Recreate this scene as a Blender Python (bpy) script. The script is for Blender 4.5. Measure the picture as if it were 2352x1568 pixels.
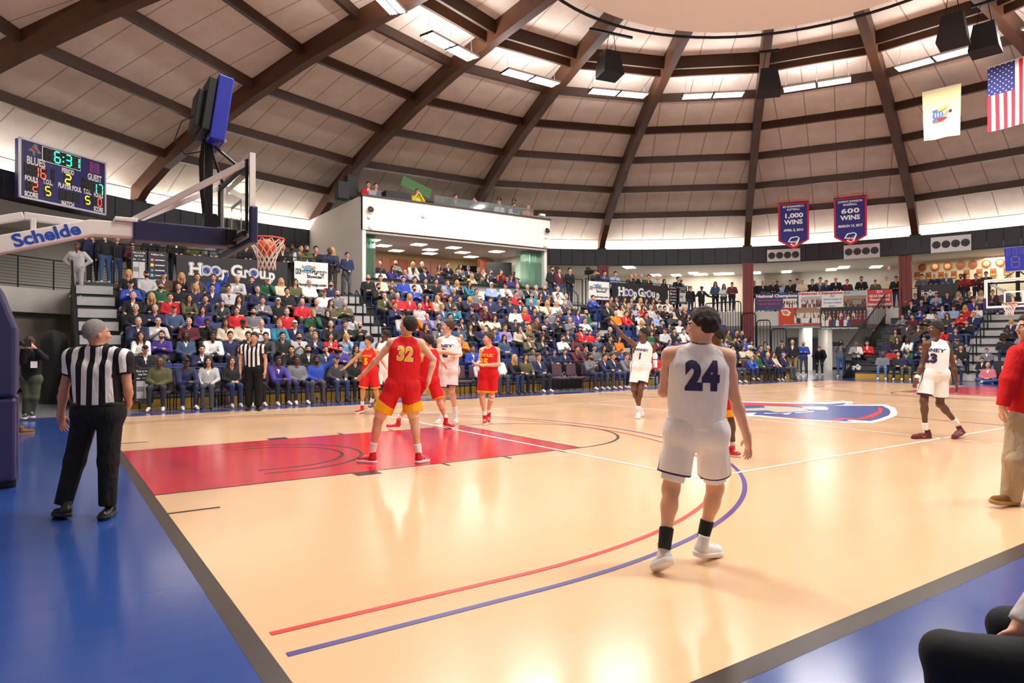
import bpy, bmesh, math, random
import numpy as np
from mathutils import Vector, Matrix
random.seed(7); rng=np.random.RandomState(7)
PI=math.pi
for o in list(bpy.data.objects): bpy.data.objects.remove(o)
SC=bpy.context.scene; COL=SC.collection
# ---------------------------------------------------------------- camera
FPX=1555.0; YAW=.6027; PIT=.00905; ROL=-.00203
CAM=Vector((-.93,-9.71,1.526))
_fw=Vector((math.cos(PIT)*math.sin(YAW),math.cos(PIT)*math.cos(YAW),math.sin(PIT)))
_rt=Vector((math.cos(YAW),-math.sin(YAW),0)); _up=_rt.cross(_fw)
_r2=_rt*math.cos(ROL)+_up*math.sin(ROL); _u2=-_rt*math.sin(ROL)+_up*math.cos(ROL)
cd=bpy.data.cameras.new('camera'); cam=bpy.data.objects.new('camera',cd); COL.objects.link(cam)
cd.sensor_width=36; cd.lens=FPX*36/2352; cd.clip_start=.05; cd.clip_end=300
cam.matrix_world=Matrix(((_r2.x,_u2.x,-_fw.x,CAM.x),(_r2.y,_u2.y,-_fw.y,CAM.y),(_r2.z,_u2.z,-_fw.z,CAM.z),(0,0,0,1)))
SC.camera=cam
# ---------------------------------------------------------------- world and exposure
w=bpy.data.worlds.new('world'); SC.world=w; w.use_nodes=True
w.node_tree.nodes['Background'].inputs[0].default_value=(.8,.85,1,1); w.node_tree.nodes['Background'].inputs[1].default_value=.3
SC.view_settings.view_transform='Standard'; SC.view_settings.look='None'
SC.view_settings.exposure=0.44; SC.view_settings.gamma=1
DC=Vector((14.33,0,0))          # centre of the court and of the dome
def pol(r,deg,z=0): a=math.radians(deg); return Vector((DC.x+r*math.cos(a),DC.y+r*math.sin(a),z))
FIX_R,FIX_Z=12.6,11.75           # ring of hanging fluorescent fixtures
FIX_POWER=150
def arealight(name,loc,sx,sy,power,color,rot=(0,0,0),parent=None):
    l=bpy.data.lights.new(name,'AREA'); l.shape='RECTANGLE'; l.size=sx; l.size_y=sy; l.energy=power; l.color=color
    o=bpy.data.objects.new(name,l); COL.objects.link(o); o.location=loc; o.rotation_euler=rot
    if parent: o.parent=parent
    return o
# ---------------------------------------------------------------- helpers
def s2l(c): return tuple(((x/12.92) if x<=.04045 else ((x+.055)/1.055)**2.4) for x in c)
def hexc(h): return s2l(tuple(int(h[i:i+2],16)/255 for i in (0,2,4)))
MATS={}
def mat(name,h,rough=.6,metal=0,emit=0,alpha=1,trans=0,coat=0,noise=0,nscale=8,bump=0,spec=.5):
    if name in MATS: return MATS[name]
    m=bpy.data.materials.new(name); m.use_nodes=True; nt=m.node_tree; b=nt.nodes['Principled BSDF']
    c=hexc(h) if isinstance(h,str) else h
    b.inputs['Base Color'].default_value=(*c,1); b.inputs['Roughness'].default_value=rough; b.inputs['Metallic'].default_value=metal
    b.inputs['Specular IOR Level'].default_value=spec
    if coat: b.inputs['Coat Weight'].default_value=coat; b.inputs['Coat Roughness'].default_value=.16
    if trans: b.inputs['Transmission Weight'].default_value=trans
    if alpha<1: b.inputs['Alpha'].default_value=alpha
    if emit: b.inputs['Emission Color'].default_value=(*c,1); b.inputs['Emission Strength'].default_value=emit
    if noise or bump:
        tc=nt.nodes.new('ShaderNodeTexCoord'); n=nt.nodes.new('ShaderNodeTexNoise'); n.inputs['Scale'].default_value=nscale; n.inputs['Detail'].default_value=4
        nt.links.new(tc.outputs['Object'],n.inputs['Vector'])
        if noise:
            mx=nt.nodes.new('ShaderNodeMix'); mx.data_type='RGBA'
            mx.inputs[6].default_value=(*[x*(1-noise) for x in c],1); mx.inputs[7].default_value=(*[min(1,x*(1+noise)) for x in c],1)
            nt.links.new(n.outputs['Fac'],mx.inputs[0]); nt.links.new(mx.outputs[2],b.inputs['Base Color'])
        if bump:
            bp=nt.nodes.new('ShaderNodeBump'); bp.inputs['Strength'].default_value=bump; bp.inputs['Distance'].default_value=.02
            nt.links.new(n.outputs['Fac'],bp.inputs['Height']); nt.links.new(bp.outputs['Normal'],b.inputs['Normal'])
    MATS[name]=m; return m
class MB:
    def __init__(s): s.v=[];s.f=[];s.m=[]
    def add(s,vs,fs,mi=0):
        n=len(s.v); s.v+=[tuple(v) for v in vs]; s.f+=[tuple(i+n for i in f) for f in fs]; s.m+=[mi]*len(fs); return s
    def box(s,c,size,mi=0,M=None):
        hx,hy,hz=[x/2 for x in size]; vs=[Vector((x*hx,y*hy,z*hz)) for x in(-1,1) for y in(-1,1) for z in(-1,1)]
        if M is not None: vs=[M@v for v in vs]
        vs=[v+Vector(c) for v in vs]
        return s.add(vs,[(0,1,3,2),(4,6,7,5),(0,4,5,1),(2,3,7,6),(0,2,6,4),(1,5,7,3)],mi)
    def bar(s,a,b,w,h=None,mi=0,up=(0,0,1)):
        a=Vector(a);b=Vector(b);h=h or w;d=(b-a).normalized();u=Vector(up)
        if abs(d.dot(u))>.98: u=Vector((1,0,0))
        r=d.cross(u).normalized();u=r.cross(d)
        vs=[p+r*(i*w/2)+u*(j*h/2) for p in(a,b) for i,j in((-1,-1),(1,-1),(1,1),(-1,1))]
        return s.add(vs,[(3,2,1,0),(4,5,6,7),(0,1,5,4),(1,2,6,5),(2,3,7,6),(3,0,4,7)],mi)
    def tube(s,pts,r,mi=0,seg=8,close=False):
        pts=[Vector(p) for p in pts];n=len(pts);rs=r if isinstance(r,(list,tuple)) else [r]*n;vs=[];pr=None
        for i,p in enumerate(pts):
            if close: d=pts[(i+1)%n]-pts[i-1]
            else: d=pts[min(i+1,n-1)]-pts[max(i-1,0)]
            d.normalize()
            if pr is None:
                pr=d.cross(Vector((0,0,1)))
                if pr.length<.1: pr=d.cross(Vector((1,0,0)))
            pr=(pr-d*pr.dot(d)).normalized();q=d.cross(pr)
            for k in range(seg):
                a=2*PI*k/seg;vs.append(p+(pr*math.cos(a)+q*math.sin(a))*rs[i])
        fs=[]
        for i in range(n if close else n-1):
            j=(i+1)%n
            for k in range(seg): fs.append((i*seg+k,i*seg+(k+1)%seg,j*seg+(k+1)%seg,j*seg+k))
        if not close: fs+=[tuple(range(seg-1,-1,-1)),tuple((n-1)*seg+k for k in range(seg))]
        return s.add(vs,fs,mi)
    def prism(s,poly,a,b,mi=0):   # poly: list of Vector, extruded by vector b-a
        d=Vector(b)-Vector(a);n=len(poly);p0=[Vector(p)+Vector(a) for p in poly];vs=p0+[p+d for p in p0]
        return s.add(vs,[tuple(range(n-1,-1,-1)),tuple(range(n,2*n))]+[(i,(i+1)%n,n+(i+1)%n,n+i) for i in range(n)],mi)
    def lathe(s,prof,c,mi=0,seg=20,M=None):
        c=Vector(c);vs=[];n=len(prof)
        for r,z in prof:
            for k in range(seg):
                a=2*PI*k/seg;v=Vector((r*math.cos(a),r*math.sin(a),z))
                if M is not None:v=M@v
                vs.append(c+v)
        fs=[(i*seg+k,i*seg+(k+1)%seg,(i+1)*seg+(k+1)%seg,(i+1)*seg+k) for i in range(n-1) for k in range(seg)]
        return s.add(vs,fs,mi)
    def ball(s,c,r,mi=0,seg=12,M=None):
        rr=r if isinstance(r,(tuple,list)) else (r,r,r)
        vs=[];c=Vector(c);n=seg//2
        for i in range(n+1):
            t=PI*i/n
            for k in range(seg):
                a=2*PI*k/seg;v=Vector((rr[0]*math.sin(t)*math.cos(a),rr[1]*math.sin(t)*math.sin(a),rr[2]*math.cos(t)))
                if M is not None:v=M@v
                vs.append(c+v)
        return s.add(vs,[(i*seg+k,(i+1)*seg+k,(i+1)*seg+(k+1)%seg,i*seg+(k+1)%seg) for i in range(n) for k in range(seg)],mi)
    def quad(s,a,b,c,d,mi=0): return s.add([a,b,c,d],[(0,1,2,3)],mi)
    def build(s,name,mats,parent=None,smooth=False,bevel=0,origin=None):
        me=bpy.data.meshes.new(name)
        vs=s.v
        if origin is not None: o_=Vector(origin);vs=[tuple(Vector(v)-o_) for v in vs]
        me.from_pydata(vs,[],s.f)
        mats=mats if isinstance(mats,(list,tuple)) else [mats]
        for m in mats: me.materials.append(m)
        me.polygons.foreach_set('material_index',s.m)
        if smooth: me.polygons.foreach_set('use_smooth',[True]*len(s.f))
        o=bpy.data.objects.new(name,me);COL.objects.link(o)
        if origin is not None:o.location=origin
        if parent: o.parent=parent
        if bevel:
            b=o.modifiers.new('bevel','BEVEL');b.width=bevel;b.segments=2;b.limit_method='ANGLE'
        return o
def empty(name,loc=(0,0,0),rz=0):
    o=bpy.data.objects.new(name,None);COL.objects.link(o);o.location=loc;o.rotation_euler=(0,0,rz);o.empty_display_size=.2;return o
def tag(o,label,cat=None,group=None,kind=None):
    if label:o['label']=label
    if cat:o['category']=cat
    if group:o['group']=group
    if kind:o['kind']=kind
    return o
def struct(o): o['kind']='structure';return o
def rdir(u,v): return _fw+_r2*((u-1176)/FPX)+_u2*((784-v)/FPX)
def at_z(u,v,z): d=rdir(u,v);return CAM+d*((z-CAM.z)/d.z)
def at_y(u,v,y): d=rdir(u,v);return CAM+d*((y-CAM.y)/d.y)
def at_d(u,v,d): return CAM+rdir(u,v)*d
def at_R(u,v,R):
    d=rdir(u,v);p=CAM-DC;a=d.x*d.x+d.y*d.y;b=2*(p.x*d.x+p.y*d.y);c=p.x*p.x+p.y*p.y-R*R
    t=(-b+math.sqrt(b*b-4*a*c))/(2*a);return CAM+d*t
def basis(o,x,y):  # matrix with local x,y axes, z=x cross y
    x=Vector(x).normalized();z=x.cross(Vector(y)).normalized();y=z.cross(x)
    return Matrix(((x.x,y.x,z.x,o[0]),(x.y,y.y,z.y,o[1]),(x.z,y.z,z.z,o[2]),(0,0,0,1)))
def text(s,size,m,M,name='lettering',parent=None,bold=0,wx=1,extr=0,align='CENTER',fit=None,mb=None,mi=0,maxedge=None,warp=None,shear=0):
    cu=bpy.data.curves.new('t','FONT');cu.body=s;cu.size=size;cu.align_x=align;cu.align_y='CENTER';cu.offset=bold;cu.extrude=extr;cu.resolution_u=3;cu.space_character=1.12 if s.isdigit() else 1;cu.shear=shear
    o=bpy.data.objects.new('t',cu);COL.objects.link(o)
    dg=bpy.context.evaluated_depsgraph_get();me=bpy.data.meshes.new_from_object(o.evaluated_get(dg))
    bpy.data.objects.remove(o);bpy.data.curves.remove(cu)
    if len(me.vertices)==0: return None
    co=np.array([v.co[:] for v in me.vertices])
    if fit: k=fit/(co[:,0].max()-co[:,0].min());wx=k
    for v in me.vertices: v.co.x*=wx
    if maxedge:
        bm=bmesh.new();bm.from_mesh(me);bmesh.ops.triangulate(bm,faces=bm.faces)
        for _ in range(6):
            es=[e for e in bm.edges if e.calc_length()>maxedge]
            if not es:break
            bmesh.ops.subdivide_edges(bm,edges=es,cuts=1);bmesh.ops.triangulate(bm,faces=[f for f in bm.faces if len(f.verts)>3])
        bm.to_mesh(me);bm.free()
    M=Matrix(M)
    if warp: 
        for v in me.vertices: v.co=warp(M@v.co)
    elif mb is None and parent is None: pass
    if mb is not None:
        vs=[v.co.copy() if warp else M@v.co for v in me.vertices];mb.add(vs,[tuple(p.vertices) for p in me.polygons],mi);bpy.data.meshes.remove(me);return None
    if not warp: me.transform(M)
    me.materials.clear();me.materials.append(m);me.name=name
    o=bpy.data.objects.new(name,me);COL.objects.link(o)
    if parent:o.parent=parent
    return o
# ================================================================ ARENA SHELL
M_court=mat('maple_court','DFB88F',.3,coat=.1,noise=.03,nscale=1.5,spec=.4)
# long soft plank grain
def plankify(m,amt=.1):
    nt=m.node_tree;b=nt.nodes['Principled BSDF'];n=[x for x in nt.nodes if x.type=='TEX_NOISE'][0]
    mp=nt.nodes.new('ShaderNodeMapping');mp.inputs['Scale'].default_value=(.35,5,1);tc=[x for x in nt.nodes if x.type=='TEX_COORD'][0]
    nt.links.new(tc.outputs['Object'],mp.inputs[0]);nt.links.new(mp.outputs[0],n.inputs['Vector'])
    n2=nt.nodes.new('ShaderNodeTexNoise');n2.inputs['Scale'].default_value=.9;n2.inputs['Detail'].default_value=2
    mr=nt.nodes.new('ShaderNodeMapRange');mr.inputs[3].default_value=.10;mr.inputs[4].default_value=.26
    nt.links.new(tc.outputs['Object'],n2.inputs['Vector']);nt.links.new(n2.outputs['Fac'],mr.inputs[0]);nt.links.new(mr.outputs[0],b.inputs['Roughness'])
plankify(M_court)
M_blue=mat('blue_painted_apron','29498F',.18,coat=.4,noise=.12,nscale=1.2);plankify(M_blue)
M_red=mat('red_painted_key','CC1830',.2,coat=.4,noise=.08,nscale=1.5);plankify(M_red)
M_line=mat('black_line_paint','2A2322',.3);M_band=mat('border_line_paint','3A322E',.3,noise=.3,nscale=6)
M_wl=mat('white_line_paint','F6F1EA',.3);M_rl=mat('red_line_paint','D3312B',.3);M_pl=mat('purple_line_paint','4A3C86',.3)
M_gfl=mat('grey_concourse_floor','77767C',.25,noise=.08,nscale=1)
M_logoblue=mat('logo_blue_paint','3A4F96',.25);M_tan=mat('logo_tan_paint','C2B8A4',.3)
FM=[M_court,M_blue,M_red,M_line,M_band,M_wl,M_rl,M_pl,M_gfl,M_logoblue,M_tan]
fl=MB();_z=[0]
def fquad(x0,y0,x1,y1,mi,z): fl.quad((x0,y0,z),(x1,y0,z),(x1,y1,z),(x0,y1,z),mi)
def arc(cx,cy,r,w,a0,a1,mi,z,n=64):
    for i in range(n):
        t0=math.radians(a0+(a1-a0)*i/n);t1=math.radians(a0+(a1-a0)*(i+1)/n);q=[]
        for rr,t in((r-w,t0),(r,t0),(r,t1),(r-w,t1)): q.append((cx+rr*math.cos(t),cy+rr*math.sin(t),z))
        fl.quad(*q,mi)
L_=28.65;HW=7.62
fl.add([(DC.x+40*math.cos(2*PI*i/96),40*math.sin(2*PI*i/96),0) for i in range(96)],[tuple(range(96))],8)
fquad(-3.4,-12,L_+3.2,8.45,1,.001); fquad(-3.4,8.43,L_+3.2,8.47,6,.0015)
fquad(-.11,-HW-.13,L_+.11,HW+.0,4,.002)
fquad(0,-HW,L_,HW,0,.003)
for s in(0,1):
    X=(lambda x:x) if s==0 else (lambda x:L_-x)
    def fq(x0,y0,x1,y1,mi,z): fquad(min(X(x0),X(x1)),y0,max(X(x0),X(x1)),y1,mi,z)
    def ar(cx,cy,r,w,a0,a1,mi,z,n=64): arc(X(cx),cy,r,w,*( (a0,a1) if s==0 else (180-a0,180-a1)),mi,z,n)
    fq(0,-1.83,5.79,1.83,3,.004);fq(0,-1.80,5.74,1.80,2,.005)
    ar(5.77,0,1.83,.05,-90,90,3,.0045)
    for r,yy in((1.22,1.22),(.95,.95)):
        ar(1.6+.05,0,r*1.0+.05,.05,-90,90,3,.006)
        for g in(-1,1): fq(1.25,g*(yy+.025)-.02,1.65,g*(yy+.025)+.02,3,.006)
    for g in(-1,1):
        y=lambda a,b:(g*a,g*b) if g>0 else (g*b,g*a)
        a,b=y(1.83,2.03);fq(2.13,a,2.44,b,3,.0055)
        for x in(3.35,4.32,5.28): fq(x,a,x+.05,b,3,.0055)
        a,b=y(2.74,2.79);fq(0,a,.45,b,3,.0055)
        a,b=y(5.97,6.02);fq(.06,a,1.6,b,6,.0055)
        a,b=y(6.27,6.32);fq(.06,a,1.6,b,7,.0055)
    ar(1.6,0,6.02,.05,-90,90,6,.0056,120);ar(1.6,0,6.32,.05,-90,90,7,.0058,120)
fquad(L_/2-.025,-HW,L_/2+.025,HW,3,.0055)
# volleyball lines
for y in(-4.5,4.45): fquad(L_/2-9,y,L_/2+9,y+.05,5,.0062)
for x in(-9,8.95,-3,2.95): fquad(L_/2+x,-4.5,L_/2+x+.05,4.5,5,.0062)
for x in(-3,2.95):
    for y0 in(-5.0,-5.4,-5.8): fquad(L_/2+x,y0,L_/2+x+.05,y0+.2,5,.0062)
def fpoly(pts,mi,z):
    fl.add([tuple(at_z(1660+x/5.345,900+y/5.345,0).xy)+(z,) for x,y in pts],[tuple(range(len(pts)))],mi)
fpoly([(-60,120),(250,118),(700,130),(1300,128),(1480,112),(1590,118),(1600,142),(1500,158),(2000,158),(2110,195),(2148,250),(2130,295),(1980,350),(1840,384),(1500,380),(900,345),(450,305),(-100,290)],5,.0064)
fpoly([(-60,135),(250,128),(700,142),(1100,148),(1300,150),(1525,136),(1480,160),(1350,170),(1960,172),(2040,210),(2062,250),(2040,290),(1900,340),(1800,362),(1560,368),(900,333),(470,290),(370,286),(420,258),(-80,262)],9,.0067)
fpoly([(-60,140),(250,134),(700,146),(1050,158),(1000,170),(500,168),(-60,165)],6,.007)
fpoly([(500,172),(800,182),(1000,200),(1050,232),(830,250),(650,252),(560,228),(350,232),(-40,230),(0,215),(300,205),(520,195)],10,.007)
fpoly([(970,182),(1250,180),(1300,200),(1280,225),(1180,222),(1030,210)],5,.0072)
fpoly([(500,258),(700,266),(850,258),(800,278),(740,278),(760,268),(520,268)],5,.0072)
fpoly([(880,256),(1120,236),(1115,244),(900,262)],5,.0072)
fpoly([(1905,180),(1965,215),(1950,260),(1850,310),(1700,342),(1500,340),(1400,358),(1310,352),(1350,332),(1500,322),(1650,332),(1800,285),(1910,235)],6,.007)
fpoly([(640,300),(900,322),(1250,345),(1350,352),(900,334)],6,.0071)
fpoly([(1520,358),(1560,345),(1800,360),(1700,374)],5,.0073)
floor=struct(fl.build('floor',FM))
# ---- dome
RIB=[19+20*k for k in range(18)]
PR=[(25.3,7.9),(23.3,9.15),(21.0,10.15),(18.5,11.1),(16.1,11.88),(13.6,12.55),(11.5,13.0),(11.0,13.12),(9.2,13.45),(6.6,13.9)]
M_wood=mat('dark_stained_timber','4C2A14',.55,noise=.25,nscale=3)
M_wood2=mat('timber_purlin','3C2415',.6,noise=.2,nscale=3)
def deckmat():
    m=mat('beige_roof_deck','C9AE9C',.85);nt=m.node_tree;b=nt.nodes['Principled BSDF']
    a=nt.nodes.new('ShaderNodeAttribute');a.attribute_name='t';a.attribute_type='GEOMETRY'
    f=nt.nodes.new('ShaderNodeMath');f.operation='MULTIPLY';f.inputs[1].default_value=1/1.22
    g=nt.nodes.new('ShaderNodeMath');g.operation='FRACT'
    h=nt.nodes.new('ShaderNodeMath');h.operation='LESS_THAN';h.inputs[1].default_value=.035
    nt.links.new(a.outputs['Fac'],f.inputs[0]);nt.links.new(f.outputs[0],g.inputs[0]);nt.links.new(g.outputs[0],h.inputs[0])
    n=nt.nodes.new('ShaderNodeTexNoise');n.inputs['Scale'].default_value=1.3;n.inputs['Detail'].default_value=6
    n3=nt.nodes.new('ShaderNodeTexNoise');n3.inputs['Scale'].default_value=28
    tc=nt.nodes.new('ShaderNodeTexCoord');nt.links.new(tc.outputs['Object'],n.inputs[0]);nt.links.new(tc.outputs['Object'],n3.inputs[0])
    ad=nt.nodes.new('ShaderNodeMath');ad.operation='ADD';nt.links.new(n.outputs['Fac'],ad.inputs[0]);nt.links.new(n3.outputs['Fac'],ad.inputs[1])
    mr=nt.nodes.new('ShaderNodeMapRange');mr.inputs[1].default_value=.6;mr.inputs[2].default_value=1.4;nt.links.new(ad.outputs[0],mr.inputs[0])
    x=nt.nodes.new('ShaderNodeMix');x.data_type='RGBA';x.inputs[6].default_value=(*hexc('CDBBAF'),1);x.inputs[7].default_value=(*hexc('E8DACE'),1)
    nt.links.new(mr.outputs[0],x.inputs[0])
    y=nt.nodes.new('ShaderNodeMix');y.data_type='RGBA';y.inputs[7].default_value=(*hexc('A08C80'),1)
    nt.links.new(h.outputs[0],y.inputs[0]);nt.links.new(x.outputs[2],y.inputs[6]);nt.links.new(y.outputs[2],b.inputs['Base Color'])
    return m
M_deck=deckmat()
def bay(r,k,t,z,n):  # point in the bay between rib k and k+1
    a=pol(r,RIB[k],z);b=pol(r,RIB[k]+20,z);return a.lerp(b,t)
ck=MB();ta=[]
for k in range(18):
    for i in range(len(PR)-1):
        (r0,z0),(r1,z1)=PR[i],PR[i+1];q=[]
        for r,z,t in((r0,z0,0),(r0,z0,1),(r1,z1,1),(r1,z1,0)):
            p=bay(r,k,t,z+.28,0);q.append(p);W=2*r*math.sin(math.radians(10));ta.append(p and (t-.5)*W+.61)
        ck.quad(*q)
ceil=ck.build('ceiling',M_deck);at=ceil.data.attributes.new('t','FLOAT','POINT');at.data.foreach_set('value',ta);struct(ceil)
# central flat disc and its rim pipe
cm=MB();cm.lathe([(0.001,12.3),(6.45,12.3),(6.55,12.36),(6.55,12.7),(6.1,13.9)],(DC.x,0,0),0,96)
struct(cm.build('ceiling_disc',mat('disc_plaster','F8EEE6',.8),smooth=False)).name='ceiling_disc'
rp=MB();rp.tube([pol(7.15,a,12.45) for a in range(0,360,5)],.05,0,8,True)
o=rp.build('curtain_track',mat('black_steel','17171A',.5,.3),smooth=True);tag(o,'thin black circular curtain track hanging around the pale ceiling disc','rail')
for k in range(18):
    m=MB();a=RIB[k];c=math.cos(math.radians(a));s=math.sin(math.radians(a));tv=Vector((-s,c,0))*.17
    low=[(24.95,7.55),(24.55,7.95)]+[(r,z-.42) for r,z in PR[1:]];up=[(25.35,7.55),(25.3,8.15)]+[(r,z+.3) for r,z in PR[1:]]
    P=[pol(r,a,z) for r,z in low];Q=[pol(r,a,z) for r,z in up]
    for i in range(len(P)-1):
        vs=[P[i]-tv,P[i]+tv,P[i+1]+tv,P[i+1]-tv,Q[i]-tv,Q[i]+tv,Q[i+1]+tv,Q[i+1]-tv]
        m.add(vs,[(0,3,2,1),(0,4,7,3),(1,2,6,5),(4,5,6,7)]+([(0,1,5,4)] if i==0 else []))
    m.box(pol(25.15,a,7.58),(.5,.5,.1),1,Matrix.Rotation(math.radians(a),3,'Z'))
    struct(m.build('trim_%d'%(k+1),[M_wood,mat('black_steel','')]))
for k in range(18):
    m=MB()
    for i,(r,z) in enumerate(PR[1:8]):
        h=.34 if i<5 else .5
        a_=pol(r,RIB[k],z+.28-h/2);b_=pol(r,RIB[k]+20,z+.28-h/2)
        m.bar(a_,b_,.16 if i<5 else .12,h,0)
    m.bar(pol(11.25,RIB[k],13.25),pol(11.25,RIB[k]+20,13.25),.4,.04,1)
    struct(m.build('trim_%d'%(k+19),[M_wood2,mat('raw_board_underside','9A6432',.7,noise=.4,nscale=5)]))
# ---- upper white wall, cove lights, dark panelled band, gallery
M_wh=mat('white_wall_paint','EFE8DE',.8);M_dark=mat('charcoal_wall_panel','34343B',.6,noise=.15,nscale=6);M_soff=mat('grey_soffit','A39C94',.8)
def ringwall(name,R,z0,z1,m,a0=0,a1=360,n=180,thick=0,seamw=None):
    b=MB()
    for i in range(n):
        t0=a0+(a1-a0)*i/n;t1=a0+(a1-a0)*(i+1)/n
        b.quad(pol(R,t0,z0),pol(R,t1,z0),pol(R,t1,z1),pol(R,t0,z1))
        if thick:
            b.quad(pol(R,t0,z1),pol(R,t1,z1),pol(R+thick,t1,z1),pol(R+thick,t0,z1));b.quad(pol(R,t0,z0),pol(R,t1,z0),pol(R+thick,t1,z0),pol(R+thick,t0,z0))
            b.quad(pol(R+thick,t0,z0),pol(R+thick,t1,z0),pol(R+thick,t1,z1),pol(R+thick,t0,z1))
    return struct(b.build(name,m))
b=MB()
for i in range(216):
    t0=i*360/216;t1=(i+1)*360/216-.06;n=5/3
    for R0,R1,z0,z1 in((24.85,24.85,6.6,7.53),):
        b.quad(pol(R0,t0,z0),pol(R0,t1,z0),pol(R0,t1,z1),pol(R0,t0,z1))
        b.quad(pol(R0,t1,z0),pol(24.9,t1+.02,z0),pol(24.9,t1+.02,z1),pol(R0,t1,z1),1)
        b.quad(pol(24.9,t1,z0),pol(24.9,t1+.06,z0),pol(24.9,t1+.06,z1),pol(24.9,t1,z1),1)
    b.quad(pol(24.83,t0,6.52),pol(24.83,t0+n,6.52),pol(24.83,t0+n,6.6),pol(24.83,t0,6.6),1)
    b.quad(pol(24.83,t0,6.6),pol(24.83,t0+n,6.6),pol(24.9,t0+n,6.6),pol(24.9,t0,6.6),1)
    b.quad(pol(24.83,t0,7.53),pol(24.83,t0+n,7.53),pol(25.0,t0+n,7.53),pol(25.0,t0,7.53),1)
    b.quad(pol(25.0,t0,6.9),pol(25.0,t0+n,6.9),pol(25.0,t0+n,7.53),pol(25.0,t0,7.53),1)
    b.quad(pol(25.0,t0,7.2),pol(25.0,t0+n,7.2),pol(26.4,t0+n,7.2),pol(26.4,t0,7.2),2)
struct(b.build('wall_band',[M_dark,mat('band_trim','1E1E22',.6),M_wh]))
ringwall('wall_upper',26.3,7.15,8.6,M_wh)
b=MB()
for i in range(180):
    t0=i*2;t1=t0+2
    b.quad(pol(26.3,t0,8.35),pol(26.3,t1,8.35),pol(25.0,t1,8.5),pol(25.0,t0,8.5));b.quad(pol(26.3,t0,8.15),pol(26.3,t1,8.15),pol(26.2,t1,8.15),pol(26.2,t0,8.15))
    b.quad(pol(26.2,t0,8.15),pol(26.2,t1,8.15),pol(26.2,t1,8.3),pol(26.2,t0,8.3))
struct(b.build('trim_40',M_wh))
# soffit of the gallery ceiling and the slab
def annulus(name,R0,R1,z,m,a0=0,a1=360,n=120,th=0):
    b=MB()
    for i in range(n):
        t0=a0+(a1-a0)*i/n;t1=a0+(a1-a0)*(i+1)/n
        b.quad(pol(R0,t0,z),pol(R0,t1,z),pol(R1,t1,z),pol(R1,t0,z))
        if th:
            b.quad(pol(R0,t0,z-th),pol(R0,t1,z-th),pol(R1,t1,z-th),pol(R1,t0,z-th))
            b.quad(pol(R0,t0,z-th),pol(R0,t1,z-th),pol(R0,t1,z),pol(R0,t0,z))
    return struct(b.build(name,m))
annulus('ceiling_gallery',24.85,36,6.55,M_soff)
M_slab=mat('pale_grey_fascia','CFCAC4',.8);M_lw=mat('dark_warm_grey_wall','9C9388',.85)
annulus('floor_gallery',25,36,3.65,M_slab,-60,240,150,.85)
# walls: upper gallery rear, lower level
ringwall('wall_rear',31.5,3.65,6.55,mat('gallery_wall_paint','C6C0B6',.85),-70,180)
ringwall('wall_gallery_left',30.3,3.65,6.55,mat('left_gallery_wall','9A958C',.85),100,200)
ringwall('wall_left',25.35,0,2.8,M_lw,118,200)
ringwall('wall_front',25.35,0,6.6,M_lw,200,300)
ringwall('wall_right',34,0,2.8,M_wh,12,60);ringwall('wall_back',25.2,0,3.65,M_lw,50,118)
ringwall('wall_right_end',34,0,3.65,M_wh,-60,12)
ga=at_R(1757,640,30.4);gb=at_R(1838,640,30.4);fa_=lambda p:math.degrees(math.atan2(p.y,p.x-DC.x))
ringwall('wall_gallery_pier',31.2,3.65,6.55,mat('grey_pier_paint','7E7870',.85),fa_(gb),fa_(ga),8)
ringwall('baseboard_left',25.3,0,.14,mat('black_rubber_base','1A1A1C',.6),118,200)
ringwall('baseboard_right',33.95,0,.12,mat('black_rubber_base',''),12,60)
# ================================================================ LIGHTS OF THE PLACE, PLUS ADDED FILL AT LEFT
M_tube=mat('lit_fluorescent_tube','FFFDF6',.5,emit=14);M_hous=mat('white_metal_housing','D8D8DA',.4,.1);M_wire=mat('thin_steel_wire','8C8A88',.4,.5)
M_steelb=mat('black_steel','17171A',.5,.3)
def fixture():
    r=empty('ceiling_light')
    for sx in(-.63,.63):
        m=MB()
        m.box((sx,0,.06),(1.2,.56,.03));m.box((sx,-.28,.03),(1.2,.02,.07));m.box((sx,.28,.03),(1.2,.02,.07));m.box((sx-.6,0,.03),(.02,.58,.07),1);m.box((sx+.6,0,.03),(.02,.58,.07),1)
        m.box((sx,0,.03),(1.18,.05,.05),0)
        m.build('housing',[M_hous,M_steelb],r)
        for sy in(-.19,-.09,.09,.19):
            t=MB();t.tube([(sx-.57,sy,.02),(sx+.57,sy,.02)],.03,0,8);t.build('tube',M_tube,r,smooth=True)
    wm=MB()
    for sx in(-1.15,0,1.15): wm.tube([(sx,0,.07),(sx*.95,0,.6),(sx*.9,.1,1.15)],.008,0,5)
    wm.build('hanging_wire',M_wire,r)
    return r
def copy_tree(o,parent=None):
    c=o.copy();COL.objects.link(c);c.parent=parent
    for ch in o.children: copy_tree(ch,c)
    return c
fx=fixture()
WH=['over the far left corner','left of the long timber rib above the box','above the left end of the white box','left of the hanging speaker at the disc','third from the right flag','between two ribs above the score banners','above the two flags']
fa=[129,109,89,69,49,29,9]
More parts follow.
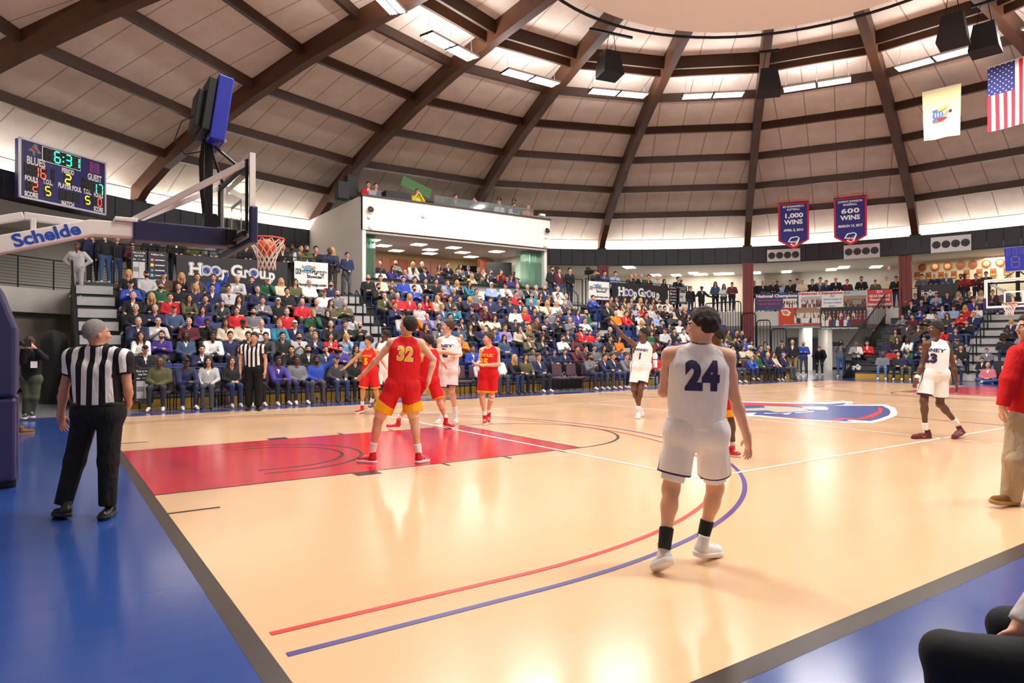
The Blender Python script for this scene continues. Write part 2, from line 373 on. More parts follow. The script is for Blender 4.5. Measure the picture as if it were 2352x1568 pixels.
for k in range(18):
    a=RIB[k]+10
    if k==0:o=fx
    else:o=copy_tree(fx)
    o.location=pol(11.4,a,11.95);o.rotation_euler=(0,0,math.radians(a+90))
    aa=a if a<180 else a-360
    nm={129:'bright fluorescent ceiling fixture cut by the top edge at left',109:'fluorescent ceiling fixture hanging left above the white press box',89:'fluorescent ceiling fixture hanging just left of the leftmost round-ring speaker',69:'fluorescent ceiling fixture hanging just right of the leftmost hanging speaker',49:'fluorescent ceiling fixture hanging just left of the centre hanging speaker',29:'fluorescent ceiling fixture hanging just right of the centre hanging speaker',9:'fluorescent ceiling fixture hanging above the pale yellow flag'}
    tag(o,nm.get(aa,'fluorescent ceiling fixture hung above the camera side of the court'),'ceiling light','fluorescent fixtures ringing the dome')
    arealight('fixture_light',(0,0,-.03),2.4,.5,FIX_POWER,(1,.96,.92),(0,0,0),o)
    arealight('fixture_uplight',(0,0,.12),2.4,.5,FIX_POWER*.48,(1,.97,.95),(PI,0,0),o)
# cove light strips behind the dark band
M_cove=mat('cove_tube','FFF4E2',.5,emit=5)
for k in range(18):
    a=RIB[k]+10;r=MB()
    r.bar(pol(25.35,a-8.5,7.24),pol(25.35,a-0.2,7.24),.06,.05);r.bar(pol(25.35,a+.2,7.24),pol(25.35,a+8.5,7.24),.06,.05)
    o=r.build('cove_light',M_cove,origin=pol(25.35,a,7.24));tag(o,'fluorescent cove strip hidden behind the dark band washing the white wall','light strip','cove strips behind the dark band')
    l=arealight('cove_lamp',pol(25.55,a,7.3),7.6,.12,150,(1,.97,.92),(0,0,0));l.rotation_euler=(math.radians(180-25),0,math.radians(a+90));l.visible_glossy=False if False else True
# gallery ceiling light panels
M_panel=mat('lit_panel','FFF6E8',.5,emit=3.5)
gp=[(1553,632),(1593,627.5+.0),(1598,636.5),(1602,646),(1650,630),(1656,641),(1645,652),(1672,634),(1500,638),(1735,630),(1805,640),(1910,619),(1938,614),(2012,613),(1445,612)]
for i,(u,v) in enumerate(gp):
    p=at_z(u,v,6.52) if i<14 else at_R(u,v,25.6);p.z=6.52
    if (p-DC).xy.length>30.6: p=DC+ (p-DC)*(30.4/(p-DC).xy.length);p.z=6.52
    m=MB();m.box((0,0,0),(1.15,.6,.03));o=m.build('recessed_light',M_panel,origin=(0,0,0));o.location=p;o.rotation_euler=(0,0,.6)
    tag(o,'flush white light panel in the gallery ceiling '+['left of the red column, leftmost','left of the red column, nearest the band','left of the red column in the middle','left of the red column, lowest small one','beside the second steel gate','right of centre, rear row','above the plaid-shirt man','tight against the red column','above the black banner end','just right of the red column','above the balcony crowd at left','above the men on the balcony','near the exit sign','beside the red exit sign, widest','behind the left black banner'][i],'light panel','flush gallery ceiling lights')
for a,R,pw in((30,28.5,160),(45,28.5,160),(58,28.5,130),(75,27.5,60),(105,27.5,60),(118,27.5,60),(135,27.5,50),(12,28,120),(0,28,100)):
    arealight('gallery_lamp',pol(R,a,6.45),2.5,1.2,pw*.65,(1,.97,.93))
arealight('under_gallery_lamp_or_fill',pol(28,150,2.75),2,1.5,60,(1,.93,.84));arealight('concourse_fill',pol(23.6,136,6.4),2,1,35,(1,.93,.84))  # both are added fill lights without a fixture, brightening the dark left wall
for a in(20,32,44): arealight('under_gallery_lamp_or_fill',pol(29,a,2.75),3,1.5,110,(1,.97,.92))
# ================================================================ STANDS AND FURNISHINGS
M_step=mat('light_grey_step','B4B4B6',.55,noise=.15,nscale=6);M_deck2=mat('dark_grey_decking','3C3C42',.6);M_gold=mat('varnished_yellow_wood','C79A3A',.4,noise=.2,nscale=6)
M_seat=mat('navy_seat_plastic','2A3A78',.35);M_blk=mat('matt_black','141416',.6);M_white=mat('white_letter','F4F2F0',.6);M_ban=mat('black_vinyl','26262B',.45,bump=.3,nscale=3)
NR=9;Y1=9.7;RUN=.7;RISE=.4
def rowA(k): return Y1+RUN*(k-1),.3+RISE*(k-1)
AX0,AX1=-.2,29.05;AISLES=[(AX0,.85),(8.05,9.1),(19.3,20.3)]
st=empty('bleachers',(15,9.7,0));tag(st,'long grey telescopic bleachers with navy seats facing the far sideline','bleachers')
for k in range(1,NR+1):
    y,z=rowA(k);m=MB();m.box(((AX0+AX1)/2-15,y+.35-9.7,z-.03),(AX1-AX0,.7,.06),0);m.box(((AX0+AX1)/2-15,y+.06-9.7,z-.2+.02),(AX1-AX0,.02,.32),0)
    m.build('row_deck',M_deck2,st)
    for a,b in AISLES:
        m=MB();m.box(((a+b)/2-15,y-.012-9.7,z-.135),(b-a-.06,.024,.25));m.box(((a+b)/2-15,y+.2-9.7,z+.004),(b-a-.06,.42,.008))
        m.build('aisle_step',M_step,st)
m=MB();m.box(((AX0+AX1)/2-15,.02,.13),(AX1-AX0,.03,.26));m.build('kick_board',M_gold,st)
m=MB();m.box(((AX0+AX1)/2-15,.35,.1),(AX1-AX0,.6,.2));m.build('understructure',M_blk,st)
def loop(mb,x,y0,z0,y1,z1,h=.95,r=.025):
    mb.tube([(x,y0,z0),(x,y0,z0+h-.08),(x,y0+.08,z0+h),(x,y1-.08,z1+h),(x,y1,z1+h-.08),(x,y1,z1)],r,0,6)
for ax in(8.5,19.8):
    for k in(2,4,6,8):
        y,z=rowA(k);y2,z2=rowA(k+1);m=MB();loop(m,ax-15,y+.3-9.7,z,y2+.3-9.7,z2);m.build('aisle_handrail',M_steelb,st,smooth=True)
# end frame at the left
m=MB()
for k in range(1,NR+1):
    y,z=rowA(k);m.bar((-.28-15,y+.35-9.7,0),(-.28-15,y+.35-9.7,z+.9),.05);m.box((-.28-15,y+.35-9.7,z*.55),(.03,.66,z*.9))
m.bar((-.28-15,.1,1.2),(-.28-15,6.2,4.5),.06);m.bar((-.28-15,.1,.8),(-.28-15,6.2,4.0),.04)
m.build('end_frame',M_steelb,st)
# walkway platform behind the top row
def archpts(x0,x1,n=16,R=25.05): return [(x,math.sqrt(max(0,R*R-(x-DC.x)**2))) for x in [x0+(x1-x0)*i/n for i in range(n+1)]]
m=MB();pp=[(AX0,16.0),(31.2,16.0)]+archpts(AX0,31.2)[::-1]
m.prism([Vector((x,y,0)) for x,y in pp],(0,0,3.45),(0,0,3.66));struct(m.build('floor_walkway',M_deck2))
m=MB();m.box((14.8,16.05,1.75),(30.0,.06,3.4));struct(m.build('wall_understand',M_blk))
# seats, one object each
def make_seat():
    m=MB();m.box((0,.1,.035),(.45,.4,.05));m.box((0,.34,.25),(.45,.035,.32),0,Matrix.Rotation(-.12,3,'X'));m.box((0,.33,.04),(.1,.06,.1))
    return m.build('bleacher_seat',M_seat,bevel=.012)
SEATP=make_seat();SEATN=[0];ORD=['','front','second','third','fourth','fifth','sixth','seventh','eighth','topmost']
def seat_at(x,y,z,rz,row,blk):
    if SEATN[0]==0:o=SEATP
    else:o=SEATP.copy();COL.objects.link(o)
    SEATN[0]+=1;o.location=(x,y,z);o.rotation_euler=(0,0,rz)
    tag(o,'navy plastic tip-up seat in the %s row of %s'%(ORD[row],blk),'seat','navy bleacher seats, %s row of %s'%(ORD[row],blk))
BLK=[(.95,8.0,'the far left block of stands'),(9.15,19.2,'the middle block under the press box'),(20.35,30.4,'the far right block of stands')]
# ---- front rail with its dark skirt
o=empty('front_guard_rail',(15,9.55,0));tag(o,'low black guard rail along the foot of the far stands','rail')
m=MB();m.tube([(-14.0,0,1.02),(15,0,1.02)],.022,0,6);m.build('top_rail',M_steelb,o)
m=MB();m.tube([(-14.0,0,.35),(15,0,.35)],.018,0,6);m.build('lower_rail',M_steelb,o)
for i in range(16):
    m=MB();m.tube([(-14+i*29/15,0,0),(-14+i*29/15,0,1.02)],.022,0,6);m.build('post',M_steelb,o)
# ---- sheets hung on rails
class Sheet:
    def __init__(s,ptl,pbr,name,mt,label,cat,th=.02,frame=None,group=None):
        s.p0=Vector(ptl);s.p1=Vector(pbr);d=s.p1-s.p0;s.h=-d.z;d.z=0;s.w=d.length;s.x=d.normalized();s.n=s.x.cross(Vector((0,0,1)))
        s.c=(s.p0+s.p1)/2;s.o=empty(name,s.c,0);tag(s.o,label,cat,group)
        m=MB();m.box((0,0,0),(s.w,th,s.h),0,Matrix.Rotation(math.atan2(s.x.y,s.x.x),3,'Z'));m.build('panel' if th<.05 else 'board',mt,s.o);s.th=th
    def loc(s,fx,fy,e=.004): return s.x*((fx-.5)*s.w)+Vector((0,0,(.5-fy)*s.h))+s.n*(s.th/2+e)
    def M(s,fx,fy,e=.004): return basis(s.loc(fx,fy,e),s.x,(0,0,1))
    def txt(s,t,fx,fy,hf,mt,fit=None,bold=0,e=.004,name='lettering',align='CENTER'):
        return text(t,hf*s.h*1.35,mt,s.M(fx,fy,e),name,s.o,bold=bold*s.h,fit=fit*s.w if fit else None,align=align)
    def rect(s,fx0,fy0,fx1,fy1,mt,e=.003,name='patch'):
        m=MB();m.quad(s.loc(fx0,fy1,e),s.loc(fx1,fy1,e),s.loc(fx1,fy0,e),s.loc(fx0,fy0,e));return m.build(name,mt,s.o)
    def disc(s,fx,fy,r,mt,e=.005,name='disc',ry=None,n=20):
        m=MB();c=s.loc(fx,fy,e);m.add([c+s.x*(r*math.cos(2*PI*i/n))+Vector((0,0,(ry or r)*math.sin(2*PI*i/n))) for i in range(n)],[tuple(range(n))]);return m.build(name,mt,s.o)
    def poly(s,pts,mt,e=.004,name='emblem'):
        m=MB();m.add([s.loc(x,y,e) for x,y in pts],[tuple(range(len(pts)))]);return m.build(name,mt,s.o)
def ysheet(u0,v0,u1,v1,Y,**k):
    a=at_y(u0,v0,Y);b=at_y(u1,v1,Y);return Sheet(a,b,**k)
def rsheet(u0,v0,u1,v1,R,**k): return Sheet(at_R(u0,v0,R),at_R(u1,v1,R),**k)
M_glob=mat('globe_blue','5A64A8',.5);M_cont=mat('globe_dark','2A2E60',.5)
def hoopgroup(s,fx,fy,wf,outline=True,sc=1):
    # slab lettering "H oo p G r o up" with basketball-globe o's, white with black keyline and white outer line
    W=wf*s.w;hh=W*.15*sc
    parts=[('H',0,1.25),('o',1,1),('o',1,1),('p',0,1.0),(' ',0,.12),('G',0,1.3),('r',0,.75),('o',1,1),('u',0,1.02),('p',0,1.0)]
    wid={'H':1.25,'p':1.0,'G':1.2,'r':.78,'u':1.05,'o':.95,' ':.15};tot=sum(wid[p[0]] for p in parts);x=-.5;u=1/tot
    jobs=[('outer',.16,.002,M_white),('key',.09,.004,M_ban),('face',.035,.006,M_white)] if outline else [('face',.03,.006,M_white)]
    for ln,off,e,mt in jobs:
        mb=MB();x=-.5
        for ch,isO,_ in parts:
            ww=wid[ch]*u;cx=x+ww/2;x+=ww
            if ch==' ':continue
            c=s.loc(fx,fy,e)+s.x*(cx*W)
            if isO:
                r=(.46+off*.9)*u*W;mb.add([c+s.x*(r*math.cos(2*PI*i/20))+Vector((0,0,r*math.sin(2*PI*i/20)-.06*u*W)) for i in range(20)],[tuple(range(20))])
            else:
                size=1.6*u*W;M=basis(c+Vector((0,0,(.02 if ch in'HG' else -.06)*u*W+(-.14*u*W if ch=='p' else 0))),s.x,(0,0,1))
                text(ch,size*(1.12 if ch in 'HG' else 1.1),mt,M,bold=off*u*W*.55,wx=.82*wid[ch],mb=mb)
                # slab serifs
                hb=.47*u*W;sw=(.2+off*1.2)*u*W;sh=(.045+off*.6)*u*W
                if ch=='H':
                    for sx in(-.44,.44):
                        for sz in(-.54,.58): mb.box(c+s.x*(sx*u*W*1.02)+Vector((0,0,sz*u*W+.0)),(sw*1.45,.001,sh*2),0,Matrix.Rotation(math.atan2(s.x.y,s.x.x),3,'Z'))
                if ch in'rp':
                    mb.box(c+s.x*(-.3*u*W)+Vector((0,0,(-.5 if ch=='r' else -.86)*u*W)),(sw*1.9,.001,sh*2),0,Matrix.Rotation(math.atan2(s.x.y,s.x.x),3,'Z'))
        mb.build('lettering' if ln=='face' else 'letter_outline',mt,s.o)
    x=-.5
    for ch,isO,_ in parts:
        ww=wid[ch]*u;cx=x+ww/2;x+=ww
        if isO:
            c=s.loc(fx,fy,.008)+s.x*(cx*W)-Vector((0,0,.06*u*W));r=.4*u*W
            mb=MB();mb.add([c+s.x*(r*math.cos(2*PI*i/18))+Vector((0,0,r*math.sin(2*PI*i/18))) for i in range(18)],[tuple(range(18))]);
            for (dx,dz,a,b) in((-.25,.35,.4,.3),(.3,-.3,.3,.42),(.1,.1,.2,.15)):
                mb.add([c+s.n*.002+s.x*(r*(dx+a*math.cos(2*PI*i/8)))+Vector((0,0,r*(dz+b*math.sin(2*PI*i/8)))) for i in range(8)],[tuple(range(8))],1)
            mb.build('globe_ball',[M_glob,M_cont],s.o)
YB=16.35
M_sign=mat('charcoal_sign','2E2E33',.5);M_paper=mat('pale_screen_print','DAD9D8',.6);M_pk=mat('pink_icon','C9406A',.5);M_yel=mat('yellow_icon','E8DC3C',.5);M_fb=mat('deep_blue_icon','3B5BA5',.5);M_tw=mat('light_blue_icon','3FA5E0',.5);M_or=mat('orange_print','E0802A',.5);M_greyp=mat('grey_print','8E8E90',.6)
def appsign(s):
    s.txt('Find us in the',.5,.08,.055,M_white,fit=.78,bold=.002);s.txt('App Store!',.5,.17,.055,M_white,fit=.6,bold=.002)
    s.rect(.12,.36,.88,.86,M_paper);s.rect(.14,.52,.48,.66,M_greyp,e=.005);s.rect(.49,.37,.51,.85,M_sign,e=.005);s.rect(.12,.27,.3,.3,M_white);s.rect(.4,.275,.6,.285,M_white);s.rect(.7,.27,.9,.3,M_white)
    s.txt('For all Camp and',.5,.905,.035,M_white,fit=.8);s.txt('Information',.5,.96,.035,M_white,fit=.45)
def followsign(s):
    s.txt('Follow Us...',.5,.1,.06,M_white,fit=.72,bold=.002)
    for i,mm in enumerate((M_pk,M_yel,M_fb,M_tw)):
        y=.22+.16*i;s.rect(.1,y,.28,y+.1,mm);s.rect(.34,y+.035,.86,y+.065,M_white)
        s.disc(.19,y+.05,.012*s.h+.01,M_white,e=.006)
    s.rect(.3,.88,.7,.93,M_white)
a=dict(mt=M_sign,cat='sign')
s=ysheet(301,573,337,650,YB,name='sign',label='black railing sign reading Find us in the App Store, behind the top left seats',**a);appsign(s)
s=ysheet(341,576,384,652,YB,name='sign',label='black railing sign reading Follow Us with social icons, left of the long black banner',**a);followsign(s)
s=ysheet(405,584,660,660,YB,name='banner',mt=M_ban,label='long black HoopGroup banner hung on the railing behind the hoop',cat='banner');hoopgroup(s,.5,.5,.78)
M_swh=mat('white_sign_board','EDECEA',.6)
def showcase(s):
    s.disc(.42,.28,.2*s.h,M_tw,e=.003,ry=.16*s.h);s.txt('Boardwalk',.42,.2,.1,M_or,fit=.42,bold=.008,e=.006)
    s.txt('HoopGroup',.5,.38,.16,M_ban,fit=.94,bold=.03,e=.005);s.txt('HoopGroup',.5,.38,.16,M_swh,fit=.9,bold=.0,e=.007)
    s.txt('Showcase',.62,.55,.11,M_ban,fit=.5,bold=.008,e=.005);s.txt('HoopGroup.com',.52,.85,.11,M_ban,fit=.86,bold=.008)
s=ysheet(676,599,753,665,YB,name='sign',mt=M_swh,label='white HoopGroup Showcase sign right of the long black banner at left',cat='sign');showcase(s)
s=ysheet(1352,645,1399,689,YB,name='sign',mt=M_swh,label='white HoopGroup Showcase sign left of the far black banner',cat='sign');showcase(s)
s=ysheet(1405,648,1534,700,YB,name='banner',mt=M_ban,label='far black HoopGroup banner on the railing above the girls in the top row',cat='banner');hoopgroup(s,.48,.45,.74)
s=ysheet(1537,656,1555,700,YB,name='sign',label='narrow black Follow Us sign at the right end of the far banner',**a);followsign(s)
s=ysheet(1558,657,1578,699,YB,name='sign',label='narrow black App Store sign rightmost on the far railing',**a);appsign(s)
s=ysheet(308,846,352,925,9.5,name='sign',label='black App Store sign leaning at floor level beside the man in dark green',**a);appsign(s)
# slanted black banner at the front rail
p0=at_y(1247,838,9.45);p1=at_y(1337,893,9.45);s=Sheet(p0,(p1.x,p1.y,.03),'banner',M_ban,'slanted black HoopGroup banner at floor level between the front row chairs','banner')
hoopgroup(s,.5,.42,.72,outline=False)
s.o.rotation_euler=(0,0,0)
# ---- walkway railings
M_rail=M_steelb
def railing(name,pts,z0,h,label,bars='v',step=.14,posts=1.5,r=.02):
    o=empty(name,pts[0]);o0=Vector(pts[0]);tag(o,label,'railing')
    P=[Vector((p[0],p[1],z0)) for p in pts];z0v=Vector((0,0,1))
    m=MB();m.tube([p+z0v*h-o0 for p in P],r,0,6);m.build('top_rail',M_rail,o);m=MB();m.tube([p+z0v*.1-o0 for p in P],r*.8,0,6);m.build('bottom_rail',M_rail,o)
    inf=MB()
    for a,b in zip(P[:-1],P[1:]):
        L=(b-a).length;n=max(1,int(round(L/posts)))
        for i in range(n+1):
            if i==0 and a is not P[0]:continue
            q=a.lerp(b,i/n)-o0;mm=MB();mm.tube([q,q+z0v*h],r*1.3,0,6);mm.build('post',M_rail,o)
        if bars=='v':
            n=int(L/step)
            for i in range(n): q=a.lerp(b,(i+.5)/n)-o0;inf.bar(q+z0v*.1,q+z0v*h,.014)
        elif bars=='h':
            for j in range(1,9): inf.bar(a+z0v*(.1+(h-.12)*j/9)-o0,b+z0v*(.1+(h-.12)*j/9)-o0,.012)
    if bars: inf.build('infill_bars',M_rail,o)
    return o
railing('railing',[(at_y(262,600,YB+.08).x,YB+.08,3.66),(at_y(757,600,YB+.08).x,YB+.08,3.66)],3.66,1.36,'black railing of the walkway left of the press box, carrying signs')
railing('railing',[(at_y(1345,650,YB+.08).x,YB+.08,3.66),(at_y(1582,650,YB+.08).x,YB+.08,3.66)],3.66,1.36,'black railing of the walkway right of the press box, carrying signs')
railing('railing',[(at_y(1296,650,YB+.08).x,YB+.08,3.66),(at_y(1338,650,YB+.08).x,YB+.08,3.66)],3.66,1.3,'short black barred rail left of the far white sign')
railing('railing',[pol(25.0,a,3.65) for a in range(118,146,3)],3.65,1.08,'black balcony railing in front of the blue mural at far left',bars='h')
railing('railing',[pol(24.95,a,3.65) for a in (52,49,46,43,41)],3.65,1.08,'black balcony railing left of the first red column',bars='h')
railing('railing',[pol(24.95,a,3.65) for a in (38,35,32,29,26,23,20.5)],3.65,1.08,'black balcony railing between the two red columns, hung with championship banners',bars='h')
# ---- dark tall barred gates stepping down at the right end of the far stands
def gate(y0,y1,h,zb,label):
    o=empty('tall_guard_rail',(29.25,y0,0));w=y1-y0;tag(o,label,'railing','tall barred rails at the stand end');P=lambda t,z:(0,t,z)
    m=MB();m.tube([P(0,zb),P(0,h-.15),P(.05,h-.04),P(.15,h),P(w-.15,h),P(w-.05,h-.04),P(w,h-.15),P(w,zb)],.03,0,6);m.build('frame',M_rail,o,smooth=True)
    m=MB();n=max(3,int(w/.16))
    for i in range(1,n): m.tube([P(w*i/n,zb),P(w*i/n,h)],.014,0,5)
    m.build('bars',M_rail,o)
    m=MB();m.tube([(-.05,w*.3+.14*math.cos(t*PI/8),(h+zb)/2+.24*math.sin(t*PI/8)) for t in range(16)],.022,0,6,True);m.build('latch_ring',M_rail,o,smooth=True)
gate(12.85,15.2,3.95,.4,'tallest black barred guard rail left of the red column')
gate(11.95,12.78,3.3,.3,'black barred guard rail just in front of the first red column')
gate(11.1,11.88,2.9,.2,'black barred guard rail just right of the first red column')
gate(10.2,11.03,2.45,.1,'lowest black barred guard rail beside the blue door')
# ---- red columns
M_col=mat('dark_red_column_paint','7A2A2C',.5,noise=.1,nscale=2)
for a,lab in((39,'dark red fluted column between the far stands and the balcony banners'),(19,'dark red fluted column at the right end of the balcony banners'),(59,'dark red column behind the camera operator on the walkway'),(-1,'dark red column hidden behind the right-hand hoop')):
    m=MB();Rm=Matrix.Rotation(math.radians(a),3,'Z');m.box((0,0,3.27),(.34,.6,6.5),0,Rm)
    for t in(-.24,0,.24): m.box(Rm@Vector((-.19,t,0))+Vector((0,0,3.27)),(.06,.12,6.5),0,Rm)
    o=m.build('column',M_col);o.location=pol(25.1,20.1,0) if a==19 else pol(24.6,a,0);tag(o,lab,'column')
# ---- fans / vents on the band
for (u0,v0,u1,v1,lab) in((1762,574,1838,598,'white four-grille vent panel nearest the first red column'),(1938,564,2021,590,'white four-grille vent panel in the middle, over the balcony centre'),(2138,546,2231,574,'white four-grille vent panel farthest right above the plaque wall')):
    s=rsheet(u0,v0,u1,v1,24.78,name='vent_panel',mt=M_hous,label=lab,cat='vent',th=.06)
    for i in range(4):
        fx=.14+.24*i;g=empty('grille');g.parent=s.o;g.location=s.loc(fx,.5,.0)
        ang=math.atan2(s.x.y,s.x.x);R3=Matrix.Rotation(ang,3,'Z')@Matrix.Rotation(PI/2,3,'X')
        m=MB();m.lathe([(.001,.01),(.19,.01),(.2,0)],(0,0,0),0,20,R3);m.build('grille_disc',M_blk,g)
        m=MB()
        for rr in(.06,.11,.16): m.tube([R3@Vector((rr*math.cos(t*PI/8),rr*math.sin(t*PI/8),.02)) for t in range(16)],.006,0,4,True)
        m.build('guard_ring',M_greyp,g)
# ---- hanging award banners
def pennant(u0,v0,u1,v1,vt,R,label,lines):
    p0=at_R(u0,v0,R);p1=at_R(u1,v0,R);x=(p1-p0);x.z=0;w=x.length;x.normalize();top=(at_R(u0,v0,R).z+at_R(u1,v0-7,R).z)/2;zs=at_R((u0+u1)/2,v1,R).z;zt=at_R((u0+u1)/2,vt,R).z
    c=(p0+p1)/2;o=empty('award_banner',(c.x,c.y,top));tag(o,label,'banner');nrm=x.cross(Vector((0,0,1)))
    def sh(k,e,mt,nm,th=.02):
        m=MB();hw=w/2-k;pts=[x*(-hw)+Vector((0,0,-k)),x*hw+Vector((0,0,-k)),x*hw+Vector((0,0,zs-top+k*.4)),Vector((0,0,zt-top+k*1.3)),x*(-hw)+Vector((0,0,zs-top+k*.4))]
        m.prism(pts,nrm*e,nrm*(e-th));return m.build(nm,mt,o)
    sh(0,0,M_bred,'border');sh(.1,.012,M_bblue,'field')
    m=MB();m.tube([x*(-w/2),x*(w/2)],.02);m.build('hanging_rod',M_steelb,o)
    m=MB();m.bar(x*(-w/2+.02),x*(-w/2+.02)+Vector((0,0,.9)),.01);m.bar(x*(w/2-.02),x*(w/2-.02)+Vector((0,0,.9)),.01);m.build('hanging_cord',M_wire,o)
    for t,zf,hh,fit,bd in lines: text(t,hh*1.35,M_white,basis(nrm*.02+Vector((0,0,zf*(zt-top))),x,(0,0,1)),'lettering',o,bold=bd,fit=fit*w)
    # emblem: brimmed-hat profile in red and white
    def ep(pts,mt,e):
        m=MB();m.add([x*(px*w)+Vector((0,0,(zt-top)*.84+pz*w))+nrm*e for px,pz in pts],[tuple(range(len(pts)))]);m.build('emblem',mt,o)
    ep([(-.19,-.02),(-.1,.14),(.12,.17),(.2,.1),(.17,0),(.12,-.12),(.0,-.18),(-.12,-.1),(-.04,-.04)],M_white,.018)
    ep([(-.14,.0),(-.07,.11),(.12,.14),(.16,.08),(.1,.02),(-.02,0)],M_bblue,.02)
    ep([(-.06,-.05),(.0,-.03),(.1,-.08),(.02,-.15),(-.06,-.1)],M_bred,.02);ep([(-.02,.0),(.13,.03),(.1,-.04),(.02,-.03)],M_greyp,.021)
M_bred=mat('red_banner_cloth','C8202E',.75);M_bblue=mat('royal_blue_cloth','2C2A78',.75)
pennant(1787,468,1858,552,571,22,'blue and red pennant banner reading 1,000 WINS, left one',[('BO SCANNAPIECO',.09,.11,.68,.004),('SOFTBALL',.155,.11,.42,.004),('1,000',.29,.25,.58,.012),('WINS',.43,.25,.6,.012),('APRIL 2, 2016',.6,.13,.64,.006)])
pennant(1915,456,1991,543,563,22,'blue and red pennant banner reading 600 WINS, right one',[('JOHNNY JOHNSON',.09,.11,.74,.004),('BASEBALL',.155,.11,.42,.004),('600',.29,.25,.55,.012),('WINS',.43,.25,.6,.012),('MARCH 13, 2017',.6,.13,.74,.006)])
# ---- flags
M_fw=mat('flag_white','F2EFEA',.8);M_fr=mat('flag_red','C6283A',.8);M_fbl=mat('flag_blue','33387E',.8);M_buff=mat('buff_flag_cloth','EFE9B4',.8)
def clothgrid(o,x,w,h,wave,nx,nz,fm,mats,nrm,taper=0,name='cloth',post=None):
    m=MB();pt=lambda i,j:(x*((i/nx-.5)*w*(1-taper*j/nz))+Vector((0,0,-h*j/nz))+nrm*(wave*math.sin(i/nx*9+j/nz*2)*(.2+j/nz)))
    for j in range(nz):
        for i in range(nx):m.quad(pt(i,j+1),pt(i+1,j+1),pt(i+1,j),pt(i,j),fm((i+.5)/nx,(j+.5)/nz))
    if post: post(m)
    return m.build(name,mats,o,smooth=True)
p0=at_z(2268,157,12.0);p1=at_z(2388,118,12.0);x=p1-p0;zt=(p0.z+p1.z)/2;x.z=0;w=x.length;x.normalize();nrm=x.cross(Vector((0,0,1)));c=(p0+p1)/2;hh=2.42
o=empty('flag',(c.x,c.y,zt));tag(o,'red, white and blue striped flag with stars hung vertically at right edge','flag')
def add_stars(m):
    for r in range(11):
        for q in range(9):
            if (r+q)%2==0:
                cc=x*((-.5+(q+.7)/9.6*7/13)*w)+Vector((0,0,-hh*.46*(r+.6)/11.3))+nrm*.035
                m.add([cc+x*(((.033 if i%2 else .014))*math.cos(PI/2+i*PI/5))+Vector((0,0,((.033 if i%2 else .014))*math.sin(PI/2+i*PI/5))) for i in range(10)],[tuple(range(10))],0)
clothgrid(o,x,w,hh,.03,52,40,lambda u,v:(2 if (u<7/13 and v<.46) else (1 if int(u*13)%2==0 else 0)),[M_fw,M_fr,M_fbl],nrm,post=add_stars)
m=MB();m.tube([x*(-w/2),x*(w/2)],.02);m.build('pole',M_fw,o)
p0=at_z(2118,213,11.8);p1=at_z(2208,192,11.8);x=p1-p0;zt=(p0.z+p1.z)/2;x.z=0;w=x.length;x.normalize();nrm=x.cross(Vector((0,0,1)));c=(p0+p1)/2;hh=1.98
o=empty('flag',(c.x,c.y,zt));tag(o,'pale buff yellow flag with a small coat of arms hanging left of the striped flag','flag')
clothgrid(o,x,w,hh,.05,24,30,lambda u,v:0,[M_buff],nrm,taper=.1)
m=MB();m.tube([x*(-w/2),x*(w/2)],.02);m.build('pole',M_fw,o)
def fe(pts,mt,e=.06):
    m=MB();m.add([x*((a-.5)*w)+Vector((0,0,-b*hh))+nrm*e for a,b in pts],[tuple(range(len(pts)))]);m.build('coat_of_arms',mt,o)
fe([(.3,.48),(.52,.46),(.56,.53),(.52,.6),(.3,.6),(.27,.54)],M_fb);fe([(.27,.43),(.42,.41),(.4,.46),(.28,.47)],M_fb);fe([(.42,.41),(.66,.37),(.66,.42),(.45,.46)],M_yel);fe([(.27,.62),(.4,.61),(.4,.66),(.28,.67)],M_fb);fe([(.4,.61),(.6,.59),(.66,.62),(.5,.66),(.41,.65)],M_fr)
fe([(.58,.5),(.66,.47),(.66,.56),(.58,.56)],M_greyp);fe([(.68,.48),(.76,.46),(.77,.52),(.7,.53)],M_blk)
for a_ in(.34,.41,.48): fe([(a_,.49),(a_+.025,.49),(a_+.025,.57),(a_,.57)],M_fw,.065)
# ---- hanging speakers
for a,r,z,yaw,lab in((79,8.8,12.0,200,'black wedge speaker hanging at left of the pale ceiling disc'),(39,8.8,11.5,0,'black wedge speaker hanging at the centre rib'),(-1,8.2,11.6,0,'larger black wedge speaker hanging at top right'),(-3,9.6,11.55,40,'second black wedge speaker beside the larger one at top right')):
    o=empty('hanging_speaker',pol(r,a,z-.15),math.radians(a+yaw*0+ (12 if a<0 else 0)));tag(o,lab,'speaker')
    m=MB();vs=[(-.3,-.28,.45),(.15,-.28,.5),(.15,.28,.5),(-.3,.28,.45),(-.42,-.42,-.4),(.22,-.42,-.5),(.22,.42,-.5),(-.42,.42,-.4),(.4,-.3,.05),(.4,.3,.05)]
    m.add(vs,[(0,1,2,3),(7,6,5,4),(0,3,7,4),(1,8,9,2),(8,5,6,9),(0,4,5,8,1),(3,2,9,6,7)]);m.build('cabinet',mat('black_speaker_cabinet','1C1C20',.5),o)
    m=MB();m.tube([(-.2,-.2,.45),(-.2,-.1,1.1)],.012);m.tube([(-.2,.2,.45),(-.2,.1,1.1)],.012);m.build('chain',M_steelb,o)
    m=MB();m.bar((-.2,-.9 if a==79 else -.35,1.1),(-.2,.9 if a==79 else .35,1.1),.08);m.build('hanging_bar',M_steelb,o)
    m=MB();m.box((.33,0,.3),(.02,.1,.14),0,Matrix.Rotation(.5,3,'Y'));m.build('name_plate',M_greyp,o)
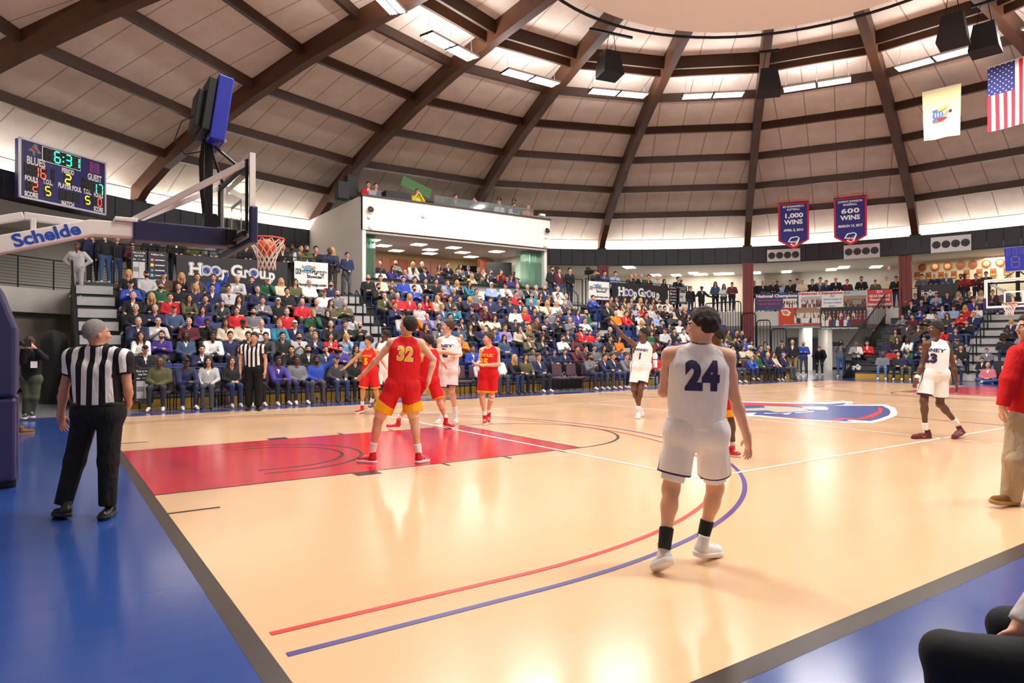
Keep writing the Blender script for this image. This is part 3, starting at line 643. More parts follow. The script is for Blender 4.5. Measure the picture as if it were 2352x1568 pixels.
# ================================================================ HOOPS
M_goose=mat('white_steel_paint','E6E0DC',.35);M_navypad=mat('navy_vinyl_pad','26264F',.35,bump=.15,nscale=6);M_purp=mat('purple_navy_pad','2C2A55',.38,bump=.1,nscale=4)
M_glass=mat('backboard_glass','F4FAF8',.02,trans=1);M_orange=mat('orange_rim_paint','E4461E',.35);M_net=mat('white_net_cord','EDE6DC',.8);M_clockblue=mat('royal_blue_housing','2430A8',.4)
M_scheld=mat('blue_brand_letter','1F49B6',.5);M_led=mat('unlit_led','5A5C7A',.6)
SEG={'0':'abcdef','1':'bc','2':'abged','3':'abgcd','4':'fgbc','5':'afgcd','6':'afgedc','7':'abc','8':'abcdefg','9':'abcdfg'}
def digit(mb,ch,c,x,z,n,w,h,e,mi,t=None):
    t=t or w*.17;S={'a':((-w/2,h/2),(w/2,h/2)),'b':((w/2,h/2),(w/2,0)),'c':((w/2,0),(w/2,-h/2)),'d':((-w/2,-h/2),(w/2,-h/2)),'e':((-w/2,0),(-w/2,-h/2)),'f':((-w/2,h/2),(-w/2,0)),'g':((-w/2,0),(w/2,0))}
    for s in SEG[ch]:
        (x0,z0),(x1,z1)=S[s];g=t*.55
        if x0==x1: z0-=g;z1+=g;q=[(x0-t/2,z1),(x0+t/2,z1),(x0+t/2,z0),(x0-t/2,z0)]
        else: x0+=g;x1-=g;q=[(x0,z0-t/2),(x1,z0-t/2),(x1,z0+t/2),(x0,z0+t/2)]
        mb.quad(*[c+x*a+z*b+n*e for a,b in q],mi)
def make_hoop(label):
    r=empty('basketball_hoop',(-1.6,0,0));r['label']=label;r['category']='basketball hoop'
    O=Vector((-1.6,0,0))
    def B(mb,name,m,par=r,**k): mb.v=[tuple(Vector(v)-O) for v in mb.v];return mb.build(name,m,par,**k)
    # padded base
    m=MB();prof=[(-3.2,1.0),(-1.2,1.0),(-1.2,1.75),(-1.35,2.2),(-1.55,2.38),(-3.2,2.38)]
    m.prism([Vector((x,0,z)) for x,z in prof],(0,-.55,0),(0,.55,0));m.box((-2.3,0,.55),(1.6,.8,.8),1)
    B(m,'base_pad',[M_purp,M_blk],bevel=.04)
    for (y,z0,z1) in((-.42,.08,.98),(.42,.08,.98)):
        m=MB();m.box((-1.33,y,(z0+z1)/2),(.26,.26,z1-z0));B(m,'corner_pad',M_purp,bevel=.03)
    for (z0,z1) in((.1,.4),(.62,.98)):
        m=MB();m.box((-1.9,-.42,(z0+z1)/2),(.82,.22,z1-z0));B(m,'side_pad',M_purp,bevel=.03)
    m=MB();m.box((-2.2,0,.06),(2.0,.9,.1));B(m,'wheel_frame',M_blk)
    # boom
    m=MB()
    m.prism([Vector((x,0,z)) for x,z in((-2.6,2.0),(-1.45,2.58),(-.47,2.905),(.95,2.94),(.95,3.12),(-.5,3.085),(-1.5,2.775),(-2.6,2.2))],(0,-.1,0),(0,.1,0))
    m.bar((-2.2,0,2.75),(-1.15,0,3.07),.09);m.bar((-1.15,0,3.07),(-.5,0,3.03),.09);m.bar((-1.06,0,2.84),(-1.06,0,3.05),.1,.06,up=(1,0,0));m.box((-.12,-.02,3.12),(.25,.26,.05))
    arm=B(m,'support_arm',M_goose,bevel=.012)
    a=Vector((-1.33,-.105,2.72));b=Vector((-.52,-.105,2.99))
    text('Schelde',.2,M_scheld,basis((a+b)/2-O,(b-a),(0,0,1)),'lettering',arm,bold=.006,fit=(b-a).length*.8)
    m=MB();m.box((.52,0,3.0),(1.12,.27,.25));B(m,'arm_pad',M_navypad,bevel=.02)
    m=MB();m.box((1.0,0,3.13),(1.05*.2,.1,.03));B(m,'mounting_plate',M_goose)
    m=MB();m.bar((-.05,-.06,3.12),(1.12,-.8,3.85),.045,.07);B(m,'brace',M_goose);m=MB();m.bar((-.05,.06,3.12),(1.12,.8,3.85),.045,.07);B(m,'brace',M_goose)
    # shot clock post
    m=MB();m.bar((.84,0,3.1),(.84,0,4.35),.1);m.box((.86,0,3.2),(.16,.16,.22));B(m,'clock_post',M_steelb)
    for y in(-.5,.5):
        m=MB();m.bar((.9,y*.2,4.2),(1.12,y,3.87),.03);B(m,'clock_brace',M_steelb)
    R=Matrix.Rotation(.14,3,'Y');c=Vector((.95,0,4.66))
    m=MB();m.box(c,(.19,.66,.86),0,R);k=B(m,'shot_clock',M_clockblue,bevel=.015)
    m=MB();m.box(c-R@Vector((.15,0,-.02)),(.1,.6,.7),0,R);m.box(c-R@Vector((.24,0,.05)),(.1,.45,.5),0,R);B(m,'clock_rear_box',M_blk,k,bevel=.01)
    m=MB();m.box(c+R@Vector((.1,0,-.42)),(.03,.66,.04),0,R);B(m,'lower_lip',M_greyp,k)
    f=MB();n=R@Vector((1,0,0));zz=R@Vector((0,0,1));xx=Vector((0,1,0))
    for i in range(3): digit(f,'8',c-O+xx*(-.2+.2*i)+zz*.27,xx,zz,n,.11,.2,.1,0)
    digit(f,'8',c-O-zz*.1,xx,zz,n,.24,.38,.1,0);f.build('clock_digits',M_led,k)
    m=MB()
    for i in range(6):
        y=-.03+.01*i;m.tube([(.78,y,4.3),(.77-.008*i,y-.03,4.0),(.775-.005*i,y,3.6),(.79,y*.5,3.2)],.008,0,5)
    m.tube([(.7,-.1,4.6),(.5,-.1,4.45),(.42,-.1,4.2),(.55,-.05,4.05),(.8,0,4.15)],.008,0,5);B(m,'cable',M_blk,smooth=True)
    # backboard
    zb,zt=2.9,3.97;W=.915
    m=MB();m.box((1.2,0,(zb+zt)/2),(.015,2*W-.08,zt-zb-.08));g=B(m,'backboard_glass',M_glass)
    m=MB();
    for y in(-W+.02,W-.02):m.box((1.19,y,(zb+zt)/2),(.07,.05,zt-zb))
    for z in(zb+.02,zt-.02):m.box((1.19,0,z),(.07,2*W-.1,.05))
    B(m,'backboard_frame',M_goose)
    m=MB()
    for y in(-W+.09,W-.09):m.box((1.14,y,3.45),(.03,.04,.9))
    m.box((1.14,0,3.83),(.03,1.6,.05));m.box((1.12,0,2.97),(.05,1.6,.06));m.box((1.1,0,3.0),(.12,.4,.2))
    B(m,'rear_frame',M_blk)
    m=MB();t=.05
    for y in(-W+.075,W-.075):m.box((1.209,y,(zb+zt)/2),(.004,t,zt-zb-.1))
    for z in(zb+.075,zt-.075):m.box((1.209,0,z),(.004,2*W-.2,t))
    for y in(-.28,.28):m.box((1.209,y,3.28),(.004,t,.42))
    for z in(3.08,3.48):m.box((1.209,0,z),(.004,.6,t))
    B(m,'board_markings',M_white)
    m=MB();m.box((1.2,0,zb-.02),(.09,1.86,.09));
    for y in(-W+.0,W-.0):m.box((1.2,y,zb+.17),(.09,.1,.46))
    B(m,'edge_pad',M_navypad,bevel=.02)
    for z,y in((3.0,-.1),):
        m=MB();m.box((1.0,.5,3.28),(.1,.16,.22),0,Matrix.Rotation(.3,3,'Y'));m.box((.98,.5,3.14),(.04,.04,.12));B(m,'buzzer_light',M_blk)
    # rim and net
    m=MB();m.tube([(1.6+.235*math.cos(t*PI/16),.235*math.sin(t*PI/16),3.05) for t in range(32)],.011,0,8,True);m.box((1.27,0,3.02),(.14,.2,.1));m.bar((1.3,-.08,3.04),(1.42,-.14,3.045),.02);m.bar((1.3,.08,3.04),(1.42,.14,3.045),.02)
    m.add([(1.3,-.1,3.06),(1.4,-.12,3.06),(1.4,.12,3.06),(1.3,.1,3.06)],[(0,1,2,3)]);B(m,'rim',M_orange,smooth=False)
    m=MB();N=12;rad=[.232,.215,.18,.145,.12,.115,.12];zs=[3.04,2.97,2.9,2.83,2.76,2.69,2.62]
    for i in range(N):
        for s in(-1,1):
            pts=[]
            for j in range(7):
                a=2*PI*(i+s*.5*j)/N;pts.append((1.6+rad[j]*math.cos(a),rad[j]*math.sin(a),zs[j]))
            m.tube(pts,.0065,0,5)
    B(m,'net',M_net,smooth=True)
    m=MB()
    for i in range(N):
        a=2*PI*i/N;m.tube([(1.6+.235*math.cos(a),.235*math.sin(a),3.05),(1.6+.238*math.cos(a),.238*math.sin(a),3.03),(1.6+.232*math.cos(a),.232*math.sin(a),3.035)],.009,0,5)
    B(m,'net_hooks',M_orange);return r
hp=make_hoop('near portable hoop at left with purple padded base and Schelde arm')
hb=copy_tree(hp);hb.location=(28.65+1.6,0,0);hb.rotation_euler=(0,0,PI);hb['label']='far portable hoop at the right edge with white-framed glass board';hb['category']='basketball hoop'
for g in('basketball hoops',): hp['group']=g;hb['group']=g
# the ball in the net
def ballmat():
    m=mat('orange_pebbled_leather','D4572A',.55,bump=.25,nscale=160);return m
o=empty('basketball',(1.6,0,2.93));tag(o,'orange basketball dropping through the near net','ball')
m=MB();m.ball((0,0,0),.12,0,28);m.build('ball_skin',ballmat(),o,smooth=True)
m=MB();R0=Matrix.Rotation(.5,3,'X')@Matrix.Rotation(.4,3,'Y')
for ax in range(2):
    Rr=R0@Matrix.Rotation(PI/2*ax,3,'X');m.tube([Rr@Vector((.1202*math.cos(t*PI/20),.1202*math.sin(t*PI/20),0)) for t in range(40)],.0022,0,5,True)
for s in(-1,1): m.tube([R0@Vector((s*(.05+.03*math.cos(t*PI/10)**2),.1202*math.sin(t*PI/20)*.93,.1202*math.cos(t*PI/20)*.93)).normalized()*.1202 if False else (R0@Vector((s*.055+s*.02*math.cos(t*PI/10),math.sin(t*PI/20)*.105,math.cos(t*PI/20)*.105))).normalized()*.1203 for t in range(40)],.0022,0,5,True)
m.build('seams',M_blk,o)
# ================================================================ SCOREBOARD
def ledm(n,h,e=6): return mat(n,h,.5,emit=e)
LG=ledm('lit_green_led','2CFFB0',4);LR=ledm('lit_red_led','FF3A2E',4);LY=ledm('lit_yellow_led','FFD21C',4);M_sbblue=mat('scoreboard_navy','211C6C',.4);M_off=mat('dim_led_segment','4A484C',.6)
s=rsheet(40,317,236,488,23.9,name='scoreboard',mt=M_sbblue,label='navy electronic scoreboard reading 6:31 hung on the dark band at far left',cat='scoreboard',th=.22)
tl=at_R(40,317,23.9);bl=at_R(43,458,23.9);tr=at_R(235,375,23.9);br=at_R(235,488,23.9);print('sb',s.w,s.h,tl,bl,tr,br)
s.o.location.z=(tl.z+bl.z+tr.z+br.z)/4;HH=((tl.z-bl.z)+(tr.z-br.z))/2
for ch in s.o.children: ch.scale=(1,1,HH/s.h)
s.h=HH
fm=MB();ang=math.atan2(s.x.y,s.x.x);Rz=Matrix.Rotation(ang,3,'Z')
for fx,sx,fy,sz in((0,.05,.5,1),(1,.05,.5,1),(.5,1,0,.02),(.5,1,1,.02)):
    fm.box(s.loc(fx,fy,0),((.06 if sz==1 else s.w+.06),.06,(s.h+.06 if sz==1 else .06)),0,Rz)
fm.build('frame',M_hous,s.o)
def sbdig(chs,fx,fy,w,h,m,step):
    a=MB();b=MB();back=MB();n=len(chs)
    for i,ch in enumerate(chs):
        c=s.loc(fx+i*step,fy,.01)
        if ch=='0x': pass
        lit=ch.upper() if ch in'0123456789' else None
        digit(a,'8',c,s.x,Vector((0,0,1)),s.n,w,h,.004,0)
        if ch!=' ' : digit(b,ch,c,s.x,Vector((0,0,1)),s.n,w,h,.01,0,w*.2)
    x0=fx-.5*w/s.w-.018;x1=fx+(n-1)*step+.5*w/s.w+.018;s.rect(x0,fy-.5*h/s.h-.025,x1,fy+.5*h/s.h+.025,M_blk,e=.006,name='digit_window')
    a.build('dim_segments',M_off,s.o)
    if b.v: b.build('lit_digits',m,s.o)
s.rect(.235,.025,.685,.29,M_white,e=.003,name='clock_frame');s.rect(.245,.04,.675,.275,M_blk,e=.005,name='digit_window')
sbdig([' ','6'],.31,.155,.2,.36,LG,.095);sbdig(['3','1'],.535,.155,.2,.36,LG,.095)
m=MB();m.box(s.loc(.475,.12,.012),(.04,.01,.04),0,Rz);m.box(s.loc(.475,.2,.012),(.04,.01,.04),0,Rz);m.build('clock_colon',LG,s.o)
sbdig([' ','1','6'],.085,.51,.17,.34,LR,.08);sbdig(['2'],.53,.5,.2,.3,LY,.08);sbdig([' ','1','7'],.775,.535,.17,.34,LG,.08)
sbdig([' ','2'],.1,.78,.15,.29,LR,.06);sbdig(['5'],.3,.8,.17,.29,LY,.06);sbdig([' ',' ',' '],.46,.81,.13,.25,LG,.085);sbdig(['5'],.77,.8,.17,.27,LY,.06);sbdig([' ','0'],.87,.79,.14,.27,LR,.055)
for t,fx,fy,h,f in(('BLUES',.17,.345,.11,.2),('PERIOD',.53,.36,.07,.145),('GUEST',.86,.35,.1,.18),('FOULS',.12,.66,.07,.14),('T.O.L.',.3,.645,.07,.11),('PLAYER FOUL',.555,.645,.07,.28),('T.O.L.',.77,.645,.07,.1),('FOULS',.91,.66,.07,.12),('SCORE',.12,.93,.07,.145),('MATCH',.53,.955,.07,.15),('SCORE',.91,.93,.07,.12)): s.txt(t,fx,fy,h*1.25,M_white,fit=f,bold=.006,e=.008)
for fx in(.355,.715):
    s.rect(fx-.022,.39,fx+.022,.62,M_blk,e=.005)
    s.txt('B',fx,.505,.045,M_off,e=.009)
s.rect(.8,.05,.92,.25,mat('red_logo_patch','C4283A',.5),e=.005,name='logo_patch');s.txt('SC',.86,.1,.08,M_scheld,fit=.07,bold=.01,e=.009);s.txt('WD',.86,.2,.08,M_scheld,fit=.09,bold=.01,e=.009)
s.poly([(.08,.17),(.13,.1),(.15,.03),(.18,.03),(.19,.1),(.23,.17),(.19,.19),(.16,.16),(.16,.24),(.14,.24),(.13,.18)],M_greyp,e=.006);s.poly([(.12,.12),(.18,.17),(.19,.15),(.14,.1)],M_bred,e=.008)
# ================================================================ PRESS BOX AND SUITE
BX0,BX1,BY,BZ0,BZ1=10.1,20.1,17.45,6.55,7.98
M_box=mat('white_box_paint','EFEAE4',.7);M_cop=mat('dark_coping','3A3032',.5);M_cherry=mat('cherry_wood_panel','8A4326',.4,noise=.15,nscale=2);M_yw=mat('suite_yellow_wall','D8BC7C',.8);M_ctr=mat('black_counter','1B1B1E',.3)
def sbox(name,c,size,m): b=MB();b.box(c,size);return struct(b.build(name,m))
sbox('wall_box_front',((BX0+BX1)/2,BY+.1,(BZ0+BZ1)/2),(BX1-BX0,.2,BZ1-BZ0),M_box)
sbox('trim_50',((BX0+BX1)/2,BY+.1,BZ1+.03),(BX1-BX0+.1,.34,.06),M_cop)
sbox('wall_box_left',(BX0+.08,21.3,5.85),(.16,7.6,4.35),M_box);sbox('wall_box_right',(BX1-.08,21,(3.66+BZ1)/2),(.16,6.6,BZ1-3.66),M_box)
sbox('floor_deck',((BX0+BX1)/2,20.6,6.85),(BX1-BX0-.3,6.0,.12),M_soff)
sbox('ceiling_suite',((BX0+BX1)/2,20.2,6.47),(BX1-BX0-.34,5.3,.08),mat('suite_ceiling_tile','CFC8C2',.8))
sbox('floor_suite',((BX0+BX1)/2,20.4,3.8),(BX1-BX0-.3,5.6,.3),mat('suite_carpet','4A4540',.9))
sbox('wall_suite_rear',((BX0+BX1)/2,23.0,5.15),(BX1-BX0-.3,.1,2.6),M_yw)
sbox('wall_suite_front',((BX0+BX1)/2,BY+.1,4.03),(BX1-BX0-.3,.14,.84),M_box)
b=MB();b.box(((BX0+BX1)/2,BY-.02,4.48),(BX1-BX0-.3,.36,.05));o=b.build('counter',M_ctr);tag(o,'long black counter on the white half wall of the suite','counter')
b=MB();b.box(((BX0+BX1)/2,18.9,4.88),(BX1-BX0-.6,.35,.05));b.box(((BX0+BX1)/2,19.0,4.4),(BX1-BX0-.6,.05,.9),1);o=b.build('counter',[M_ctr,M_yw]);tag(o,'second black counter behind the first row of suite guests','counter')
for i in range(7):
    x=10.4+.93*i
    o=empty('tall_cabinet',(x+.45,22.72,3.95));tag(o,'cherry wood cabinet %s along the rear wall of the suite'%['leftmost','second','third','fourth','fifth','sixth','seventh'][i],'cabinet','cherry wall cabinets in the suite')
    b=MB();b.box((0,0,1.1),(.92,.4,2.2));b.build('body',M_cherry,o)
    for sx in(-.23,.23):
        b=MB();b.box((sx,-.215,1.25),(.44,.03,1.8));d=b.build('door',M_cherry,o);b=MB();b.box((sx*.2,-.24,1.1),(.015,.02,.16));b.build('handle',M_hous,d)
for u0,u1,lab in((1102,1130,'left'),(1178,1200,'right')):
    x0=at_y(u0,600,21.5).x;x1=at_y(u1,600,21.5).x;b=MB();b.box(((x0+x1)/2,21.6,5.1),(x1-x0,.3,2.5));struct(b.build('trim_%d'%(60+u0%7),M_cherry))
b=MB();b.box((0,0,0),(1.35,.06,.78));o=b.build('television',M_blk,bevel=.01);p=at_y(1156,620,20.6);p.x=min(p.x,19.1);o.location=p;o.rotation_euler=(0,0,-.5);tag(o,'black wall television at the right of the suite','television')
b=MB();b.box((0,0,0),(1.2,.05,.45));o=b.build('whiteboard',M_steelb);o.location=at_y(1082,620,22.8);tag(o,'dark framed board on the rear wall of the suite','board')
for i,(zx,zy) in enumerate([(605,672),(710,722),(825,767),(1028,712),(1130,758),(1125,792),(1340,740),(1420,783),(1498,822),(1728,775)]):
    p=at_z(700+zx/3.92,380+zy/3.92,6.42);m=MB();m.box((0,0,0),(.6,.6,.03));o=m.build('recessed_light',M_panel);o.location=(p.x,min(p.y,22.6),6.42)
    tag(o,'square light panel in the suite ceiling, '+['nearest the left glass','left, second from the glass','left, third from the glass','upper left of centre','centre, middle one','centre, lower one','upper right of centre','right of centre, lower','lowest right of centre','rightmost above the television'][i],'light panel','square light panels in the suite ceiling')
arealight('suite_lamp',(13,20,6.35),3,2,110,(1,.95,.85));arealight('suite_lamp',(17.5,20,6.35),3,2,110,(1,.95,.85))
M_gg=mat('greenish_glass','CDEBDD',.03,trans=.85)
b=MB()
for nm,u0,u1,lab in(('folding_glass',812,857,'stack of folded green-edged glass panels at the left corner of the suite'),('folding_glass',1203,1247,'stack of folded green-edged glass panels at the right corner of the suite')):
    x0=at_y(u0,600,BY+.5).x;x1=at_y(u1,600,BY+.5).x;x0=max(x0,BX0+.2);x1=min(x1,BX1-.2);o=empty(nm,(x0,BY+.4,4.5));tag(o,lab,'glass partition')
    for i in range(6):
        b=MB();b.box(((x1-x0)*(i+.5)/6,.35,1.0),(.02,.75,1.96),0,Matrix.Rotation(.25*(-1)**i+ .3,3,'Z'));b.build('glass_pane',M_gg,o)
    b=MB();b.box(((x1-x0)/2,.3,2.0),((x1-x0),.5,.08));b.build('top_rail',M_hous,o)
# deck equipment
b=MB();b.box(((BX0+BX1)/2+1.3,BY+.18,BZ1+.26),(5.6,.02,.46));o=b.build('glass_guard',mat('smoked_glass','BCC4C8',.05,trans=.8));tag(o,'low clear glass guard on the parapet of the press deck','glass guard')
def dark(name,u,v,Y,size,lab,cat,m=None,rz=0):
    b=MB();b.box((0,0,0),size);o=b.build(name,m or M_blk,bevel=.01);o.location=at_y(u,v,Y);o.rotation_euler=(0,0,rz);tag(o,lab,cat);return o
dark('loudspeaker',785,438,19.0,(.5,.5,.75),'black loudspeaker box at the left end of the press deck','speaker');dark('equipment_rack',806,430,19.2,(.5,.5,1.0),'tall dark equipment rack beside the man in red on the press deck','rack')
dark('mixing_desk',910,452,18.1,(1.2,.5,.35),'dark mixing desk on the press deck','mixing desk');dark('laptop',855,445,17.9,(.35,.05,.3),'grey monitor on the press deck before the man in grey','monitor',M_greyp)
o=dark('banner_screen',956,430,20.5,(1.65,.08,.5),'tilted green-lit fixture behind the yellow-shirted camera operator','light fixture',mat('green_glow_fixture','4E7C42',.5,emit=.15),0);o.rotation_euler=(0,.3,0)
dark('laptop',1184,484,17.9,(.36,.04,.26),'black laptop before the bearded man in a white shirt and tie','laptop');dark('paper_stack',1245,494,17.9,(.3,.2,.12),'stack of white papers at the right end of the press deck','papers',M_white)
for u in(1030,1080):
    o=empty('camera_tripod',at_y(u,470,18.2));o.location.z=6.92;tag(o,'black video camera on tripod %s on the press deck'%('left of the seated operator' if u==1030 else 'held by the leaning operator'),'tripod')
    m=MB()
    for a in(0,2.1,4.2): m.tube([(0,0,1.3),(.35*math.cos(a),.35*math.sin(a),0)],.02)
    m.build('tripod_legs',M_blk,o);m=MB();m.box((0,0,1.55),(.16,.4,.22));m.tube([(0,0,1.3),(0,0,1.46)],.03);m.tube([(0,-.2,1.55),(0,-.36,1.55)],.06);m.build('camera_body',M_blk,o)
for u,v,lab in((852,480,'left'),(1258,529,'right')):
    o=empty('horn_speaker',at_y(u,v,BY-.14));tag(o,'small grey horn speaker on the white box front, %s end'%lab,'speaker')
    m=MB();Rh=Matrix.Rotation(PI/2+.3,3,'X');m.lathe([(.14,.0),(.08,.08),(.05,.16),(.001,.18)],(0,0,0),0,16,Rh.inverted());m.lathe([(.001,.04),(.12,.01)],(0,-.01,0),1,16,Rh.inverted());m.build('horn',[M_greyp,M_blk],o);m=MB();m.box((0,.08,.0),(.04,.14,.04));m.build('bracket',M_greyp,o)
for u,v,lab in((852,522,'lower left'),(1252,563,'lower right'),(848,498,'upper left disc'),(1254,545,'upper right disc'),(973,495,'small square, middle')):
    b=MB();b.box((0,0,0),(.16 if 'disc' not in lab else .12,.08,.16 if 'disc' not in lab else .12));o=b.build('wall_sensor',M_white,bevel=.02);o.location=at_y(u,v,BY-.05);tag(o,'white sensor unit on the white box front, %s'%lab,'sensor')
# dark roofing behind the press deck
b=MB();n_=12
for i in range(n_):
    a0=80+18*i/n_;a1=80+18*(i+1)/n_
    b.quad(pol(25.0,a0,8.1),pol(25.0,a1,8.1),pol(23.2,a1,9.25),pol(23.2,a0,9.25))
struct(b.build('wall_deck_rear',mat('dark_grey_backdrop','6A645E',.9)))
# ================================================================ RIGHT END STANDS
AZ=10.5;ca,sa=math.cos(math.radians(AZ)),math.sin(math.radians(AZ))
def RB(rho,t,z=0): return Vector((DC.x+rho*ca-t*sa,rho*sa+t*ca,z))
def rowB(k): return 18.3+.8*(k-1),.3+.4*(k-1)
sb=empty('bleachers',RB(18.3,0),0);tag(sb,'grey stands behind the far baseline at right with a central stair','bleachers');sb.rotation_euler=(0,0,math.radians(AZ))
T0,T1=-7.0,4.7
for k in range(1,10):
    r,z=rowB(k);m=MB();m.box((r+.4-18.3,(T0+T1)/2,z-.03),(.8,T1-T0,.06));m.box((r+.06-18.3,(T0+T1)/2,z-.18),(.02,T1-T0,.32));m.build('row_deck',M_deck2,sb)
    m=MB();m.box((r-18.3-.012,-.55,z-.135),(.024,2.3,.25));m.box((r+.22-18.3,-.55,z+.004),(.46,2.3,.008));m.build('aisle_step',M_step,sb)
m=MB();m.box((.02,(T0+T1)/2,.13),(.03,T1-T0,.26));m.build('kick_board',M_gold,sb)
for k in(1,3,5,7):
    r,z=rowB(k);r2,z2=rowB(k+1);m=MB();m.tube([(r+.3-18.3,.1,z),(r+.3-18.3,.1,z+.95),(r2+.4-18.3,.1,z2+.95),(r2+.4-18.3,.1,z2)],.028,0,6);m.build('aisle_handrail',M_steelb,sb)
o=empty('stair_rail',RB(17.9,5.1));o.rotation_euler=(0,0,math.radians(AZ));tag(o,'long sloping black barred rail at the left side of the far baseline stands','railing')
m=MB();m.tube([(0,0,1.3),(7.2,0,4.75),(7.9,0,4.95)],.035);m.build('top_rail',M_steelb,o);m=MB();m.tube([(0,0,.1),(7.2,0,3.6)],.03);m.build('bottom_rail',M_steelb,o)
m=MB()
for i in range(44):
    x=7.2*i/43;m.bar((x,0,.1+3.5*i/43),(x,0,1.3+3.45*i/43),.02)
m.build('infill_bars',M_steelb,o)
m=MB();m.prism([Vector((0,0,0)),Vector((7.2,0,0)),Vector((7.2,0,3.5)),Vector((0,0,.1))],(0,.02,0),(0,.06,0));m.build('side_skirt',M_blk,o)
b=MB();b.add([tuple(RB(25.4,T0,3.45)),tuple(RB(25.4,T1+.3,3.45)),tuple(RB(28.5,T1+.3,3.45)),tuple(RB(28.5,T0,3.45))],[(0,1,2,3)]);struct(b.build('floor_end_walkway',M_deck2))
e0=RB(25.55,5.0);e1=RB(25.55,-7)
railing('railing',[(e0.x,e0.y,3.66),(e1.x,e1.y,3.66)],3.66,1.1,'black bar railing above the stands behind the far hoop',bars='h',posts=1.2)
def planesheet(u0,v0,u1,v1,rho,**k):
    n=Vector((ca,sa,0));P0=RB(rho,0)
    def hit(u,v): d=rdir(u,v);return CAM+d*((P0-CAM).dot(n)/d.dot(n))
    return Sheet(hit(u0,v0),hit(u1,v1),**k)
def RBhit(u,v,rho):
    n=Vector((ca,sa,0));d=rdir(u,v);return CAM+d*((RB(rho,0)-CAM).dot(n)/d.dot(n))
s=planesheet(2108,655,2200,700,25.45,name='banner',mt=M_ban,label='black HoopGroup banner behind the top row of the far baseline stands',cat='banner');s.txt('HoopGroup',.3,.4,.25,M_white,fit=.42,bold=.02)
M_wht=mat('plaque_wall_paint','D9C8AC',.8)
b=MB();n0=RB(28.6,5.6);n1=RB(28.6,-12);b.quad((n0.x,n0.y,3.45),(n1.x,n1.y,3.45),(n1.x,n1.y,6.55),(n0.x,n0.y,6.55));struct(b.build('wall_plaques',M_wht))
arealight('plaque_lamp',RB(27.4,1,6.4),1,6,55,(1,.9,.72))
M_bron=mat('carved_bronze_wood','8A4A22',.45,noise=.4,nscale=14);M_brl=mat('pale_bronze_relief','C79A62',.45,noise=.35,nscale=14);M_gpl=mat('brass_plate','C8A04A',.35,.4)
W9=['leftmost','second from left','third from left','fourth from left','fifth from left','sixth from left','seventh from left','eighth from left','rightmost']
for i,(zx,zy) in enumerate([(1358,742),(1482,735),(1605,729),(1730,720),(1852,712),(1984,703),(2117,692),(2245,685)]):
    p=RBhit(1800+zx/4.26,440+zy/4.26,28.45);o=empty('round_plaque',p);o.rotation_euler=(0,0,math.radians(AZ-90));tag(o,'round carved medallion on the wall above the far hoop stands, %s'%W9[i],'plaque','round medallions on the plaque wall')
    Rp=Matrix.Rotation(PI/2,3,'X');m=MB();m.lathe([(.001,.05),(.15,.05),(.2,.05),(.225,.02),(.225,0)],(0,0,0),0,24,Rp);m.build('disc',M_bron,o);m=MB();m.lathe([(.001,.065),(.09,.06),(.14,.052)],(0,0,0),0,20,Rp);m.build('relief',M_brl if i in(1,2,5,6) else M_bron,o)
for i,(zx,zy) in enumerate([(1305,825),(1418,826),(1540,822),(1666,815),(1790,805),(1915,795),(2050,790),(2183,782)]):
    p=RBhit(1800+zx/4.26,440+zy/4.26,28.45);o=empty('shield_plaque',p);o.rotation_euler=(0,0,math.radians(AZ-90));tag(o,'rectangular wooden award plaque in the lower wall row, %s'%W9[i],'plaque','rectangular plaques on the plaque wall')
    m=MB();m.box((0,0,0),(.28,.05,.44));m.build('board',mat('walnut_board','8C4E24',.5),o);m=MB();m.box((0,-.03,-.12),(.22,.012,.1));m.build('name_plate',M_gpl,o);m=MB();m.ball((0,-.03,.08),(.09,.02,.1),0,10);m.build('relief',M_bron,o)
# ================================================================ CHAMPIONSHIP BANNERS ON THE BALCONY
M_ph=[mat('photo_tone_%s'%n,h,.6) for n,h in(('grass','7A8A5A'),('dirt','9A8468'),('sky','B8C4CC'),('dark','2C2A30'),('skin','C08A6A'),('maroon','7A2430'),('white','E8E6E2'),('blue','3A4A78'),('green','1F4A40'),('ember','C8481C'))]
def teamphoto(s,x0,y0,x1,y1,bg,rows,cols,tops,seed=1):
    rr=random.Random(seed);s.rect(x0,y0,x1,y1,M_ph[bg],e=.004,name='photo_ground');mb=MB()
    for r in range(rows):
        for c in range(cols):
            fx=x0+(x1-x0)*(c+.5+rr.uniform(-.2,.2))/cols;fy=y0+(y1-y0)*(.32+.5*r/max(1,rows));w=(x1-x0)/cols*.42;h=(y1-y0)*.3
            t=rr.choice(tops);e=.006+.001*r
            mb.add([s.loc(fx+w*a,fy+h*b,e) for a,b in((-1,1),(1,1),(1,.1),(.5,-.1),(-.5,-.1),(-1,.1))],[tuple(range(6))],t)
            mb.add([s.loc(fx+w*.45*math.cos(i*PI/4),fy-h*.3+h*.22*math.sin(i*PI/4),e) for i in range(8)],[tuple(range(8))],4)
    mb.build('team_photo',M_ph,s.o)
M_nb=mat('navy_vinyl','34386A',.5);M_rv=mat('red_vinyl','C83A38',.5);M_gv=mat('dark_green_vinyl','1F4A44',.5)
R_=24.9
s=rsheet(1734,674,1834,711,R_,name='banner',mt=M_nb,label='navy National Champions banner, first from the left on the balcony',cat='banner')
s.txt('National Champions',.5,.18,.17,M_white,fit=.95,bold=.01);s.txt('2003 Women\'s Softball',.33,.42,.1,M_rv,fit=.55,bold=.005);s.txt('NJCAA Division III',.33,.63,.1,M_rv,fit=.5,bold=.005);s.txt('43-11',.3,.84,.08,M_rv,fit=.1);teamphoto(s,.65,.35,.97,.88,6,3,10,[5,5,3,6],2)
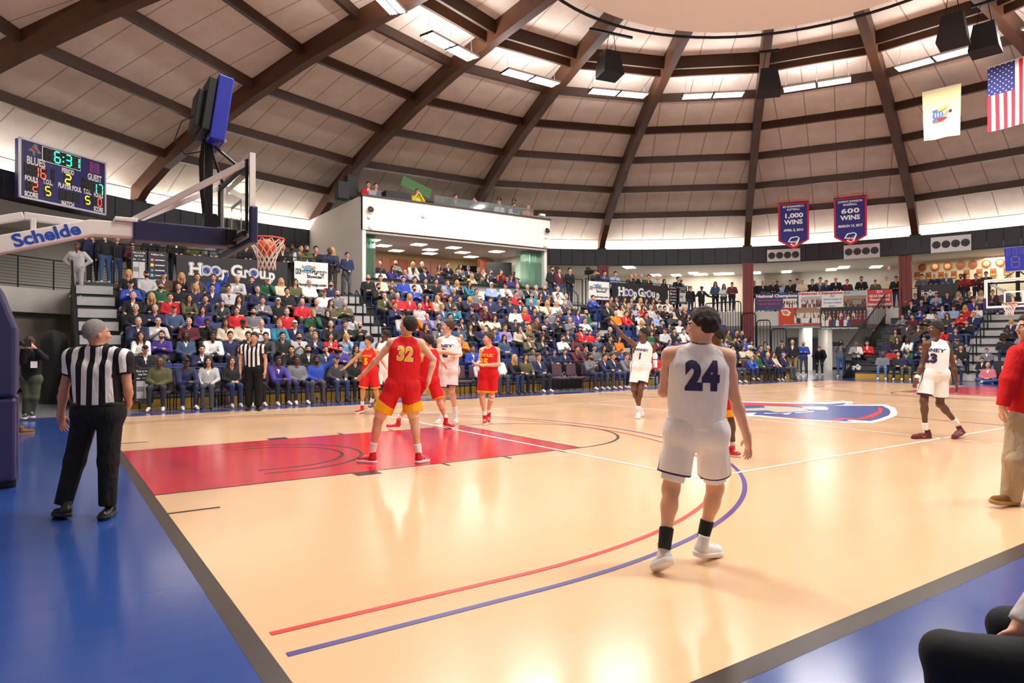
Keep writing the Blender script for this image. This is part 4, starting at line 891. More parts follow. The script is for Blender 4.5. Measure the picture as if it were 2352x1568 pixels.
s=rsheet(1834,671,1937,707,R_,name='banner',mt=M_swh,label='white National Champions banner with 2005 softball lettering',cat='banner')
s.txt('National Champions',.5,.11,.15,M_rv,fit=.97,bold=.01);teamphoto(s,.06,.27,.52,.95,2,3,14,[5,5,3,6],3)
for t,y in(('2005',.3),('NJCAA Division III',.48),('Women\'s Softball',.68),('49-8-1',.88)): s.txt(t,.76,y,.1,M_glob,fit=(.1 if y<.4 else .4 if y<.8 else .15),bold=.004)
s=rsheet(1937,668,1990,705,R_,name='banner',mt=M_ph[2],label='team photograph banner reading 45-10 between the white and red banners',cat='banner')
teamphoto(s,.0,.3,1,1,1,3,12,[5,5,3,0],4);s.txt('45-10',.16,.12,.13,M_glob,fit=.28,bold=.005);s.rect(.38,.55,.78,.82,M_greyp,e=.012)
s=rsheet(1992,666,2049,703,R_,name='banner',mt=M_rv,label='red 2010 softball champions banner, rightmost on the balcony',cat='banner')
for t,y,f in(('2010',.13,.24),('NJCAA Division III',.37,.85),('Women\'s Softball',.59,.82),('National Champions',.85,.95)): s.txt(t,.5,y,.15,M_white,fit=f,bold=.006)
s=rsheet(1789,708,1884,746,24.88,name='banner',mt=M_rv,label='orange and dark action banner hanging lower left on the balcony face',cat='banner')
s.poly([(0.02,.03),(.45,.03),(.36,.5),(.4,.9),(.02,.9)],M_ph[9]);s.poly([(.05,.1),(.2,.08),(.3,.25),(.24,.45),(.1,.4)],M_white,e=.006);s.poly([(.08,.16),(.19,.14),(.25,.26),(.2,.38),(.12,.34)],M_or,e=.008);teamphoto(s,.38,.03,.99,.92,1,3,12,[6,6,3,6],5);s.txt('NJCAA Champions',.35,.955,.05,M_white,fit=.5)
s=rsheet(1884,706,1991,755,24.86,name='banner',mt=M_gv,label='large dark green team photograph banner hanging lowest on the balcony face',cat='banner')
teamphoto(s,.01,.03,.99,.9,3,3,12,[6,5,7,3,6,5],6);s.txt('2018 Men\'s Basketball National Champions',.42,.95,.075,M_white,fit=.8,bold=.003)
# ---- lower right concourse
def rdoor(u0,v0,u1,R,lab,n,vb=843):
    p0=at_R(u0,v0,R);p1=at_R(u1,v0,R);x=p1-p0;x.z=0;w=x.length;c=(p0+p1)/2;o=empty('door_%d'%n,(c.x,c.y,0));o['kind']='structure';o.rotation_euler=(0,0,math.atan2(x.y,x.x));h=2.15
    m=MB();m.box((0,0,h/2),(w,.06,h));m.build('door_leaf',mat('slate_blue_door','434A5C',.5),o);m=MB();m.box((0,.01,h+.04),(w+.16,.1,.08));m.box((-w/2-.04,.01,h/2),(.08,.1,h));m.box((w/2+.04,.01,h/2),(.08,.1,h));m.build('door_frame',M_greyp,o)
    m=MB();m.box((w*.3,-.06,1.0),(w*.4,.04,.06));m.build('push_bar',M_hous,o)
rdoor(1809,770,1831,33.8,'',1);rdoor(1864,772,1882,33.8,'',2);rdoor(1988,770,2030,33.8,'',3)
for u,R,lab in((1850,30.5,''),(1895,31.5,'')):
    p=at_R(u,800,R);b=MB();b.box((0,0,1.4),(1.6,.3,2.8));o=b.build('wall_pier_%d'%u,M_wh);o.location=(p.x,p.y,0);o.rotation_euler=(0,0,.9);struct(o)
M_exit=mat('lit_red_exit_letter','E8405A',.5,emit=1.5)
s=rsheet(2005,755,2017,762,33.6,name='exit_sign',mt=M_swh,label='small red EXIT sign above the double door on the lower right',cat='exit sign',th=.06);s.txt('EXIT',.5,.5,.6,M_exit,fit=.85,bold=.03)
p=at_z(2042,610,6.4);
s=rsheet(2039,611,2045,619,29.9,name='exit_sign',mt=M_swh,label='small red EXIT sign in the gallery left of the second red column',cat='exit sign',th=.06);s.txt('EXIT',.5,.5,.4,M_exit,fit=.85,bold=.03)
b=MB();b.box((0,0,0),(.7,.05,.9));o=b.build('fire_cabinet',M_hous);o.location=at_R(1953,800,33.7);o.rotation_euler=(0,0,-.95);tag(o,'pale wall cabinet behind the man in a white shirt','cabinet')
# floor level black boards at right
def RBoard(u0,v0,u1,v1,rho,lab,txt,fit,fx=.5):
    s=planesheet(u0,v0,u1,v1,rho,name='barrier_board',mt=M_ban,label=lab,cat='banner',th=.06);s.o.location.z=s.h/2;s.txt(txt,fx,.4,.3,M_white,fit=fit,bold=.03);return s
RBoard(1936,827,2002,868,19.2,'black HoopGroup floor banner behind the men standing at lower right','HoopGroup',.75)
RBoard(2282,826,2345,880,17.0,'black HoopGroup floor banner right of the man seated on the floor','HoopGroup',1.3,.95)
# left corner: mural, louvre, draped equipment
for a0,a1,z0,z1,nm,mm in((131,146,3.9,6.1,'trim_70',mat('blue_seascape_mural','1F3F86',.7,noise=.5,nscale=3)),(126.5,130.6,3.8,6.3,'trim_71',mat('white_louvre','C8C8C4',.7))):
    ringwall(nm,30.1,z0,z1,mm,a0,a1,20)
o=empty('draped_equipment',(-.75,13.2,0));tag(o,'tall equipment hidden under a black cloth at the left end of the stands','covered equipment')
m=MB();n=28;ring=[]
for j,(rr,z) in enumerate([(.36,0),(.38,.6),(.36,1.2),(.34,1.7),(.28,1.95),(.05,2.05)]):
    for i in range(n):
        a=2*PI*i/n;f=1+.12*math.sin(5*a+j)*(1-.1*j);ring.append((rr*f*math.cos(a)*.9,rr*f*math.sin(a)*1.3,z))
m.add(ring,[(j*n+i,j*n+(i+1)%n,(j+1)*n+(i+1)%n,(j+1)*n+i) for j in range(5) for i in range(n)]);m.build('black_cloth',mat('black_cloth','19191C',.8),o,smooth=True)
m=MB();m.box((0,0,.05),(.5,.7,.08));m.build('cart_base',M_blk,o)
# small items along the floor edge
def bottle(u,v,lab,cl='C8DCE8',h=.22,r=.033):
    p=at_z(u,v,0);o=empty('water_bottle',p);tag(o,lab,'bottle')
    m=MB();m.lathe([(.001,0),(r,0),(r,h*.65),(r*.45,h*.85),(r*.45,h*.93)],(0,0,0),0,14);m.build('bottle_body',mat('clear_bottle_'+cl,cl,.1,trans=.6),o,smooth=True)
    m=MB();m.lathe([(r*.5,h*.92),(r*.5,h),(.001,h)],(0,0,0),0,12);m.build('cap',M_white,o);m=MB();m.lathe([(r*1.03,h*.25),(r*1.03,h*.5)],(0,0,0),0,14);m.build('wrap',M_fb,o)
for u,v,l in((495,934,'water bottle on the floor beside the brown patterned handbag'),(687,919,'water bottle on the floor left of the man waving in blue'),(718,924,'water bottle on the floor between the white sneakers'),(728,922,'second water bottle between the white sneakers'),(801,917,'water bottle on the floor left of player number 5'),(848,914,'water bottle on the floor behind player number 5')): bottle(u,v,l)
p=at_z(496,932,0);o=empty('handbag',(p.x+.15,p.y+.25,0));tag(o,'brown patterned handbag on the floor under the woman in light grey','handbag')
M_hb=mat('brown_patterned_leather','5A4030',.5,noise=.4,nscale=40);m=MB();m.add([(-.24,-.09,0),(.24,-.09,0),(.24,.09,0),(-.24,.09,0),(-.2,-.03,.27),(.2,-.03,.27),(.2,.03,.27),(-.2,.03,.27)],[(0,3,2,1),(4,5,6,7),(0,1,5,4),(1,2,6,5),(2,3,7,6),(3,0,4,7)]);m.build('bag_body',M_hb,o,bevel=.02)
m=MB();m.tube([(.14*math.cos(t*PI/10),0,.26+.12*math.sin(t*PI/10)) for t in range(11)],.01);m.build('handle',mat('tan_leather_strap','B08A52',.5),o,smooth=True)
p=at_z(378,935,0);o=empty('drink_can',p);tag(o,'yellow and dark drink can by the foot of the man in dark green','can');m=MB();m.lathe([(.001,0),(.04,0),(.045,.02),(.045,.13),(.038,.15),(.001,.15)],(0,0,0),0,14);m.build('can_body',M_yel,o,smooth=True);m=MB();m.lathe([(.0455,.05),(.0455,.1)],(0,0,0),0,14);m.build('can_label',M_blk,o)
p=at_z(1166,903,0);o=empty('paper_cup',p);tag(o,'tall red and white drink cup on the floor by the seated man in white','cup');m=MB();m.lathe([(.001,0),(.035,0),(.05,.2),(.055,.2),(.001,.21)],(0,0,0),0,14);m.build('cup_body',M_white,o,smooth=True);m=MB();m.lathe([(.041,.05),(.048,.15)],(0,0,0),0,14);m.build('red_print',M_bred,o)
# front row chairs
def chair():
    r=empty('padded_chair');m=MB();m.box((0,0,.45),(.46,.46,.07));m.build('seat',mat('maroon_grey_upholstery','5A4450',.8),r,bevel=.02)
    m=MB();m.box((0,.23,.74),(.44,.05,.42),0,Matrix.Rotation(-.12,3,'X'));m.build('backrest',MATS['maroon_grey_upholstery'],r,bevel=.02)
    for sx in(-.2,.2):
        for sy in(-.2,.2): m=MB();m.tube([(sx*1.05,sy*1.1,0),(sx,sy,.43)],.013,0,6);m.build('leg',M_steelb,r)
    for sx in(-.21,.21): m=MB();m.tube([(sx,.2,.42),(sx,.24,.92)],.013,0,6);m.build('back_frame',M_steelb,r)
    return r
CH=chair();CHN=[0]
def chair_at(x,y,rz,label):
    if CHN[0]==0:o=CH
    else:o=copy_tree(CH)
    CHN[0]+=1;o.location=(x,y,0);o.rotation_euler=(0,0,rz);tag(o,label,'chair','padded chairs along the sideline')
# ================================================================ FIGURES: smooth-union volumes meshed with surface nets
F32=np.float32
def V(*a): return np.array(a,dtype=float)
def nrm(v): v=np.asarray(v,float);return v/ (np.linalg.norm(v)+1e-9)
def dcap(P,a,b,ra,rb):
    ab=b-a;L2=ab@ab+1e-9;t=((P[...,0]-a[0])*ab[0]+(P[...,1]-a[1])*ab[1]+(P[...,2]-a[2])*ab[2])/L2;t=np.clip(t,0,1)
    dx=P[...,0]-a[0]-t*ab[0];dy=P[...,1]-a[1]-t*ab[1];dz=P[...,2]-a[2]-t*ab[2]
    return np.sqrt(dx*dx+dy*dy+dz*dz)-(ra+(rb-ra)*t)
def dell(P,c,r,R):
    Q=(P-c)@R;q=Q/r;k=np.sqrt((q*q).sum(-1));g=np.sqrt(((q/r)**2).sum(-1))+1e-6
    return k*(k-1)/g
I3=np.eye(3)
def cap(a,b,ra,rb,tag='',k=.03,cut=None): return ('c',np.asarray(a,float),np.asarray(b,float),ra,rb,k,cut,tag)
def ell(c,r,R=I3,tag='',k=.02,cut=None): return ('e',np.asarray(c,float),np.asarray(r,float),R,None,k,cut,tag)
def pd(p,P):
    d=dcap(P,p[1],p[2],p[3],p[4]) if p[0]=='c' else dell(P,p[1],p[2],p[3])
    if p[6]:
        for (q,n) in p[6]: d=np.maximum(d,(P-q)@n)
    return d
def pbox(p):
    if p[0]=='c':
        r=max(p[3],p[4]);return np.minimum(p[1],p[2])-r,np.maximum(p[1],p[2])+r
    r=max(p[2]);return p[1]-r,p[1]+r
def sdmesh(prims,h,cuts=(),subs=()):
    """returns verts, quads. cuts: planes (q,n) removing the n side; subs: prims carved away"""
    lo=np.min([pbox(p)[0] for p in prims],0)-.03;hi=np.max([pbox(p)[1] for p in prims],0)+.03
    n=np.ceil((hi-lo)/h).astype(int)+1
    ax=[(lo[i]+h*np.arange(n[i])) for i in range(3)];F=np.full(n,1.0,dtype=float)
    def blk(b0,b1,m):
        i0=np.maximum(0,np.floor((b0-m-lo)/h).astype(int));i1=np.minimum(n,np.ceil((b1+m-lo)/h).astype(int)+1)
        if (i1<=i0).any(): return None,None
        sl=tuple(slice(i0[i],i1[i]) for i in range(3));G=np.stack(np.meshgrid(*[ax[i][sl[i]] for i in range(3)],indexing='ij'),-1);return sl,G
    for p in prims:
        b0,b1=pbox(p);sl,G=blk(b0,b1,p[5]+.03)
        if sl is None:continue
        d=pd(p,G);f=F[sl];k=p[5];hh=np.clip(k-np.abs(f-d),0,None)/k;F[sl]=np.minimum(f,d)-hh*hh*k*.25
    for p in subs:
        b0,b1=pbox(p);sl,G=blk(b0,b1,.02)
        if sl is None:continue
        F[sl]=np.maximum(F[sl],-pd(p,G))
    if len(cuts):
        G=np.stack(np.meshgrid(*ax,indexing='ij'),-1)
        for q,nn in cuts: F=np.maximum(F,(G-np.asarray(q))@np.asarray(nn))
    S=F<0
    acc=np.zeros(tuple(n-1)+(3,));cnt=np.zeros(tuple(n-1))
    cor=[(i,j,k) for i in(0,1) for j in(0,1) for k in(0,1)]
    def sub(A,c): return A[c[0]:n[0]-1+c[0],c[1]:n[1]-1+c[1],c[2]:n[2]-1+c[2]]
    # candidate cells
    ms=np.zeros(tuple(n-1),int)
    for c in cor: ms+=sub(S,c)
    cells=np.argwhere((ms>0)&(ms<8))
    if len(cells)==0: return np.zeros((0,3)),np.zeros((0,4),int)
    cf={c:F[cells[:,0]+c[0],cells[:,1]+c[1],cells[:,2]+c[2]] for c in cor}
    a=np.zeros((len(cells),3));ct=np.zeros(len(cells))
    for c in cor:
        for d in range(3):
            if c[d]==0:
                e=list(c);e[d]=1;e=tuple(e);f0,f1=cf[c],cf[e];m=(f0<0)!=(f1<0);t=np.where(m,f0/(f0-f1+1e-12),0)
                pt=np.zeros((len(cells),3));pt[:]=c;pt[:,d]+=t;a+=pt*m[:,None];ct+=m
    vt=lo+h*(cells+a/ct[:,None])
    idx=-np.ones(tuple(n-1),int);idx[cells[:,0],cells[:,1],cells[:,2]]=np.arange(len(cells))
    Q=[]
    for d in range(3):
        sl0=[slice(1,n[i]-1) for i in range(3)];sl0[d]=slice(0,n[d]-1);sl1=list(sl0);sl1[d]=slice(1,n[d])
        A=S[tuple(sl0)];B=S[tuple(sl1)];e=np.argwhere(A!=B);off=np.array([1,1,1]);off[d]=0;e0=e+off
        fl=A[e[:,0],e[:,1],e[:,2]];u,w=(d+1)%3,(d+2)%3
        def g(du,dw): x=e0.copy();x[:,u]-=du;x[:,w]-=dw;return idx[x[:,0],x[:,1],x[:,2]]
        q=np.stack([g(1,1),g(0,1),g(0,0),g(1,0)],1);q[~fl]=q[~fl][:,::-1];Q.append(q)
    Q=np.concatenate(Q);Q=Q[(Q>=0).all(1)]
    return vt,Q
def relax(vt,Q,it=2,lam=.5):
    for _ in range(it):
        s=np.zeros_like(vt);c=np.zeros(len(vt))
        for i in range(4):
            a,b=Q[:,i],Q[:,(i+1)%4];np.add.at(s,a,vt[b]);np.add.at(s,b,vt[a]);np.add.at(c,a,1);np.add.at(c,b,1)
        vt=vt*(1-lam)+lam*s/np.maximum(c,1)[:,None]
    return vt
def mkmesh(name,parts,mats):
    """parts: list of (verts,quads,matidx array or int, attrs dict)"""
    V_=[];Q_=[];M_=[];n=0;at={}
    for vt,q,mi,at1 in parts:
        V_.append(vt);Q_.append(q+n);M_.append(np.full(len(q),mi) if np.isscalar(mi) else mi);n+=len(vt)
    Vv=np.concatenate(V_);Qq=np.concatenate(Q_);Mm=np.concatenate(M_)
    me=bpy.data.meshes.new(name);me.vertices.add(len(Vv));me.vertices.foreach_set('co',Vv.astype(F32).ravel())
    me.loops.add(len(Qq)*4);me.loops.foreach_set('vertex_index',Qq.astype(np.int32).ravel());me.polygons.add(len(Qq))
    me.polygons.foreach_set('loop_start',np.arange(0,len(Qq)*4,4,dtype=np.int32));me.polygons.foreach_set('material_index',Mm.astype(np.int32));me.polygons.foreach_set('use_smooth',np.ones(len(Qq),bool))
    for m in mats: me.materials.append(m)
    names=set(k for p in parts for k in (p[3] or {}))
    for k in names:
        a=me.attributes.new(k,'FLOAT','POINT');a.data.foreach_set('value',np.concatenate([(p[3] or {}).get(k,np.full(len(p[0]),9.)) for p in parts]).astype(F32))
    me.update();me.validate();return me
def fcent(vt,q): return vt[q].mean(1)
def frame(fwd,up):
    y=-nrm(fwd);z=np.asarray(up,float);z=nrm(z-y*(z@y));x=np.cross(y,z);return np.stack([x,y,z],1)   # local: +x subject-left?, -y forward, z up (columns)
# ---------------------------------------------------------------- heads
def head_prims(H,R,s=1,fem=False,beard=False):
    T=lambda x,y,z:H+R@(V(x,y,z)*s)
    p=[ell(T(0,.012,.02),V(.077,.096,.098)*s,R,'head',.02),ell(T(0,-.032,-.05),V(.056 if not fem else .05,.058,.062)*s,R,'head',.03),ell(T(0,-.06,-.088),V(.026,.022,.018)*s,R,'head',.02),
       cap(T(0,-.092,.015),T(0,-.112,-.022),.009*s,.0135*s,'head',.012),ell(T(0,-.082,.032),V(.05,.014,.012)*s,R,'head',.015)]
    for g in(-1,1): p+=[ell(T(.079*g,.012,-.012),V(.01,.018,.03)*s,R,'head',.008),ell(T(.04*g,-.068,-.02),V(.022,.02,.022)*s,R,'head',.02),ell(T(.018*g,-.098,-.022),V(.008,.008,.007)*s,R,'head',.006)]
    p+=[ell(T(0,-.09,-.052),V(.024,.01,.012)*s,R,'head',.012)]
    return p
def hair_mesh(kind,H,R,s,h):
    T=lambda x,y,z:H+R@(V(x,y,z)*s);P_=lambda q,n:(T(*q),R@nrm(V(*n)))
    if kind in('s','b','e','y','z','z2'):
        g=.010 if kind in('z','y') else .02
        top=ell(T(0,.018,.026+(.006 if g>.015 else 0)),V(.077+g*.7,.096+g*.8,.1+g)*s,R,'hair')
        cuts=[P_((0,-.055,.062),(0,-.72,-.70)),P_((0,.0,-.045),(0,.05,-1))]
        if kind=='z': cuts.append(P_((0,0,.055),(0,-.35,.94)))
        pr=[top]
        return sdmesh(pr,h,cuts)
    if kind in('l','L'):
        pr=[ell(T(0,.02,.03),V(.09,.112,.114)*s,R,'h',.02)]
        for g in(-1,1): pr+=[cap(T(.07*g,-.01,.03),T(.088*g,.02,-.13),.032*s,.036*s,'h',.03),cap(T(.088*g,.02,-.13),T(.075*g,.0,-.24),.036*s,.022*s,'h',.03)]
        pr+=[cap(T(0,.07,0),T(0,.075,-.2),.06*s,.05*s,'h',.04)]
        return sdmesh(pr,h,[],[ell(T(0,-.09,-.04),V(.056,.1,.115)*s,R)])
    if kind=='c':
        a=sdmesh([ell(T(0,.014,.03),V(.085,.106,.1)*s,R,'h'),],h,[P_((0,0,.045),(0,-.12,-1))])
        b=sdmesh([ell(T(0,-.13,.052),V(.066,.07,.014)*s,R@np.array([[1,0,0],[0,.97,.22],[0,-.22,.97]]),'h')],min(h,.012),[])
        return np.concatenate([a[0],b[0]]),np.concatenate([a[1],b[1]+len(a[0])])
    if kind=='h':
        return sdmesh([ell(T(0,.016,.034),V(.09,.11,.108)*s,R,'h')],h,[P_((0,-.06,.05),(0,-.5,-.87)),P_((0,0,-.01),(0,0,-1))])
    if kind=='H':
        pr=[ell(T(0,.03,.02),V(.105,.115,.125)*s,R,'h'),cap(T(0,.06,-.06),T(0,.07,-.16),.08*s,.09*s,'h',.03)];return sdmesh(pr,h,[],[ell(T(0,-.1,-.02),V(.066,.12,.1)*s,R)])
def face_mats(vt,q,H,R,s,base,eye,lip,brow,beard=None):
    c=(fcent(vt,q)-H)@R/s;mi=np.full(len(q),base)
    for g in(-1,1):
        mi[(np.abs(c[:,0]-.031*g)<.0125)&(np.abs(c[:,2]-.009)<.0065)&(c[:,1]<-.05)]=eye
        mi[(np.abs(c[:,0]-.033*g)<.018)&(np.abs(c[:,2]-.031)<.005)&(c[:,1]<-.05)]=brow
    mi[(np.abs(c[:,0])<.021)&(np.abs(c[:,2]+.053)<.0075)&(c[:,1]<-.06)]=lip
    if beard is not None:
        d=(c[:,1]<-.0)&(c[:,2]<-.032)&(c[:,2]>-.12)&~((np.abs(c[:,0])<.02)&(np.abs(c[:,2]+.053)<.008));mi[d&(mi==base)]=beard
    return mi
# ---------------------------------------------------------------- crowd bodies
M_eye=mat('dark_eye','2A1C18',.4);
SK={'':'D9A488','M':'B98263','D':'6B4430','V':'4A2E22'}
TOPC={'k':('black','1B1B20'),'n':('navy','232A4E'),'g':('grey','6E7078'),'l':('light grey','B9B8BC'),'w':('white','EDECEC'),'r':('red','C0202C'),'m':('maroon','5C2030'),'b':('royal blue','2A49B0'),'t':('teal','2B7C94'),'G':('green','23583E'),'o':('olive','57573A'),'B':('brown','5C4234'),'T':('cream','D8C8B0'),'O':('orange','E8781E'),'p':('purple','43358A'),'L':('light blue','8FA9D2'),'y':('yellow','D8C83C'),'P':('pink','C06A78'),'d':('denim blue','3E5272'),'c':('charcoal','3C3C42'),'x':('plaid','6A3A3C'),'v':('lavender','8C82B8')}
HAIRC={'s':('dark-haired','1C1512'),'b':('brown-haired','4A3222'),'e':('fair-haired','A87E4A'),'y':('grey-haired','A8A4A0'),'z':('balding','6A5A50'),'l':('long-blond-haired','C29A5C'),'L':('long-dark-haired','35221A'),'c':('dark-capped','23242E'),'w':('white-capped','E4E2E0'),'R':('red-capped','B02028'),'h':('beanie-wearing','4A4A52'),'H':('hooded',''),'u':('blue-capped','2A3F90')}
PANTS=['2A3350','33456A','1E1E24','3E5680','26262C','5A5448','2A3350']
def pose_seated(kind,fem):
    w=.9 if fem else 1;J={};ly=0
    if kind in('lean','chin'): ly=-.12 if kind=='lean' else -.06
    J['P']=V(0,0,.1);J['C']=V(0,.05+ly,.5);J['N']=V(0,.05+ly*1.1,.55);J['H']=V(0,.01+ly*1.35,.72-(.02 if ly else 0))
    for g,n in((-1,'l'),(1,'r')):
        J['sh'+n]=V(.185*g*w,.05+ly,.49);J['hp'+n]=V(.09*g,-.01,.09);J['kn'+n]=V((.15 if not fem else .1)*g,-.43,.1);J['an'+n]=V((.15 if not fem else .1)*g,-.40,-.37);J['to'+n]=V((.17 if not fem else .11)*g,-.55,-.43)
    if kind=='cross':
        for g,n in((-1,'l'),(1,'r')): J['kn'+n]=V(.34*g,-.27,.13);J['an'+n]=V(-.06*g,-.36-.04*g,.06);J['to'+n]=V(-.18*g,-.34-.04*g,.05)
    A={'lap':((.25,-.04,.25),(.07,-.26,.2)),'fold':((.24,-.1,.28),(-.06,-.2,.33)),'lean':((.21,-.3,.2),(.03,-.48,.22)),'phone':((.23,-.1,.26),(.06,-.28,.38)),'knees':((.26,-.08,.26),(.14,-.34,.19))}
    for g,n in((-1,'l'),(1,'r')):
        k=kind if kind in A else 'lap'
        e,wr=A[k];e=V(e[0]*g*w,e[1]+ly*.5,e[2]);wr=V(wr[0]*g,wr[1]+ly*.3,wr[2])
        if kind=='fold' and g>0: wr=wr+V(0,-.03,.03)
        if kind=='chin' and g>0: e=V(.17,-.26,.3);wr=V(.035,-.19,.56)
        if kind=='wave' and g>0: e=V(.34,.0,.6);wr=V(.42,-.05,.88)
        if kind=='wave' and g<0: pass
        J['el'+n]=e;J['wr'+n]=wr
    return J
def pose_stand(kind,fem):
    w=.9 if fem else 1;J={};J['P']=V(0,0,.95);J['C']=V(0,0,1.4);J['N']=V(0,0,1.46);J['H']=V(0,-.03,1.63);ly=0
    if kind=='bend': ly=-.3;J['C']=V(0,-.3,1.22);J['N']=V(0,-.36,1.25);J['H']=V(0,-.5,1.3);J['P']=V(0,.08,.95)
    if kind=='rail': ly=-.12;J['C']=V(0,-.12,1.37);J['N']=V(0,-.15,1.43);J['H']=V(0,-.22,1.59)
    A={'bend':((.27,-.3,.95),(.14,-.2,.66)),'rail':((.26,-.22,1.12),(.1,-.42,1.06)),'fold':((.26,-.08,1.15),(-.06,-.2,1.2)),'down':((.25,.03,1.12),(.25,-.03,.86)),'clasp':((.26,.0,1.13),(.03,-.19,.98)),'cam':((.24,-.14,1.25),(.07,-.2,1.5)),'hip':((.36,.05,1.18),(.18,-.04,1.0)),'spread':((.38,-.1,1.18),(.58,-.25,1.1))}
    e,wr=A[kind]
    for g,n in((-1,'l'),(1,'r')):
        J['sh'+n]=V(.185*g*w,ly,(1.4+(ly*.25)) if kind!='bend' else 1.2);J['hp'+n]=V(.095*g,0,.92);J['kn'+n]=V(.11*g,-.01,.5);J['an'+n]=V(.12*g,.02,.09);J['to'+n]=V(.14*g,-.14,.035);J['el'+n]=V(e[0]*g,e[1],e[2]);J['wr'+n]=V(wr[0]*g,wr[1]-(.04 if g>0 and kind=='fold' else 0),wr[2])
    return J
def body_prims(J,s=1,fem=False,puff=None):
    puff=puff if puff is not None else (.014 if fem else .026)
    P=J['P'];C=J['C'];up=nrm(C-P);pr=[]
    for n in'lr':
        sh,hp=J['sh'+n],J['hp'+n];a=C*.45+sh*.55-up*.09;b=P*.3+hp*.7+up*.09
        pr+=[cap(a,b,(.098+puff)*s,(.098+puff)*s,'torso',.05),cap(J['N'],sh,.045*s,.06*s,'torso',.04),cap(sh,J['el'+n],(.052+puff)*s,(.042+puff)*s,'arm',.03),cap(J['el'+n],J['wr'+n],(.042+puff*.8)*s,(.03+puff*.5)*s,'arm',.02)]
        d=nrm(J['wr'+n]-J['el'+n]);pr+=[ell(J['wr'+n]+d*.055*s,V(.036,.036,.036)*s,I3,'hand',.02),cap(J['wr'+n],J['wr'+n]+d*.1*s,.03*s,.022*s,'hand',.02)]
        pr+=[cap(hp,J['kn'+n],.095*s,.068*s,'leg',.04),cap(J['kn'+n],J['an'+n],.064*s,.046*s,'leg',.025),cap(J['an'+n]+V(0,.02,-.0),J['to'+n],.045*s,.038*s,'foot',.02)]
    pr+=[cap(C-up*.14,P+up*.08,(.105+puff)*s,(.112+puff)*s,'torso',.05),cap(J['hpl'],J['hpr'],.115*s,.115*s,'leg',.04),cap(J['N']-up*.02,J['H']-V(0,0,.06*s),.052*s,.05*s,'neck',.03)]
    return pr
CACHE={}
def crowd_mesh(posture,kind,fem,beard=False):
    key=(posture,kind,fem,beard)
    if key in CACHE:return CACHE[key]
    J=(pose_seated if posture=='sit' else pose_stand)(kind,fem);pr=body_prims(J,1,fem);vt,q=sdmesh(pr,.024);vt=relax(vt,q,1,.4)
    c=fcent(vt,q);D=np.stack([pd(p,c) for p in pr]);tg=np.array([{'torso':1,'arm':1,'hand':0,'leg':2,'foot':3,'neck':0}[p[7]] for p in pr])[D.argmin(0)]
    # open collar
    N=J['N'];y=c[:,1]-N[1];m=(tg==1)&(np.abs(c[:,0])<.05*np.clip((c[:,2]-(N[2]-.2))/.2,0,1))&(y<-.02)&(c[:,2]>N[2]-.2)&(c[:,2]<N[2]+.05);tg[m]=6
    H=J['H'];R=I3;hp=head_prims(H,R,1,fem);v2,q2=sdmesh(hp,.0105);m2=face_mats(v2,q2,H,R,1,0,4,5,7,7 if beard else None)
    me=mkmesh('crowd_%s_%s_%d%d'%(posture,kind,fem,beard),[(vt,q,tg,None),(v2,q2,m2,None)],[mat('skin_a',SK['']),]+[M_eye]*7)
    CACHE[key]=(me,J);return CACHE[key]
HC={}
def hairobj(kind):
    if kind not in HC:
        k={'w':'c','R':'c','u':'c'}.get(kind,kind);vt,q=hair_mesh(k,V(0,0,0),I3,1,.014);vt=relax(vt,q,1,.4);HC[kind]=mkmesh('hair_'+kind,[(vt,q,0,None)],[M_eye])
    return HC[kind]
def fabric(h): return mat('fabric_'+h,h,.85,bump=.35,nscale=22,noise=.12)
def skinm(k): return mat('skin_%s'%(k or 'light'),SK[k],.5,noise=.05,nscale=10)
def person(posture,kind,loc,rz,top,hair,skin='',fem=None,child=False,label='',group=None,pants=None,inner=None,beard=False,scale=1):
    fem=(hair in'lL') if fem is None else fem
    me,J=crowd_mesh(posture,kind,fem,beard);o=bpy.data.objects.new('person',me);COL.objects.link(o)
    sc=(.8 if child else 1)*scale;o.location=loc;o.rotation_euler=(0,0,rz);o.scale=(sc,sc,sc)
    hc=HAIRC[hair][1] or TOPC[top][1]
    tc=TOPC[top][1];hcol='241A16' if hair in'cwRhHuz' else hc
    ms=[skinm(skin),fabric(tc),fabric(pants or random.choice(PANTS)),mat('shoe_'+random.choice(['dark','dark','pale']),'222226' if random.random()<.7 else 'D8D8D8',.6),M_eye,mat('lip_'+(skin or 'l'),{'':'A85C50','M':'8A4A40','D':'4E2A24','V':'38201C'}[skin],.5),fabric(inner) if inner else fabric(tc),mat('brow_'+hcol,hcol,.8)]
    for i,m in enumerate(ms): o.material_slots[i].link='OBJECT';o.material_slots[i].material=m
    hm=hairobj(hair);nm={'c':'cap','w':'cap','R':'cap','u':'cap','h':'beanie','H':'hood'}.get(hair,'hair')
    ho=bpy.data.objects.new(nm,hm);COL.objects.link(ho);ho.parent=o;ho.location=J['H'];ho.material_slots[0].link='OBJECT';ho.material_slots[0].material=mat(nm+'_'+hc,hc,.75,bump=.5,nscale=60,noise=.25)
    tag(o,label,'person',group);return o
